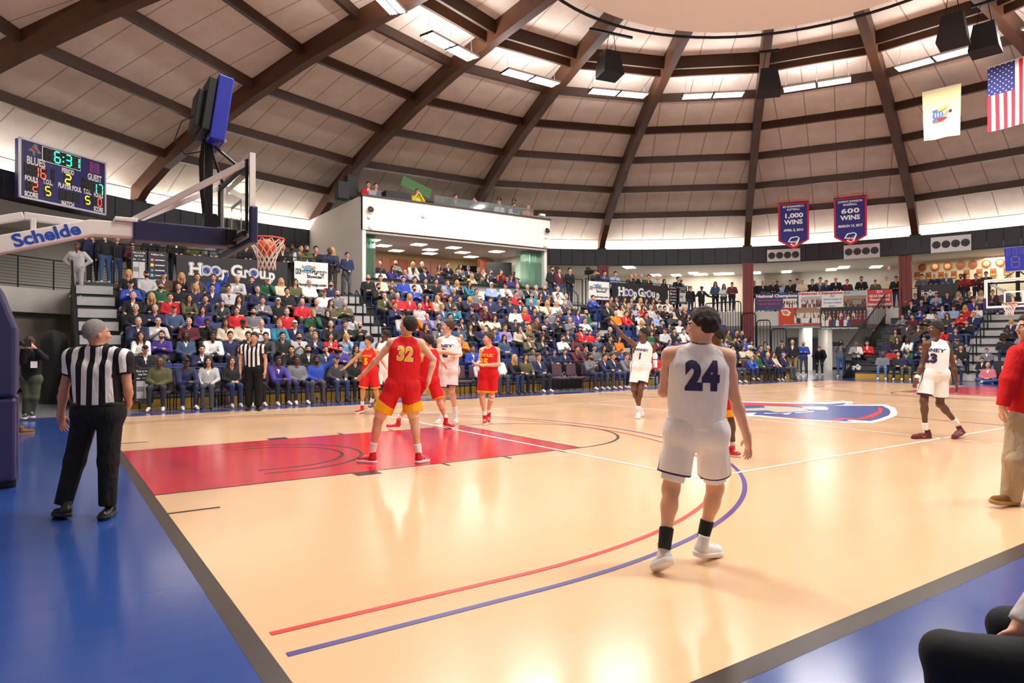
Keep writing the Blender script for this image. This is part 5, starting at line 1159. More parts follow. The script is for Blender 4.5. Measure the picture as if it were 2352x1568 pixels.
CROWD='2:1.23kc|2.61ns|3.59nL|5.06ks|5.56ks|6.06db|6.56ps|7.06oL|11.33bsM|13.95gHM.|14.45nHM.|14.95nb.|15.45nb.|15.95ms|16.45cs|16.95gs|17.45oL|17.95cH|18.45bs.|18.95BL|21.42nb|25.41ns|26.29TL|26.79Tw|27.68nb|28.26kz 3:1.20wL|1.70pb|2.31dLD|3.00wsD|3.50ns|4.00ks|4.50cs|5.00ks|5.50ls|6.00ne|6.50rL|7.00Ll|7.75Ly|11.27Oz|13.12dL|14.26oc|14.90cL|15.92wb|16.63msD|17.73db|18.45ks|18.95OL|21.24mLD|22.05bb.|22.67pyD|25.89gL|26.39ks|26.89cs|27.39bs|27.89gs. 4:1.20ny|1.70lz|2.50my|3.01ksD|3.51TLM|4.01TcD|4.55wy|5.05te|5.58nw|6.10cb.|6.75ky|7.25kb|7.75kz|10.19mL|10.73gsD|11.58dc|12.08kL|12.62ny|13.14bs.|13.64vb|14.28TL|14.78ol|15.40kw|16.74cb.|17.45rc|17.95rs.|18.45ns.|18.95ky|21.62Gs.|22.49lc|23.13ks|23.69ws|26.50Tl|27.00oL|27.50ks|28.00ns 5:1.20ky|1.70ny|2.20dR|3.00pL|3.98rb|4.48gs|5.53ry|6.39Ge|6.89kH|7.75lsD.|9.62lc|10.12Oy|10.62vz|11.12gs|11.62ns|12.12cs.|12.62ksD|13.12TsD|13.62TL|14.12kzD|14.62ns.|15.12ns.|15.62Bs|16.12ns|16.77kb|17.44gz|18.27wb|21.59Tl|22.35BL|23.04ks|23.54cs.|24.29wy|24.80nc 6:1.20ky|1.70kl|2.20rb|2.70oL|3.20ns|3.70cb.|4.20kL|4.94gb|5.45kw|6.25ry|6.75gy|7.25oL|7.75oy|9.69nb|10.70lz|11.67de|12.17th|13.00nc|13.60my|15.09wc|15.59rl|16.09ns|16.91gy|17.41ny|17.95db|18.45pL|18.95Gz|20.75Oy|21.25rb|21.75kL|22.25wR|22.75cs|23.49Lc|24.48cHD|25.18ksD|25.68kH 7:1.20bc|2.03Gh|2.53ks|3.03nl|3.53ns|4.03ls|4.96ny|5.94ks|7.25wR|7.75gz|9.54oz|10.11ry|10.61rl|11.31rL|11.81Tl|12.31cs|12.81kb|13.31nl|13.81mw|14.31ns|14.81nc|15.31nR|15.81ns|16.31ny|16.81Ty|17.31Tl|17.81wl|18.31ny|20.87ky|21.73TL|22.23oe|22.73LL|23.23rL|23.78ly|24.28kb|24.78ks|25.28Ty|25.78ky|26.28gl|27.08kb|27.58nb 8:1.20kl|1.70lc|2.20Bu|2.70kl|3.20cb|3.70bb*|4.44ly|4.94nb|5.44Gw|5.94Tl|6.44oL|6.94wy|7.75nb|9.64ks|10.14cs.|11.16bs|12.45my|12.99ny|14.07gb|15.61kz|16.11rs|16.95th|17.45kL|17.95kc|18.45ws|18.95gy|20.60bs|21.64Bs|22.14nu|22.64oL|23.14gs|23.64Tl|24.14cL|24.64BL|25.14wc|25.64wy 9:9.50kz|10.02Ts|10.52cs.|11.02bs|11.52ls|12.02ks|12.52ks|13.02Lb|13.52kl|14.02tL|15.27Lw|15.95wc|16.68gz|17.23kz|17.73gy|18.23nz|18.92wy'
FRONT='1.37ozD|1.93ncD|2.49lL|3.05kL|3.61ccD|4.17psD|4.73gsD|5.29bsD*|5.85cc|6.41kL|6.97ks|10.60le.|11.34wsM|11.90kl|12.46oL|13.02nb|15.35gsM|15.91ns|16.47nb|17.03gb|17.59rz|18.74rs|23.55ky|24.64be.|25.20Gb|25.76ny|26.32TL|27.13nu'
ENDC='1:-0.43ks.|0.57gs 2:-0.46gs.|0.51ks|2.11nb|2.61Ge.|3.37rsD. 3:-0.97kcD|0.82cc|2.17ks|2.82wLD|3.32kL|3.82nsD. 4:-0.96ksD|1.04nb|1.57rs|2.82csD|3.62oL 5:-0.99nl|0.76kb|1.32nc|2.30BcD|2.80Bs.|3.30ccD 6:0.62ne|1.12rs|1.72cL|2.22gs|2.72cs|3.22ms|3.73gs 7:0.62wL|1.12rl|1.62Lc|2.12Lz|2.62wsD.|3.12bs.|3.62nw. 8:0.91pb|1.48kR|2.57nz|3.25nz|3.75ks 9:-0.25gw|0.25mb|0.75Tl|1.24cz|1.74gl|2.24ns|2.74Ls|3.24ns|3.74nb|4.24rc'
# ================================================================ SPECTATORS
COVER=[]
def age(code): return '.' in code
def describe(code):
    top=TOPC[code[0]][0];h=HAIRC[code[1]][0];who='child' if '.' in code else ('woman' if code[1] in'lL' else 'man')
    return h,who,top
def spawn(posture,kind,loc,rz,code,label,group=None,**k):
    sk=''.join(c for c in code[2:] if c in'DMV');top,hair=code[0],code[1]
    if '*' in code: kind='wave'
    if hair=='z' and random.random()<.4: hair='y'
    o=person(posture,kind,loc,rz,top,code[1],sk,child='.' in code,label=label,group=group,inner=(random.choice(['F0EEEA','E0E0E4','2A2A30','F0EEEA']) if random.random()<.35 else None),beard=(random.random()<.2 and code[1] not in'lL' and '.' not in code),**k)
    COVER.append(((Vector(loc)-CAM).length,o));return o
def parse_rows(s):
    out={}
    for part in s.split(' '):
        k,r=part.split(':');L=[]
        for e in r.split('|'):
            i=0
            while e[i] in'-0123456789.': i+=1
            # a trailing '.' belongs to the code only after letters
            L.append((float(e[:i]),e[i:]))
        out[int(k)]=L
    return out
ROWN={1:'lowest step',2:'lowest',3:'second',4:'third',5:'fourth',6:'fifth',7:'sixth',8:'seventh',9:'topmost'}
used_lab=set()
def uniq(base,tails):
    for t in ['']+tails:
        l=(base+t).strip();l=' '.join(l.split()[:16])
        if l not in used_lab: used_lab.add(l);return l
    used_lab.add(l);return l
def rowlabels(L,row,blk):
    labs=[]
    for i,(x,c) in enumerate(L):
        h,w,t=describe(c);lt=describe(L[i-1][1])[2] if i>0 else None;rt=describe(L[i+1][1])[2] if i+1<len(L) else None
        if lt and rt: mid='between '+lt+' and '+rt
        elif rt: mid='at the left end beside '+rt
        elif lt: mid='at the right end beside '+lt
        else: mid='alone'
        base='%s %s in %s %s, %s row, %s'%(h,w,t,mid,row,blk)
        labs.append(uniq(base,[' left half',' middle',' right half',' again further right']))
    return labs
CR=parse_rows(CROWD);BN=[(.9,8.1,'left block'),(9.1,19.3,'middle block'),(20.2,29.0,'right block')]
KS=['lap','fold','lean','chin','phone','knees'];KW=[.28,.2,.16,.12,.1,.14]
SEATS=[]
for k in sorted(CR):
    y,z=rowA(k)
    for bi,(a,b,nm) in enumerate(BN):
        L=[e for e in CR[k] if a<=e[0]<=b]
        labs=rowlabels(L,ROWN[k],'far '+nm)
        for (x,c),lab in zip(L,labs):
            spawn('sit',KS[rng.choice(6,p=KW)],(x,y+.12,z+.07),rng.uniform(-.35,.1),c,lab,'spectators in the far stands')
        xs=sorted(e[0] for e in L);pts=[a+.05-.25]+xs+[b-.05+.25]
        for x in xs: SEATS.append((x,y,z,0,k,nm,False))
        for p0,p1 in zip(pts[:-1],pts[1:]):
            n=int((p1-p0-.35)/.5)
            for i in range(n):
                if k==9: continue
                SEATS.append((p0+(p1-p0)*(i+1)/(n+1),y,z,0,k,nm,True))
EN=parse_rows(ENDC)
for k in sorted(EN):
    r,z=rowB(k);L=EN[k];labs=rowlabels(L,ROWN[k],'far hoop stands')
    for (t,c),lab in zip(L,labs):
        q=RB(r+.12,t,z+.07);spawn('sit',KS[rng.choice(6,p=KW)],tuple(q),math.radians(AZ-90)+rng.uniform(-.2,.4),c,lab,'spectators behind the far hoop')
        if k>1: SEATS.append((*RB(r,t).xy,z,math.radians(AZ-90),k,'the stands behind the far hoop',False))
SEATS.sort(key=lambda s:(not s[6],(Vector((s[0],s[1],s[2]))-CAM).length))
rest=MB()
for i,(x,y,z,rz,k,nm,em) in enumerate(SEATS):
    if i<300:
        if i==0:o=SEATP
        else:o=SEATP.copy();COL.objects.link(o)
        o.location=(x,y,z);o.rotation_euler=(0,0,rz)
        blk='the far %s'%nm if 'block' in nm else nm
        if em: tag(o,'empty navy plastic seat in the %s row of %s'%(ROWN[k],blk),'seat','empty navy seats, %s row, %s'%(ROWN[k],blk))
        else: tag(o,'navy plastic seat under a spectator, %s row of %s'%(ROWN[k],blk),'seat','occupied navy seats, %s row, %s'%(ROWN[k],blk))
    else:
        Rz=Matrix.Rotation(rz,3,'Z');o_=Vector((x,y,z));rest.box(o_+Rz@Vector((0,.1,.035)),(.45,.4,.05),0,Rz);rest.box(o_+Rz@Vector((0,.34,.25)),(.45,.035,.32),0,Rz)
if rest.v: tag(rest.build('bleacher_seats',M_seat),'remaining navy seats hidden under the crowd at the far ends of the stands','seats',kind='stuff')
# front row on padded chairs
FRL=parse_rows('1:'+FRONT)[1];labs=rowlabels(FRL,'floor chair','along the far sideline')
for i,((x,c),lab) in enumerate(zip(FRL,labs)):
    h,w,t=describe(c);spawn('sit',['lap','lean','knees','lap','phone','lean'][i%6],(x,8.93,.47),rng.uniform(-.3,.2),c,lab,'spectators on floor chairs',pants=['2B3138','2A3350','4A4E58','33456A','1E1E24'][i%5])
    chair_at(x,8.97,0,'padded folding chair under the %s %s in %s on the far sideline'%(h,w,t))
for x in(7.6,8.2,10.0,14.0,14.65,19.6,20.3): chair_at(x,8.97,0,'empty padded chair on the far sideline at %s'%{7.6:'left of player number 5',8.2:'far side behind player number 5',10.0:'behind player number 32',14.0:'right of the woman with blond hair',14.65:'beside the dark coats',19.6:'right of the slanted banner',20.3:'left of the raised-arm player'}[x])
# railings: standing people.  (u,v,code,kind)
def stand_at(u,v,Y,z0,code,kind,label,rz=0,group=None,hz=1.63,**k):
    p=at_y(u,v,Y);s=(p.z-z0)/hz/(.8 if '.' in code else 1);s=max(.88,min(1.1,s));x_=min(max(p.x,10.75),19.6) if z0>6 else p.x;return spawn('stand',kind,(x_,Y,z0),rz,code,label,group,scale=s,**k)
wl=[(268,548,'ks','down','at the left end'),(304,562,'ms.','rail','above the App Store sign'),(347,545,'ks','rail','above the Follow Us sign'),(401,545,'kb','rail','at the left end of the long banner'),(445,548,'os','rail','over the first letters of the long banner'),(487,548,'gs','rail','just left of the hoop backboard'),(563,548,'ks','rail','right behind the rim'),(644,556,'ks','rail','just right of the rim net'),(669,568,'csD','rail','left of the pale grey hoodie'),(684,562,'ls','rail','between charcoal and olive'),(700,568,'oH','rail','above the white showcase sign'),(723,562,'ks','rail','right of the olive hood'),(751,569,'nzD','rail','at the right end of the white sign'),(763,576,'cl','down','behind the railing end')]
for u,v,c,kd,w in wl:
    h,ww,t=describe(c);stand_at(u,v,16.92,3.66,c,kd,uniq('%s %s in %s standing %s on the left walkway'%(h,ww,t,w),[]),rng.uniform(-.2,.2),'people along the left walkway railing')
stand_at(797,587,16.45,3.66,'ns','clasp',uniq('bearded young man in dark jacket at the walkway stairs beside the box',[]),.1,pants='5A5A62')
for u,v,c,w in((198,535,'ks','left'),(213,532,'ns','middle, navy hoodie back'),(241,540,'kb','right, in blue jeans')):
    p=at_d(u,v,22.6);spawn('stand','down',(p.x,p.y,3.66),PI+.3,c,uniq('person with back turned at the top of the left stairs, %s'%w,[]),pants='3E5680' if u==241 else '26262C')
p=at_d(186,684,21.3);spawn('stand','hip',(p.x-.1,p.y,3.1),-.4,'lhD',uniq('man in pale grey tracksuit and black beanie climbing the left stairs',[]),pants='A9A8AC')
wr=[(1268,617,'ks','clasp','far left with white hood'),(1278,614,'ksD','clasp','second from the press box'),(1284,622,'ms','down','partly hidden in dark red'),(1308,612,'ks','clasp','alone left of the white sign'),(1367,619,'cc','cam','behind the video camera'),(1384,627,'ds','rail','left of the boy in white'),(1393,632,'wsD.','rail','over the white sign end'),(1409,624,'Ls','rail','in the gap between the signs'),(1444,634,'cz','rail','over the banner letter H'),(1455,627,'kz','rail','tall and rearmost'),(1467,626,'Gy','rail','in black jacket over green'),(1483,634,'Bc','rail','at the banner middle'),(1502,637,'ly','rail','right of the brown jacket'),(1521,645,'kL','rail','at the banner right end'),(1552,638,'ks','rail','behind the pale blue shirt'),(1558,642,'Lz','rail','leaning over the App Store sign')]
for u,v,c,kd,w in wr:
    h,ww,t=describe(c);stand_at(u,v,16.95 if kd!='clasp' else 17.1,3.66,c,kd,uniq('%s %s in %s on the right walkway, %s'%(h,ww,t,w),[]),rng.uniform(-.3,.1),'people along the right walkway railing')
stand_at(1586,662,16.2,3.3,'kh','down',uniq('hooded man in black beside the far signs at the stand top',[]),-.3);stand_at(1611,662,15.9,3.3,'kcD','spread',uniq('large man in black with arms spread at the top right of the far stands',[]),-.3,pants='1B1B20')
o=empty('video_camera',at_y(1352,625,16.6));tag(o,'black shoulder video camera beside the capped operator on the right walkway','camera');m=MB();m.box((0,0,0),(.16,.45,.24));m.tube([(0,-.2,0),(0,-.42,0)],.07);m.box((0,.05,.2),(.12,.2,.08));m.build('camera_body',M_blk,o);m=MB();m.tube([(0,0,-.1),(0,0,-.95)],.03);m.build('support_pole',M_blk,o)
def bal_at(u,v,R,z0,code,kind,label,hz=1.6,face=None,**k):
    p=at_R(u,v,R);s=max(.85,min(1.1,(p.z-z0)/hz/(.8 if '.' in code else 1)));a=math.atan2(p.y-DC.y,p.x-DC.x);return spawn('stand',kind,(p.x,p.y,z0),a-PI/2 if face is None else face,code,label,scale=s,**k)
bl=[(1643,653,'dL'),(1662,657,'wL'),(1681,653,'xc'),(1733,651,'ky'),(1752,650,'ky'),(1776,648,'kz'),(1785,651,'cc'),(1797,654,'Lz'),(1815,649,'ks'),(1831,641,'cc'),(1842,645,'Tz'),(1866,647,'kb'),(1884,642,'gs'),(1898,649,'nb'),(1920,640,'kz'),(1946,648,'ms'),(1979,641,'ks'),(2011,647,'oR'),(2036,640,'Tz'),(2059,640,'ks')]
for i,(u,v,c) in enumerate(bl):
    h,ww,t=describe(c);n_=describe(bl[i-1][2])[2] if i else 'nobody';n2=describe(bl[i+1][2])[2] if i+1<len(bl) else 'the red column'
    bal_at(u,v,25.35,3.65,c,'rail' if i%3 else 'clasp',uniq('%s %s in %s on the balcony between %s and %s'%(h,ww,t,n_,n2),[' further right']),group='people on the balcony')
# behind the far hoop, upper rail
for i,(x,y,c) in enumerate([(210,55,'gs'),(372,70,'nz'),(528,65,'dy'),(720,80,'Bs'),(770,75,'rsD'),(915,75,'ms'),(1035,55,'cs')]):
    p=RBhit(2080+x/5.6,620+y/5.6,26.0);h,ww,t=describe(c);spawn('stand','rail' if i in(3,4,5) else 'fold',(p.x,p.y,3.66),math.radians(AZ-90),c,uniq('%s %s in %s standing under the wall plaques, %s'%(h,ww,t,W9[i]),[]),'people below the plaques',scale=max(.85,min(1.08,(p.z-3.66)/1.62)))
# lower right floor
def floor_at(u,v,d,code,kind,label,face=None,**k):
    p=at_d(u,v,d);s=max(.9,min(1.1,p.z/1.63));a=math.atan2(p.y,p.x-DC.x);return spawn('stand',kind,(p.x,p.y,0),(a-PI/2) if face is None else face,code,label,scale=s,**k)
floor_at(1796,788,32.5,'kc','clasp',uniq('man in black with dark cap eating beside the sideline chairs',[]),pants='26262C')
floor_at(1820,786,33,'kz','clasp',uniq('bald man in black fleece and khaki trousers near the blue door',[]),pants='A8946C')
floor_at(1845,789,35.9,'bz','fold',uniq('bearded man in blue sweater and grey trousers with folded arms',[]),pants='4A4A50')
floor_at(1882,786,36,'kh','bend',uniq('man in black with grey beanie bending forward by the dark doorway',[]),pants='1B1B20')
o=floor_at(1931,787,33.9,'gL','cam',uniq('long-haired camera operator in grey hoodie and blue jeans on the floor',[]),pants='3F5C92')
floor_at(1966,789,34.4,'wz','fold',uniq('bald man in white shirt with folded arms at lower right',[]),pants='303034');floor_at(1992,788,34.4,'rs','fold',uniq('man in red long-sleeved shirt with folded arms at lower right',[]),pants='1B1B20')
p=at_d(1922,790,33.5);o=empty('video_camera',p);tag(o,'black hand-held video camera of the grey-hoodie operator','camera');m=MB();m.box((0,0,0),(.18,.34,.2));m.tube([(0,-.1,0),(-.1,-.3,0)],.07);m.build('camera_body',M_blk,o)
for i,(u,v,c,pn) in enumerate([(2027,807,'gzD','5A7AA8'),(2063,809,'ks','1B1B20'),(2082,818,'nc','6A6450')]):
    p=RBhit(u,v,17.45);h,ww,t=describe(c);spawn('sit',['lap','lap','chin'][i],(p.x,p.y,.47),math.radians(AZ-90)+.2,c,uniq('%s %s in %s on a floor chair before the far hoop stands'%(h,ww,t),[]),pants=pn)
    chair_at(p.x,p.y,math.radians(AZ-90)+.2,'padded chair under the man in %s before the far hoop stands'%t)
p=RBhit(2269,838,16.9);spawn('sit','cross',(p.x,p.y,.03),math.radians(AZ-90),'Py',uniq('grey-haired man in pink sweater sitting cross-legged on the floor at right',[]),pants='33508A')
# suite guests and press deck
sg=[(873,606,'ky',1),(909,604,'gz',1),(946,607,'Tl',1),(968,606,'ky',1),(1009,611,'BL',1),(1029,608,'ks',1),(1057,612,'gL',1),(1076,616,'nu',1),(1095,620,'kh',1),(1108,621,'ws',1),(1128,625,'ns',1),(1152,625,'rs',1),(1180,629,'kcD',1),(874,620,'whD',0),(898,616,'pL',0),(929,625,'vz',0),(949,621,'lcD',0),(976,620,'nc',0),(1007,627,'nb',0),(1051,622,'ks',0),(1080,633,'Tl',0),(1102,638,'GL',0),(1120,635,'kL',0),(1151,638,'kLD',0),(1174,638,'pL',0),(1189,644,'nc',0)]
for i,(u,v,c,b_) in enumerate(sg):
    Y=19.55 if b_ else 18.28;p=at_y(u,v,Y);z0=max(3.98,p.z-.72);h,ww,t=describe(c)
    spawn('sit',KS[i%6],(min(max(p.x,10.6),19.5),Y,z0),rng.uniform(-.2,.2),c,uniq('%s %s in %s in the %s row of the suite, %s half'%(h,ww,t,'rear' if b_ else 'front','left' if u<1020 else 'right'),[' centre',' again']),'guests in the suite')
    s_=MB();s_.box((0,0,0),(.4,.36,.05));s_.tube([(0,0,-.03),(0,0,-(z0-3.95)+.02)],.04);s_.tube([(0,0,-(z0-3.95)+.02),(0,0,-(z0-3.95))],.16,seg=12);o=s_.build('bar_stool',M_blk);o.location=(min(max(p.x,10.6),19.5),Y,z0-.02);tag(o,'black stool under the %s %s in %s, %s suite row'%(h,ww,t,'rear' if b_ else 'front'),'stool','stools in the suite')
for u,v,c,kd,l in((824,418,'rs','clasp','man in red shirt at the left end of the press deck'),(863,416,'gs','fold','young man in grey hoodie standing on the press deck'),(958,431,'yb','cam','camera operator in yellow jacket on the press deck'),(1042,440,'ks','rail','man in black with headphones behind the first tripod'),(1088,444,'kb','cam','operator in dark vest leaning to the second tripod camera'),(1146,459,'wy','clasp','older commentator in white shirt and headset, left'),(1180,462,'wb','clasp','bearded commentator in white shirt, dark tie and headset'),(1208,477,'Oz','rail','man in orange jacket at the right end of the press deck')):
    stand_at(u,v,18.45,6.91,c,kd,l,-.1,'people on the press deck')
for u,v in((1146,459),(1180,462)):
    p=at_y(u,v,18.45);o=empty('headset',(p.x,18.43,p.z+.03));tag(o,'black headset worn by the %s commentator'%('older' if u==1146 else 'bearded'),'headset');m=MB();m.tube([(.1*math.cos(t*PI/8),0,.12*math.sin(t*PI/8)) for t in range(9)],.014);m.build('headband',M_blk,o)
    for g in(-1,1): m=MB();m.lathe([(.001,-.02),(.04,-.02),(.04,.02),(.001,.02)],(g*.1,0,0),0,12,Matrix.Rotation(PI/2,3,'Y'));m.build('ear_cup',M_blk,o)
# ================================================================ PLAYERS, OFFICIALS AND OTHER NEAR FIGURES
def vec(v): return np.array([v[0],v[1],v[2]],float)
FWv,RTv,UPv=vec(_fw),vec(_r2),vec(_u2)
FWh=nrm(V(_fw.x,_fw.y,0));RTh=nrm(V(_r2.x,_r2.y,0))
def dirang(deg): # 0 = away from the camera, 90 = towards picture left, 180 = facing the camera
    a=math.radians(deg);return FWh*math.cos(a)-RTh*math.sin(a)
def fabmat(name,base,trim=None,tw=.012,stripe=None,sw=.012,bump=.3,shirtstripes=False,rough=.75):
    if name in MATS:return MATS[name]
    m=bpy.data.materials.new(name);m.use_nodes=True;nt=m.node_tree;b=nt.nodes['Principled BSDF'];b.inputs['Roughness'].default_value=rough;b.inputs['Specular IOR Level'].default_value=.3
    tc=nt.nodes.new('ShaderNodeTexCoord');n=nt.nodes.new('ShaderNodeTexNoise');n.inputs['Scale'].default_value=9;n.inputs['Detail'].default_value=3;n.inputs['Distortion'].default_value=.6
    mp=nt.nodes.new('ShaderNodeMapping');mp.inputs['Scale'].default_value=(1.6,1.6,.7);nt.links.new(tc.outputs['Object'],mp.inputs[0]);nt.links.new(mp.outputs[0],n.inputs['Vector'])
    bp=nt.nodes.new('ShaderNodeBump');bp.inputs['Strength'].default_value=bump;bp.inputs['Distance'].default_value=.06;nt.links.new(n.outputs['Fac'],bp.inputs['Height']);nt.links.new(bp.outputs['Normal'],b.inputs['Normal'])
    col=None
    def rgb(h):
        r=nt.nodes.new('ShaderNodeRGB');r.outputs[0].default_value=(*hexc(h),1);return r.outputs[0]
    def mixin(cur,fac,h):
        x=nt.nodes.new('ShaderNodeMix');x.data_type='RGBA';nt.links.new(fac,x.inputs[0]);nt.links.new(cur,x.inputs[6]);nt.links.new(rgb(h),x.inputs[7]);return x.outputs[2]
    def less(attr,w):
        a=nt.nodes.new('ShaderNodeAttribute');a.attribute_name=attr;a.attribute_type='GEOMETRY';l=nt.nodes.new('ShaderNodeMath');l.operation='LESS_THAN';l.inputs[1].default_value=w;nt.links.new(a.outputs['Fac'],l.inputs[0]);return l.outputs[0]
    col=rgb(base)
    if shirtstripes:
        a=nt.nodes.new('ShaderNodeAttribute');a.attribute_name='u';f=nt.nodes.new('ShaderNodeMath');f.operation='MULTIPLY';f.inputs[1].default_value=1/.105;g=nt.nodes.new('ShaderNodeMath');g.operation='FRACT';l=nt.nodes.new('ShaderNodeMath');l.operation='LESS_THAN';l.inputs[1].default_value=.5
        nt.links.new(a.outputs['Fac'],f.inputs[0]);nt.links.new(f.outputs[0],g.inputs[0]);nt.links.new(g.outputs[0],l.inputs[0]);col=mixin(col,l.outputs[0],'18181B')
    if stripe: col=mixin(col,less('stripe',sw),stripe)
    if trim: col=mixin(col,less('trim',tw),trim)
    nt.links.new(col,b.inputs['Base Color']);MATS[name]=m;return m
def partobj(root,name,vt,q,m,attrs=None,org=None,mi=0,smooth_it=2):
    if smooth_it: vt=relax(vt,q,smooth_it,.4)
    a2={k:f(vt) for k,f in (attrs or {}).items()}
    me=mkmesh(name,[(vt-org,q,mi,a2)],m if isinstance(m,list) else [m]);o=bpy.data.objects.new(name,me);COL.objects.link(o);o.parent=root;return o
def hand_prims(w,d,pn,side,s,r,curl=.5,spread=.0,tag='hand'):
    """w wrist, d finger direction, pn palm normal (palm faces pn), side: thumb direction"""
    d=nrm(d);pn=nrm(pn-d*(pn@d));t=nrm(np.cross(d,pn));t=t if t@side>0 else -t;pr=[]
    R=np.stack([t,pn,d],1);pr.append(ell(w+d*.048*s,V(.04,.017,.052)*s,R,tag,.012));pr.append(cap(w-d*.01,w+d*.03*s,.026*s,.026*s,tag,.02))
    ln=[.068,.076,.071,.055]
    for i in range(4):
        x=(.03-.02*i);b=w+d*.088*s+t*x*s;dd=nrm(d+t*(.14-.09*i)*(1+spread*3)+pn*curl*.25);L=ln[i]*s
        p1=b+dd*L*.5;d2=nrm(dd+pn*curl*.7);p2=p1+d2*L*.3;d3=nrm(d2+pn*curl*.7);p3=p2+d3*L*.25
        pr+=[cap(b,p1,r,r*.95,tag,.004),cap(p1,p2,r*.95,r*.9,tag,.003),cap(p2,p3,r*.9,r*.75,tag,.003)]
    b=w+d*.025*s+t*.03*s;d1=nrm(d*.75+t*.7+pn*.25);p1=b+d1*.035*s;p2=p1+nrm(d+t*.25+pn*.3)*.03*s;pr+=[cap(b,p1,r*1.25,r*1.1,tag,.01),cap(p1,p2,r*1.1,r*.85,tag,.004)]
    return pr
NAVYL=lambda: mat('navy_number','262450',.6)
def hero(name_label,J,body,face,skin,hair,haircol,kit,h=.011,s=1,group=None,tilt=0,hands=(0,0),roll=0,extra=None,hairstyle='s'):
    """J: dict of pixel joints (u,v,depth) -> metres; body/face: facing angles"""
    G={k:vec(at_d(*v)) if len(v)==3 else v for k,v in J.items()}
    for k in('tol','tor','hel','her'):
        if k in G: G[k]=V(G[k][0],G[k][1],max(G[k][2],.048))
    foot=(G['tol'][:2]+G['tor'][:2])/2;org=V(foot[0],foot[1],0)
    root=empty('person',tuple(org));tag(root,name_label,'person',group)
    bf=dirang(body);ff=nrm(dirang(face)+V(0,0,tilt));C=(G['shl']+G['shr'])/2;P=(G['hpl']+G['hpr'])/2;up=nrm(C-P);H=G['H'];N=G['N'];R=frame(ff,V(0,0,1)+RTh*roll)
    rt=nrm(np.cross(bf,up));  # picture-right independent: subject's right = cross(fwd,up)
    sk=mat('hero_skin_'+skin,skin,.45,noise=.04,nscale=7,bump=.03)
    fr=.0095 if h<.008 else .0105
    bp_=[]
    for n in'lr':
        sh,el_,wr,hp,kn,an,to=[G[k+n] for k in('sh','el','wr','hp','kn','an','to')]
        a=C*.45+sh*.55-up*.09*s;b=P*.3+hp*.7+up*.1*s
        bp_+=[cap(a,b,.1*s,.092*s,'torso',.05),cap(N,sh,.04*s,.058*s,'torso',.04),ell(sh-up*.015,V(.062,.062,.068)*s,I3,'arm',.03)]
        m1=sh*.55+el_*.45;bp_+=[cap(sh,m1,.05*s,.048*s,'arm',.03),cap(m1,el_,.047*s,.037*s,'arm',.02)]
        m2=el_*.7+wr*.3;bp_+=[cap(el_,m2,.036*s,.042*s,'arm',.02),cap(m2,wr,.041*s,.026*s,'arm',.02)]
        hd=G.get('hd'+n);d=nrm(hd-wr) if hd is not None else nrm(wr-el_);lat=RTh if n=='r' else -RTh
        bp_+=hand_prims(wr,d,-lat*.8-bf*.2 if abs(d[2])>.5 else V(0,0,-1.),bf if abs(d[2])>.5 else nrm(bf+V(0,0,.6)),s,fr,hands[0],hands[1])
        q1=hp*.6+kn*.4;bp_+=[cap(hp,q1,.088*s,.082*s,'leg',.04),cap(q1,kn,.08*s,.056*s,'leg',.03),ell(kn,V(.055,.055,.06)*s,I3,'leg',.03)]
        ax=nrm(an-kn);bk=-nrm(bf-ax*(bf@ax));c1=kn*.7+an*.3;bp_+=[cap(kn,c1,.05*s,.052*s,'leg',.03),ell(c1+bk*.018*s,V(.05,.05,.1)*s,frame(bf,-ax),'leg',.03),cap(c1,an,.048*s,.035*s,'leg',.03)]
    bp_+=[cap(C-up*.13*s,P+up*.06*s,.105*s,.105*s,'torso',.05),cap(G['hpl'],G['hpr'],.105*s,.105*s,'torso',.05),cap(N-up*.03,H-R@V(0,-.01,.07)*s,.058*s,.054*s,'neck',.03)]
    bp_+=head_prims(H,R,s)
    vt,q=sdmesh(bp_,h);vt=relax(vt,q,2,.35)
    # lips and brow tint by material slot
    mi=face_mats(vt,q,H,R,s,0,0,1,2,None)
    lipc=tuple(min(1,max(0,x)) for x in hexc(skin));lip=mat('lip_'+skin,(lipc[0]*.75,lipc[1]*.45,lipc[2]*.45),.4);br=mat('brow_'+haircol,haircol,.8)
    body_o=partobj(root,'body',vt,q,[sk,lip,br],None,org,mi,0)
    # eyes
    e=MB()
    for g in(-1,1):
        c=H+R@(V(.031*g,-.083,.009)*s);e.ball(tuple(c-org),(.0125*s,.0125*s,.0105*s),0,10);c2=H+R@(V(.031*g,-.0925,.009)*s);e.ball(tuple(c2-org),.0062*s,1,8)
    e.build('eyes',[mat('eye_white','E8E2DC',.3),mat('iris_dark','2A1A12',.3)],root,smooth=True)
    # hair
    hv,hq=hair_mesh(hairstyle,H,R,s,h*.9)
    if len(hv):
        if hairstyle in'sb': 
            rr=np.sin(hv[:,0]*95)*np.cos(hv[:,1]*83)*np.sin(hv[:,2]*71);dd=hv-H;dd/=np.linalg.norm(dd,axis=1)[:,None];hv=hv+dd*(rr*.006)[:,None]
        partobj(root,'hair',hv,hq,mat('hair_hero_'+haircol,haircol,.7,bump=.8,nscale=90,noise=.3),None,org,0,1)
    # clothes
    X=dict(G=G,C=C,P=P,up=up,N=N,H=H,R=R,bf=bf,rt=rt,org=org,root=root,s=s,h=h)
    for fn,args in kit: fn(X,**args)
    # shoes and socks
    return X
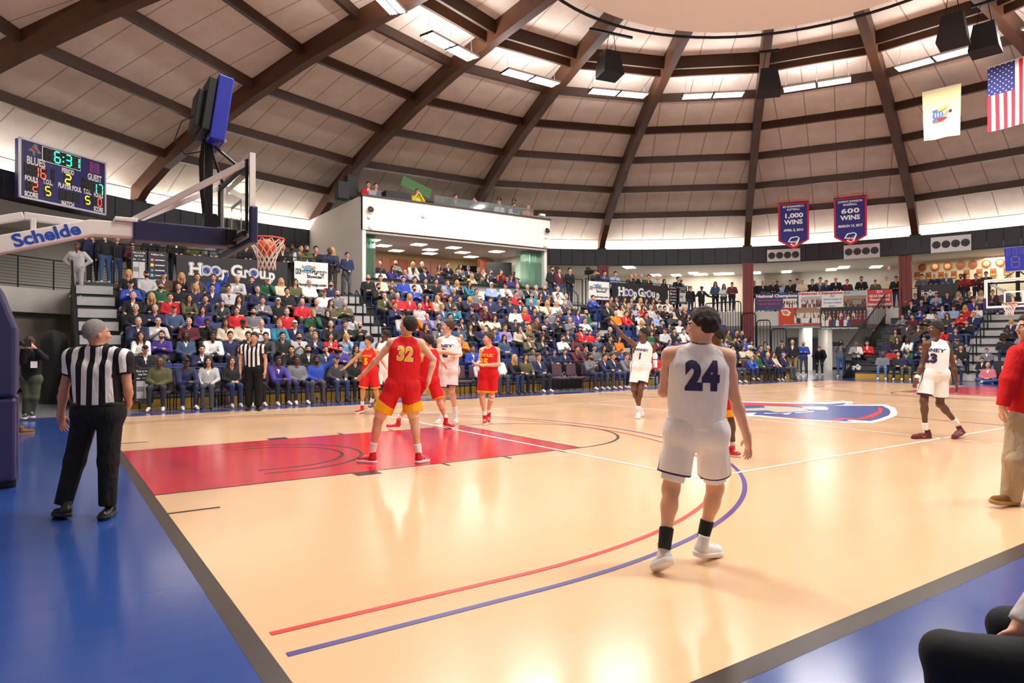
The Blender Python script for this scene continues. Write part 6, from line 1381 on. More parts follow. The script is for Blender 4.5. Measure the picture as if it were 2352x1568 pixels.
def torso_prims(X,g,gb=None):
    G,C,P,up,s=X['G'],X['C'],X['P'],X['up'],X['s'];pr=[]
    for n in'lr':
        sh,hp=G['sh'+n],G['hp'+n];a=C*.45+sh*.55-up*.09*s;b=P*.25+hp*.75+up*.06*s
        pr+=[cap(a,b,(.1+g)*s,(.1+g)*s,'',.05),cap(X['N']-up*.005,C*.3+sh*.7,(.04+g*.7)*s,(.056+g*.6)*s,'',.04)]
    pr+=[cap(C-up*.13*s,P,(.108+g)*s,(.112+g+.01)*s,'',.05),cap(X['N']-up*.09*s,X['N']-up*.035*s,(.07+g)*s,(.062+g)*s,'',.03)];return pr
def jersey(X,m,number=None,numcol=None,front=None,numsize=.24,hem=.02,side=-1,outline=None,tee=None,word=None,wordcol=None):
    G,C,P,up,s,N,bf=X['G'],X['C'],X['P'],X['up'],X['s'],X['N'],X['bf'];h=min(X['h'],.0085)
    pr=torso_prims(X,.016);subs=[cap(N+up*.06-bf*.01,N+up*.02+bf*.045,.064*s,.062*s)]
    cuts=[(P+up*hem*s,-up)]
    if tee:
        for n in'lr': pr+=[ell(G['sh'+n]-up*.01,V(.078,.078,.08)*s,I3,'',.04),cap(N-up*.0,G['sh'+n],.055*s,.075*s,'',.04)]+[cap(G['sh'+n],G['el'+n],.077*s,.068*s,'',.03,[(G['sh'+n]*(1-tee)+G['el'+n]*tee,nrm(G['el'+n]-G['sh'+n]))])]
    else:
        for n in'lr':
            o=nrm(G['sh'+n]-C);subs.append(cap(G['sh'+n]+up*.06*s+o*.03*s,G['sh'+n]-up*.12*s+o*.045*s,.058*s,.05*s));subs.append(cap(G['sh'+n]+o*.04,G['sh'+n]+nrm(G['el'+n]-G['sh'+n])*.2+o*.02,.05*s,.045*s))
    vt,q=sdmesh(pr,h,cuts,subs)
    def tr(v):
        d=np.full(len(v),9.)
        for p in (subs if not tee else subs[:1]): d=np.minimum(d,pd(p,v))
        if tee:
            for n in'lr': d=np.minimum(d,np.where(np.abs((v-G['sh'+n])@nrm(C-G['sh'+n]))<9,np.abs((v-(G['sh'+n]*(1-tee)+G['el'+n]*tee))@nrm(G['el'+n]-G['sh'+n]))+np.where(((v-C)@nrm(G['sh'+n]-C))>.18,0,9),9))
        return d
    lat=nrm(np.cross(up,bf))
    def uu(v):
        base=(v-C)@lat+.0262+2.1;return base
    o=partobj(X['root'],'shirt' if tee else 'jersey',vt,q,m,{'trim':tr,'u':uu},X['org'],0,1)
    X['jersey']=o
    from mathutils.bvhtree import BVHTree
    me=o.data;bv=BVHTree.FromPolygons([v.co.copy() for v in me.vertices],[tuple(p.vertices) for p in me.polygons]);X['bvh']=bv
    if number:
        decal(X,number,C-up*(.235 if word or side>0 else .14)*s,side,numsize*s*(.86 if side>0 else .92),numcol,outline,bold=(.017 if outline is None else .009)*numsize/.2,wx=.8)
    if word: decal(X,word,C-up*.1*s,side,.055*s,wordcol,None,bold=.003,fit=.27*s)
    if front: pass
def decal(X,t,center,side,size,m,outline=None,bold=.01,wx=.9,arch=0,fit=None,key='bvh',nm=None,up=None,dirv=None):
    up=X['up'] if up is None else up;n=(X['bf']*(-1 if side<0 else 1)) if dirv is None else dirv;n=nrm(n-up*(n@up));x=np.cross(up,n);org=X['org'];bv=X[key]
    for (mm,bd,off,nme) in ([(outline,bold+.0075,.0035,'number_outline')] if outline else [])+[(m,bold,.006,nm or ('number' if t.isdigit() else 'lettering'))]:
        M=basis(center-org,x,up)
        def wp(p):
            q=Vector(p)+Vector(n)*.35
            hit=bv.ray_cast(q,-Vector(n),.8)
            if hit[0] is None: return Vector(p)+Vector(n)*.1
            return hit[0]+Vector(n)*off
        o=text(t,size*1.38,mm,M,nme,X['root'],bold=bd,wx=wx,maxedge=.022,warp=wp,fit=fit)
def shorts(X,m,frac=.78,flare=.03,name='shorts',waist=.09,stripe=True,trimattr=None,legband=.0,logo=None):
    G,C,P,up,s,bf=X['G'],X['C'],X['P'],X['up'],X['s'],X['bf'];h=min(X['h'],.0095)
    allv=[];pr=[cap(G['hpl'],G['hpr'],(.108+flare*.2)*s,(.108+flare*.2)*s,'',.06),cap(P,P+up*.14*s,.12*s,.122*s,'',.06)]
    for n in'lr':
        hp,kn=G['hp'+n],G['kn'+n];d=nrm(kn-hp);e=hp*(1-frac)+kn*frac
        pr.append(cap(hp,kn,(.092+flare*.35)*s,(.088+flare)*s,'',.05,[(e,d)]))
        pr.append(cap(P*.4+G['hp'+n]*.6+up*.12*s,hp,.105*s,.108*s,'',.06))
    vt,q=sdmesh(pr,h,[(P+up*waist*s,up)])
    def tr(v):
        d=np.full(len(v),9.)
        for n in'lr':
            hp,kn=G['hp'+n],G['kn'+n];e=hp*(1-frac)+kn*frac;dd=nrm(kn-hp);o=G['hp'+('r' if n=='l' else 'l')];m_=np.linalg.norm(np.cross(v-hp,dd),axis=1)<np.linalg.norm(np.cross(v-o,nrm(G['kn'+('r' if n=='l' else 'l')]-o)),axis=1)
            lat=nrm(hp-P);w=(v-hp)@lat
            d=np.where(m_,(e-v)@dd-np.clip(-w*.0+np.abs(w)*trimattr if trimattr else 0,-.05,.12),d)
        return d
    def st(v):
        d=np.full(len(v),9.)
        for n in'lr':
            hp,kn=G['hp'+n],G['kn'+n];dd=nrm(kn-hp);lat=nrm((hp-P)-dd*((hp-P)@dd));f=nrm(np.cross(lat,dd));f=f if f@bf>0 else -f
            t=((v-hp)@dd)/np.linalg.norm(kn-hp);w=(v-hp)@lat;ff=(v-hp)@f
            target=.07-.12*np.clip(t,0,1)
            d=np.minimum(d,np.where((w>.01),np.abs(ff-target*1.0),9))
        return d
    o=partobj(X['root'],name,vt,q,m,{'trim':tr,'stripe':st},X['org'],0,2)
    from mathutils.bvhtree import BVHTree
    X['bvhs']=BVHTree.FromPolygons([v.co.copy() for v in o.data.vertices],[tuple(p.vertices) for p in o.data.polygons])
def waistband(X,m):
    P,up,s,G=X['P'],X['up'],X['s'],X['G'];vt,q=sdmesh([cap(G['hpl']+up*.08,G['hpr']+up*.08,.107*s,.107*s,'',.03),cap(P,P+up*.14*s,.122*s,.122*s,'',.03)],.009,[(P+up*.1*s,up),(P+up*.065*s,-up)]);partobj(X['root'],'waistband',vt,q,m,None,X['org'])
def trousers(X,m,name='trousers',w=.02,belt=True):
    G,C,P,up,s=X['G'],X['C'],X['P'],X['up'],X['s'];h=max(.008,min(X['h'],.010));pr=[cap(G['hpl'],G['hpr'],(.118+w*.5)*s,(.118+w*.5)*s,'',.05),cap(P,P+up*.14*s,.122*s,.12*s,'',.04)]
    for n in'lr':
        hp,kn,an=G['hp'+n],G['kn'+n],G['an'+n];q1=an+nrm(an-kn)*.03*s
        pr+=[cap(hp,kn,(.096+w*.6)*s,(.068+w)*s,'',.04),cap(kn,q1,(.066+w)*s,(.052+w)*s,'',.03,[(q1,nrm(an-kn))]),cap(P*.5+hp*.5+up*.08*s,hp,.1*s,.11*s,'',.04)]
    vt,q=sdmesh(pr,h,[(P+up*.1*s,up)]);partobj(X['root'],name,vt,q,m,None,X['org'],0,1)
    if belt:
        vt,q=sdmesh([cap(P,P+up*.14*s,.130*s,.128*s,'',.03),cap(G['hpl']+up*.08,G['hpr']+up*.08,.118*s,.118*s,'',.03)],h,[(P+up*.1*s,up),(P+up*.065*s,-up)]);partobj(X['root'],'belt',vt,q,mat('black_belt','101012',.35),None,X['org'])
def longsleeve(X,m,w=.02,name='jacket',cuff=1.0,hem=-.02,only=None):
    G,C,P,up,s,N=X['G'],X['C'],X['P'],X['up'],X['s'],X['N'];h=min(X['h'],.0095);pr=torso_prims(X,w)+[cap(N-up*.03,N+up*.04,.066*s,.062*s,'',.02)]
    for n in'lr':
        e=G['el'+n]*(1-cuff)+G['wr'+n]*cuff;pr+=[cap(G['sh'+n],G['el'+n],(.056+w)*s,(.046+w)*s,'',.03),cap(G['el'+n],G['wr'+n],(.045+w)*s,(.032+w*.8)*s,'',.03,[(e,nrm(G['wr'+n]-G['el'+n]))]),ell(G['sh'+n],V(.066,.066,.07)*s,I3,'',.03)]
    vt,q=sdmesh(pr,h,[(P+up*hem*s,-up),(N+up*.055,up)]);partobj(X['root'],name,vt,q,m,{'trim':lambda v:np.full(len(v),9.)},X['org'],0,1)
    from mathutils.bvhtree import BVHTree
    o=X['root'].children[-1];o=[c for c in X['root'].children if c.name.startswith(name)][-1];X['bvh']=BVHTree.FromPolygons([v.co.copy() for v in o.data.vertices],[tuple(p.vertices) for p in o.data.polygons])
def sleeve(X,n,m,a='el',f0=-.4,f1=.95,name='arm_sleeve',r0=.048,r1=.034):
    G,s=X['G'],X['s'];p0=G['el'+n]+(G['sh'+n]-G['el'+n])*(-f0);p1=G['el'+n]*(1-f1)+G['wr'+n]*f1
    vt,q=sdmesh([cap(p0,G['el'+n],(r0+.006)*s,(r0)*s,'',.02,[(p0,nrm(G['sh'+n]-G['el'+n]))]),cap(G['el'+n],p1,(r0+.002)*s,r1*s,'',.02,[(p1,nrm(G['wr'+n]-G['el'+n]))])],.009);partobj(X['root'],name,vt,q,m,None,X['org'])
def band(X,a,b,f0,f1,r0,r1,m,name):
    G,s=X['G'],X['s'];A,B=G[a],G[b];p0=A*(1-f0)+B*f0;p1=A*(1-f1)+B*f1;d=nrm(B-A);vt,q=sdmesh([cap(p0-d*.01,p1+d*.01,r0*s,r1*s,'',.01,[(p0,-d),(p1,d)])],.006 if X['h']<.009 else .008);partobj(X['root'],name,vt,q,m,None,X['org'],0,1)
def shoes(X,mu,ms,high=.06,sole=.022,dress=False,sock=None,sockh=.3,swoosh=None):
    G,s=X['G'],X['s'];h=.006 if X['h']<.009 else .0075
    for n in'lr':
        an,to,kn=G['an'+n],G['to'+n],G['kn'+n];he=G.get('he'+n)
        ax=nrm(an-kn)
        if he is None: he=an+ax*.055*s-nrm((to-an)-ax*((to-an)@ax))*.05*s
        L=nrm(to-he);u_=nrm(-ax-L*((-ax)@L)) if abs(ax@L)<.93 else nrm(V(0,0,1)-L*L[2]);r=.042*s if not dress else .04*s;a=he+L*.035*s;b=to-L*.035*s
        Lf=np.linalg.norm(to-he);W=np.cross(L,u_)
        up_pr=[cap(a+u_*.005,b-u_*.005,r,r*.93,'',.03),ell(b-L*.02+u_*-.006,V(.046,.062,.03)*s,np.stack([W,L,u_],1),'',.02),cap(a+u_*.02,an*.6+a*.4+u_*(.02+high),.042*s,.04*s,'',.03,[(a+u_*(.045+high),u_)])]
        vt,q=sdmesh(up_pr,h,[(a-u_*.026*s,-u_)]);partobj(X['root'],'shoe',vt,q,mu,None,X['org'],0,1);so=[c for c in X['root'].children if c.name.startswith('shoe')][-1]
        tp=(a-u_*.008*s,u_);bt=(a-u_*(.022+sole)*s,-u_)
        pr=[cap(a-u_*.02*s-L*.008,b-u_*.02*s,.05*s,.05*s,'',.02,[tp,bt]),ell(b-u_*.02*s-L*.02,V(.055,.075,.05)*s,np.stack([W,L,u_],1),'',.01,[tp,bt])]
        vt,q=sdmesh(pr,h*.8);o=partobj(X['root'],'sole',vt,q,ms,None,X['org'],0,1);o.parent=so
        if not dress:
            m_=MB()
            for k in range(4):
                c=a*(.5-.1*k)+b*(.5+.1*k)+u_*(.05-.006*k)*s;m_.tube([tuple(c-W*.02-X['org']),tuple(c+u_*.006-X['org']),tuple(c+W*.02-X['org'])],.003,0,5)
            o=m_.build('laces',ms,None);o.parent=so
        if swoosh is not None:
            m_=MB()
            for sd in(-1,1):
                c=(a+b)/2+W*sd*(.047*s)+u_*.0
                pts=[(-.05,.012),(-.03,-.01),(.0,-.012),(.07,.022),(.0,-.002),(-.03,.0)]
                m_.add([tuple(c+L*x*s*1.0+u_*y*s-X['org']) for x,y in pts],[(0,1,2,5),(5,2,3,4)])
            o=m_.build('side_mark',swoosh,None);o.parent=so
        if sock:
            f=1-sockh;band(X,'kn'+n,'an'+n,f,1.08,.046+.012*sockh,.042,sock,'sock')
WHT=mat('white_kit_fabric_plain','F6F3F3',.75);M_shred=mat('red_shoe','C8141E',.45);M_shw=mat('white_sole','ECE8EA',.5);M_shwh=mat('white_shoe','E4E0E2',.5,noise=.06,nscale=20);M_bks=mat('black_sock','151518',.8);M_whs=mat('white_sock','F0EEEE',.8);M_gold_=mat('gold_number','F2C21A',.6);M_maro=mat('maroon_shoe','5E1626',.6);M_navn=mat('navy_number','2A2858',.6);M_flesh=mat('tan_tights','E8C0A4',.7)
K_w=lambda:fabmat('white_jersey','F6F2F2','34305E',.012);K_ws=lambda:fabmat('white_shorts','F6F2F2','34305E',.014,'34305E',.008)
K_r=lambda:fabmat('red_jersey','D81A22','F2B41C',.016,bump=.4);K_rs=lambda:fabmat('red_shorts','D41A22','F2A81C',.03,bump=.4);K_rs32=lambda:fabmat('red_shorts_gold_hem','D41A22','F2A81C',.1,bump=.4)
# ---- number 24, nearest player, seen from behind
D=4.72
hero('player in white jersey number 24 seen from behind, nearest the camera',dict(H=(1613,752,D),N=(1608,795,D),shl=(1541,816,D+.03),shr=(1668,820,D-.03),ell=(1524,900,D+.05),elr=(1687,912,D+.0),wrl=(1556,893,D+.26),hdl=(1590,880,D+.33),wrr=(1716,1003,D+.05),hdr=(1722,1060,D+.08),hpl=(1566,990,D),hpr=(1634,990,D),knl=(1541,1122,D-.02),knr=(1643,1120,D+.12),anl=(1527,1250,D-.16),anr=(1617,1226,D+.12),hel=(1537,1278,D-.2),tol=(1500,1316,D-.12),her=(1604,1264,D+.05),tor=(1652,1278,D+.24)),
 -2,52,'DDA88C','s','2A1C14',[(jersey,dict(m=K_w(),number='24',numcol=M_navn,numsize=.2)),(shorts,dict(m=K_ws(),frac=.74,flare=.035)),(waistband,dict(m=WHT)),(band,dict(a='hpl',b='knl',f0=.68,f1=.86,r0=.085,r1=.08,m=WHT,name='compression_shorts')),(band,dict(a='hpr',b='knr',f0=.68,f1=.86,r0=.085,r1=.08,m=WHT,name='compression_shorts')),(shoes,dict(mu=M_shwh,ms=M_shw,sock=M_bks,sockh=.3))],h=.0072,group='players in white',hands=(.45,.1))
# ---- near official in stripes, seen from behind
D=6.13
hero('grey-haired official in black and white stripes walking away along the baseline',dict(H=(223,767,D),N=(229,800,D),shl=(168,820,D),shr=(283,822,D),ell=(147,892,D+.02),elr=(293,890,D),wrl=(139,955,D+.04),hdl=(146,985,D+.1),wrr=(295,928,D+.12),hdr=(290,948,D+.2),hpl=(199,948,D),hpr=(253,948,D),knl=(172,1058,D),knr=(249,1058,D),anl=(147,1150,D-.04),anr=(247,1152,D+.0),hel=(156,1176,D-.1),tol=(130,1182,D+.02),her=(258,1168,D+.08),tor=(235,1186,D-.14)),
 0,-38,'C98D72','y','8E8782',[(jersey,dict(m=fabmat('striped_shirt','EDEBEE','17171A',.018,shirtstripes=True,bump=.4),tee=.55,hem=.08)),(trousers,dict(m=fabmat('black_trousers','131316',bump=.6),w=.018)),(shoes,dict(mu=mat('black_shoe','101012',.3),ms=mat('black_sole','0C0C0E',.4),dress=True))],h=.0075,hairstyle='y',s=1.02,hands=(.6,.1))
# ---- number 32 red from behind
D=8.95
hero('player in red jersey number 32 with gold-hemmed shorts standing on the red key',dict(H=(937,750,D),N=(933,775,D),shl=(901,787,D),shr=(965,789,D),ell=(871,820,D),elr=(996,826,D),wrl=(841,852,D+.02),hdl=(829,863,D+.02),wrr=(985,872,D-.06),hdr=(980,895,D-.08),hpl=(906,885,D),hpr=(942,885,D),knl=(869,965,D),knr=(951,965,D),anl=(856,1034,D),anr=(961,1038,D),hel=(862,1060,D-.02),tol=(823,1063,D+.06),her=(957,1062,D-.04),tor=(983,1066,D+.1)),
 8,62,'DBA88E','s','1E1512',[(jersey,dict(m=K_r(),number='32',numcol=M_gold_,outline=M_white,numsize=.185)),(shorts,dict(m=K_rs32(),frac=.75,flare=.05,trimattr=.25)),(band,dict(a='hpl',b='knl',f0=.7,f1=.93,r0=.082,r1=.074,m=M_flesh,name='compression_shorts')),(band,dict(a='hpr',b='knr',f0=.7,f1=.93,r0=.082,r1=.074,m=M_flesh,name='compression_shorts')),(shoes,dict(mu=M_shred,ms=M_shw,sock=M_whs,sockh=.26,swoosh=M_shw))],h=.0085,s=1.04,tilt=.25,group='players in red',hands=(.35,.3))
# ---- red number 20 boxing out
D=12.8
hero('red player with arm stretched behind him, half hidden by number 32',dict(H=(982,786,D),N=(988,803,D),shl=(973,810,D-.1),shr=(1003,808,D+.08),ell=(960,832,D-.2),elr=(1023,808,D+.15),wrl=(955,856,D-.3),wrr=(1044,813,D+.22),hdr=(1058,812,D+.25),hpl=(974,873,D),hpr=(994,873,D),knl=(939,930,D+.05),knr=(1011,926,D-.02),anl=(916,960,D+.1),anr=(1024,960,D-.02),hel=(919,976,D+.1),tol=(888,983,D),her=(1020,973,D),tor=(1044,984,D-.1)),
 75,82,'DDAB90','s','1A1210',[(jersey,dict(m=K_r(),number='24',numcol=M_gold_,numsize=.18,side=1)),(shorts,dict(m=K_rs(),frac=.8,flare=.035)),(shoes,dict(mu=M_shred,ms=M_shw,sock=M_whs,sockh=.2,high=.09))],h=.011,group='players in red',hands=(.2,.3))
# ---- tall white 12
D=13.6
hero('tall player in white number 12 behind the red player boxing him out',dict(H=(1029,751,D),N=(1029,772,D),shl=(1011,782,D-.05),shr=(1051,782,D+.05),ell=(1008,815,D-.2),elr=(1056,813,D+.05),wrl=(1018,832,D-.32),wrr=(1042,819,D-.18),hdr=(1033,812,D-.25),hpl=(1020,850,D),hpr=(1041,850,D),knl=(1016,905,D-.05),knr=(1037,900,D-.05),anl=(1015,953,D+.02),anr=(1047,948,D+.05),hel=(1017,968,D+.05),tol=(1002,975,D-.05),her=(1049,962,D+.05),tor=(1043,976,D-.12)),
 135,95,'DFB196','b','4A3222',[(jersey,dict(m=K_w(),number='12',numcol=M_navn,numsize=.17,side=1,word='RANNEY',wordcol=M_navn)),(sleeve,dict(n='r',m=WHT,f0=-1,f1=.9)),(shorts,dict(m=K_ws(),frac=.72)),(shoes,dict(mu=M_shwh,ms=M_shw,sock=M_whs,sockh=.3))],h=.011,s=1.08,tilt=.15,group='players in white',hairstyle='b')
# ---- red 25
D=13.4
hero('player in red jersey number 25 clasping his hands, left of the raised-arm player',dict(H=(1122,779,D),N=(1124,796,D),shl=(1108,805,D-.03),shr=(1141,804,D+.03),ell=(1101,832,D-.08),elr=(1146,837,D-.05),wrl=(1094,838,D-.3),hdl=(1088,832,D-.36),wrr=(1109,839,D-.3),hdr=(1093,836,D-.36),hpl=(1112,860,D),hpr=(1132,860,D),knl=(1107,912,D-.03),knr=(1129,910,D+.05),anl=(1113,950,D),anr=(1121,946,D+.18),hel=(1115,966,D+.08),tol=(1113,979,D-.15),her=(1122,958,D+.25),tor=(1121,970,D+.05)),
 140,112,'DBA68A','b','4A2E1E',[(jersey,dict(m=K_r(),number='25',numcol=M_gold_,numsize=.15,side=1,word='CATHOLIC',wordcol=M_gold_)),(shorts,dict(m=K_rs(),frac=.78,flare=.035)),(band,dict(a='knr',b='anr',f0=-.12,f1=.2,r0=.064,r1=.06,m=M_whs,name='knee_sleeve')),(shoes,dict(mu=M_shred,ms=M_shw,sock=M_whs,sockh=.16,high=.09))],h=.011,tilt=.12,group='players in red',hairstyle='b')
# ---- red 5
D=15.8
hero('young player in red number 5 with one arm held out to the side',dict(H=(847,784,D),N=(848,799,D),shl=(834,808,D),shr=(862,807,D),ell=(812,826,D-.05),elr=(877,826,D+.05),wrl=(794,843,D-.1),hdl=(786,848,D-.1),wrr=(886,842,D-.05),hpl=(842,850,D),hpr=(857,850,D),knl=(833,898,D-.05),knr=(864,899,D),anl=(832,927,D),anr=(869,927,D+.05),hel=(834,940,D+.05),tol=(818,947,D-.15),her=(872,938,D+.1),tor=(864,944,D-.1)),
 155,120,'C99468','s','1C1412',[(jersey,dict(m=K_r(),number='5',numcol=M_gold_,numsize=.17,side=1,word='CATHOLIC',wordcol=M_gold_)),(shorts,dict(m=K_rs(),frac=.85,flare=.035)),(shoes,dict(mu=M_shred,ms=M_shw,sock=M_whs,sockh=.2,high=.05))],h=.012,group='players in red',s=.97)
# ---- white player hidden behind 32
D=17.0
hero('dark-skinned player in white mostly hidden behind number 32, grey shoe showing',dict(H=(885,770,D),N=(882,784,D),shl=(868,792,D),shr=(898,792,D),ell=(862,815,D-.05),elr=(905,815,D),wrl=(868,838,D-.15),wrr=(898,838,D-.1),hpl=(872,850,D),hpr=(890,850,D),knl=(866,892,D-.1),knr=(893,893,D),anl=(853,922,D+.05),anr=(893,925,D),hel=(856,932,D+.1),tol=(846,939,D-.05),her=(895,933,D+.1),tor=(891,939,D-.1)),
 130,110,'5A3A2A','s','120E0C',[(jersey,dict(m=K_w(),number='3',numcol=M_navn,numsize=.15,side=1)),(shorts,dict(m=K_ws(),frac=.8)),(shoes,dict(mu=mat('grey_shoe','55555C',.5),ms=M_shw,sock=M_whs,sockh=.25))],h=.012,group='players in white')
# ---- white 1, arm raised
D=14.6
hero('player in white jersey number 1 raising one bent arm high',dict(H=(1477,768,D),N=(1478,785,D),shl=(1461,793,D),shr=(1496,793,D),ell=(1432,772,D-.05),elr=(1504,817,D+.03),wrl=(1412,747,D-.05),hdl=(1398,741,D-.05),wrr=(1506,846,D-.03),hdr=(1505,862,D-.05),hpl=(1461,840,D),hpr=(1484,840,D),knl=(1456,895,D-.05),knr=(1471,893,D-.1),anl=(1467,932,D+.2),anr=(1466,938,D-.08),hel=(1470,938,D+.32),tol=(1474,953,D+.15),her=(1467,950,D-.02),tor=(1465,963,D-.22)),
 150,110,'6A4430','s','120E0C',[(jersey,dict(m=K_w(),number='1',numcol=M_navn,numsize=.14,side=1,word='RANNEY',wordcol=M_navn)),(sleeve,dict(n='r',m=WHT,f0=-.3,f1=.95)),(shorts,dict(m=K_ws(),frac=.72)),(shoes,dict(mu=M_shwh,ms=M_shw,sock=M_whs,sockh=.14))],h=.011,s=1.04,group='players in white',hands=(.3,.2))
# ---- red defender behind 24
D=9.4
hero('dark-skinned player in red and gold mostly hidden behind number 24',dict(H=(1644,772,D),N=(1650,803,D),shl=(1626,815,D),shr=(1678,815,D+.05),ell=(1622,860,D),elr=(1684,862,D+.08),wrl=(1632,905,D-.05),wrr=(1661,905,D-.15),hdr=(1658,925,D-.18),hpl=(1640,905,D),hpr=(1668,905,D),knl=(1640,975,D),knr=(1676,968,D),anl=(1646,1030,D),anr=(1684,1018,D+.05),hel=(1650,1044,D+.1),tol=(1640,1056,D-.08),her=(1676,1042,D+.05),tor=(1700,1047,D-.05)),
 100,70,'5E3B2A','s','120E0C',[(jersey,dict(m=K_r(),tee=None)),(shorts,dict(m=K_rs32(),frac=.8,flare=.04)),(shoes,dict(mu=M_shred,ms=M_shw,sock=M_whs,sockh=.1,swoosh=M_shw))],h=.009,group='players in red',hands=(.6,.1))
# ---- white 23
D=11.25
hero('player in white jersey number 23 with maroon shoes walking at right',dict(H=(2149,757,D),N=(2147,781,D),shl=(2129,791,D-.05),shr=(2173,791,D+.05),ell=(2119,836,D-.02),elr=(2190,838,D+.05),wrl=(2106,869,D-.05),hdl=(2099,888,D-.06),wrr=(2197,878,D),hdr=(2198,896,D-.02),hpl=(2131,858,D),hpr=(2162,858,D),knl=(2122,921,D-.05),knr=(2159,927,D+.05),anl=(2125,982,D),anr=(2196,970,D+.1),hel=(2136,1002,D+.05),tol=(2097,1008,D-.05),her=(2210,990,D+.12),tor=(2190,1008,D-.08)),
 125,80,'5F3D2B','s','100C0A',[(jersey,dict(m=K_w(),number='23',numcol=M_navn,numsize=.16,side=1,word='RANNEY',wordcol=M_navn)),(shorts,dict(m=K_ws(),frac=.78,flare=.035)),(band,dict(a='ell',b='wrl',f0=.78,f1=1.0,r0=.04,r1=.036,m=WHT,name='wristband')),(shoes,dict(mu=M_maro,ms=M_maro,sock=M_whs,sockh=.2,swoosh=M_gold_))],h=.009,s=1.03,group='players in white',hands=(.4,.2))
# ---- coach in red
D=6.5
hero('man in red pullover and khaki trousers walking in at the right edge',dict(H=(2362,753,D),N=(2368,786,D),shl=(2338,812,D-.02),shr=(2405,812,D+.05),ell=(2318,872,D-.05),elr=(2425,880,D+.1),wrl=(2303,932,D-.05),hdl=(2300,958,D-.02),wrr=(2420,940,D+.1),hpl=(2345,965,D),hpr=(2388,965,D),knl=(2332,1056,D-.05),knr=(2400,1056,D+.1),anl=(2322,1140,D),anr=(2425,1130,D+.2),hel=(2335,1157,D+.04),tol=(2282,1146,D-.12),her=(2440,1150,D+.25),tor=(2420,1168,D+.1)),
 95,88,'D9A488','s','3A2A20',[(longsleeve,dict(m=fabmat('red_pullover','D4181C',bump=.4),w=.03,name='pullover',hem=-.0)),(trousers,dict(m=fabmat('khaki_trousers','B8A284',bump=.7),w=.035,belt=False)),(shoes,dict(mu=mat('brown_suede_shoe','7A4E1E',.8),ms=mat('gum_sole','B08A50',.6)))],h=.0085,hands=(.5,.1))
# ---- far official
D=16.6
hero('dark-haired official in stripes facing the camera on the far sideline',dict(H=(584,776,D),N=(583,792,D),shl=(559,799,D),shr=(605,799,D),ell=(552,827,D),elr=(610,827,D),wrl=(552,853,D-.05),hdl=(553,866,D-.05),wrr=(609,853,D-.05),hdr=(608,864,D-.05),hpl=(573,848,D),hpr=(593,848,D),knl=(572,890,D),knr=(594,890,D),anl=(571,928,D),anr=(593,928,D),tol=(568,940,D-.2),tor=(596,939,D-.2)),
 180,178,'CF967C','s','221814',[(jersey,dict(m=fabmat('striped_shirt','EDEBEE'),tee=.5,hem=.06)),(trousers,dict(m=fabmat('black_trousers','131316'),w=.03)),(shoes,dict(mu=mat('black_shoe','101012',.3),ms=mat('black_sole','0C0C0E',.4),dress=True))],h=.012,s=1.06)
# ---- photographer at left
D=14.5
hero('man in black top and olive trousers filming with a video camera at far left',dict(H=(66,788,D),N=(70,806,D),shl=(55,814,D),shr=(88,814,D),ell=(52,832,D-.2),elr=(103,822,D-.15),wrl=(53,800,D-.32),wrr=(80,799,D-.26),hpl=(62,870,D),hpr=(82,870,D),knl=(64,912,D-.05),knr=(78,912,D),anl=(61,947,D),anr=(70,945,D+.1),tol=(56,958,D-.18),tor=(76,955,D-.1)),
 165,165,'CF967C','s','4A3222',[(longsleeve,dict(m=fabmat('black_sweater','1A1A1E'),w=.02,name='sweater')),(trousers,dict(m=fabmat('olive_trousers','4A4E3E'),w=.03,belt=False)),(shoes,dict(mu=mat('dark_grey_shoe','2A2E34',.6),ms=M_shw))],h=.012)
o=empty('video_camera',at_d(63,788,D-.38));tag(o,'black video camera held to the eye of the man at far left','camera')
m=MB();m.box((0,0,0),(.14,.26,.15));m.box((0,0,.12),(.03,.2,.03));m.tube([tuple(Vector((0,0,0))),tuple(-_fw*.22)],.05,0,12);m.build('camera_body',M_blk,o)
o=empty('press_badge',at_d(78,837,D-.2));tag(o,'white badge hanging on the chest of the man filming at far left','badge');m=MB();m.box((0,0,0),(.12,.02,.14));m.build('badge_card',M_white,o);m=MB();m.tube([(0,0,.07),(-.03,.03,.28)],.006);m.build('lanyard',M_blk,o)
o=empty('whistle',at_d(253,796,6.1));tag(o,'small black whistle at the mouth of the near striped official','whistle');m=MB();m.lathe([(.001,-.012),(.014,-.012),(.014,.012),(.001,.012)],(0,0,0),0,12,Matrix.Rotation(PI/2,3,'X'));m.box((.015,0,.01),(.03,.016,.01));m.build('whistle_body',M_blk,o);m=MB();m.tube([(0,0,-.01),(-.02,.02,-.06),(-.08,.0,-.1)],.003);m.build('cord',M_blk,o)
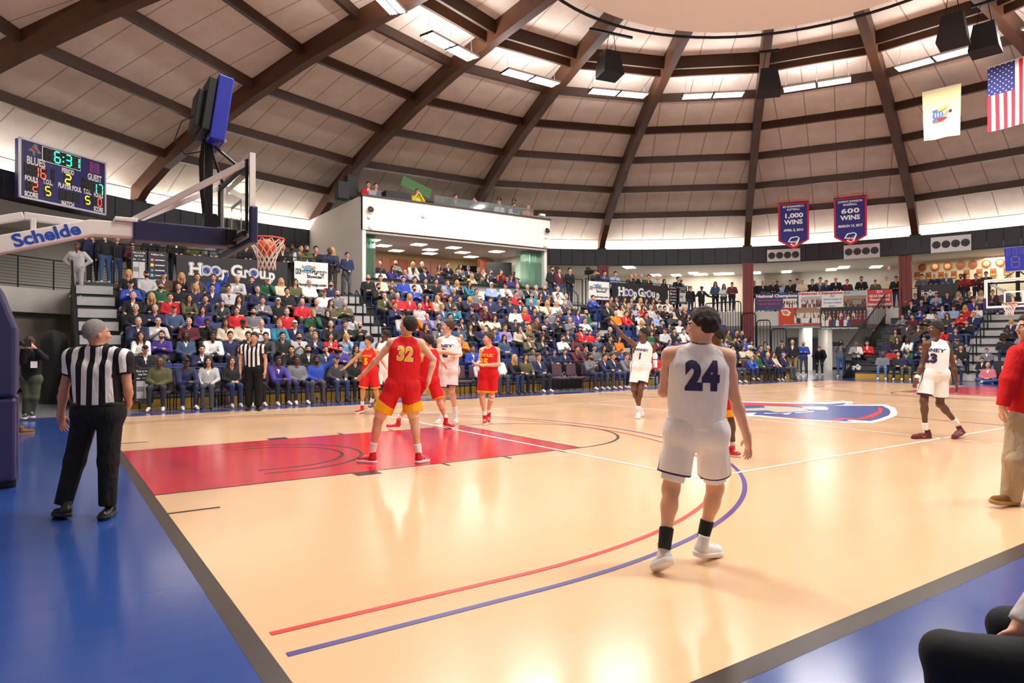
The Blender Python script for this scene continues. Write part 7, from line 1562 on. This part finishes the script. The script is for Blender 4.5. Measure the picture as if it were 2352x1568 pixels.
# ---- person seated at lower right corner (knees, forearm and hand in frame)
def corner_person():
    P0=lambda u,v,d:vec(at_d(u,v,d));s=1.0;org=P0(2560,1500,2.5);org[2]=0
    r=empty('person',tuple(org));tag(r,'seated person in black trousers and pale grey sleeve, cut off by lower right corner','person')
    k1=P0(2172,1502,2.5);k2=P0(2318,1440,2.92);h1=P0(2640,1560,2.45);h2=P0(2700,1440,2.85);a1=V(k1[0],k1[1],.1);a2=V(k2[0],k2[1],.1)
    t1=a1+dirang(90)*.15-V(0,0,.05);t2=a2+dirang(90)*.15-V(0,0,.05)
    pr=[cap(h1,k1,.11,.082,'',.05),cap(k1,a1,.078,.055,'',.03),cap(h2,k2,.11,.082,'',.05),cap(k2,a2,.078,.055,'',.03),cap(h1,h2,.13,.13,'',.05)]
    vt,q=sdmesh(pr,.012);C=(h1+h2)/2;
    sh=C+V(0,0,.48);N=sh+V(0,0,.08);H=N+V(0,0,.19)
    bp=[cap(C,sh,.12,.14,'',.05)]+head_prims(H,frame(dirang(60),V(0,0,1)),1)+[cap(N-V(0,0,.05),H-V(0,0,.07),.055,.055,'',.03)]
    el=P0(2440,1330,2.62);wr=P0(2345,1436,2.6);hd=P0(2318,1452,2.62)
    bp+=[cap(sh-RTh*.18,el,.05,.04,'',.03),cap(el,wr,.04,.027,'',.03)]+hand_prims(wr,nrm(P0(2318,1470,2.62)-wr),V(0,0,-1)*.3-RTh*.2+FWh*.2,V(0,0,1)-RTh*.4,1,.0095,.7,.1)
    for a in(k1,k2): pass
    vb,qb=sdmesh(bp,.007);vb=relax(vb,qb,2,.35);partobj(r,'body',vb,qb,mat('hero_skin_D9A488','D9A488',.45),None,org,0,0)
    partobj(r,'trousers',vt,q,fabmat('black_knit_trousers','17171A',bump=.1),None,org)
    vs,qs=sdmesh([cap(C+V(0,0,.05),sh,.15,.165,'',.05),cap(sh-RTh*.2,el,.085,.075,'',.05),cap(el,wr,.075,.05,'',.04,[(wr-nrm(wr-el)*.0,nrm(wr-el))]),cap(sh,sh+RTh*.2,.08,.08,'',.05)],.012);partobj(r,'sweater',vs,qs,fabmat('pale_grey_sweater','BDB6B4',bump=.3),None,org)
    hv,hq=hair_mesh('L',H,frame(dirang(60),V(0,0,1)),1,.012);partobj(r,'hair',hv,hq,mat('hair_hero_35221A','35221A',.7),None,org)
    vs,qs=sdmesh([cap(a1,t1,.05,.042,'',.02),cap(a2,t2,.05,.042,'',.02)],.012);partobj(r,'shoes',vs,qs,mat('dark_grey_shoe','2A2E34',.6),None,org)
    chair_at(org[0]+.05,org[1]-.05,YAW*-1+PI*1.5,'padded chair under the person cut off by the lower right corner')
corner_person()
# ---- lone brown shoe tip behind the padded base
p=at_z(66,995,0);o=empty('shoe',p);tag(o,'brown shoe toe showing behind the padded hoop base at left','shoe')
vt,q=sdmesh([cap(V(-.1,0,.045),V(.05,0,.035),.045,.038,'',.02),cap(V(-.1,0,.05),V(-.11,0,.11),.042,.04,'',.02)],.008,[((0,0,.008),(0,0,-1))]);partobj(o,'upper',vt,q,mat('brown_suede_shoe','7A4E1E',.8),None,V(0,0,0));m=MB();m.box((-.03,0,.01),(.24,.085,.02));m.build('sole',mat('gum_sole','B08A50'),o,bevel=.008)
# ---- team mark and swoosh details
# ================================================================ MERGE THE SMALLEST SPECTATORS INTO ONE CROWD
near=[o for o in COL.objects if o.parent is None and o.name.startswith('person')]
def dep(o): return (Vector(o.location)-CAM).dot(_fw)
near.sort(key=dep)
restp=near[300:]
VV=[];QQ=[];MM=[];mats=[];off=0
def addm(o,mw):
    global off
    me=o.data;n=len(me.vertices);co=np.empty(n*3);me.vertices.foreach_get('co',co);co=co.reshape(-1,3)
    A=np.array(mw);co=co@A[:3,:3].T+A[:3,3];nq=len(me.polygons);qi=np.empty(nq*4,int);me.loops.foreach_get('vertex_index',qi);mi=np.empty(nq,int);me.polygons.foreach_get('material_index',mi)
    lut=[]
    for sl in o.material_slots:
        if sl.material not in mats: mats.append(sl.material)
        lut.append(mats.index(sl.material))
    VV.append(co);QQ.append(qi.reshape(-1,4)+off);MM.append(np.array(lut)[mi]);off+=n
if restp:
    for o in restp:
        mw=Matrix.LocRotScale(o.location,o.rotation_euler,o.scale);addm(o,mw)
        for c in o.children: addm(c,mw@Matrix.LocRotScale(c.location,c.rotation_euler,c.scale))
    me=mkmesh('crowd',[(np.concatenate(VV),np.concatenate(QQ),np.concatenate(MM),None)],mats);o=bpy.data.objects.new('crowd',me);COL.objects.link(o);tag(o,'small distant spectators on the balcony, in the suite and around the far right seats','crowd',kind='stuff')
    for p in restp:
        for c in list(p.children): bpy.data.objects.remove(c)
        bpy.data.objects.remove(p)
# ---- keep labels free of shop and maker names
for o in COL.objects:
    l=o.get('label')
    if l:
        for a,b in(('HoopGroup Showcase','basketball showcase'),('long black HoopGroup','long black globe-lettered'),('far black HoopGroup','far black globe-lettered'),('HoopGroup','white-lettered'),(' reading Find us in the App Store',' with a pale phone screen print'),('black App Store sign','black phone-screen sign'),('narrow black App Store','narrow black phone-screen'),('App Store','phone-screen'),(' and Schelde arm',' and blue-lettered white arm'),('reading Follow Us','headed Follow Us')): l=l.replace(a,b)
        o['label']=l
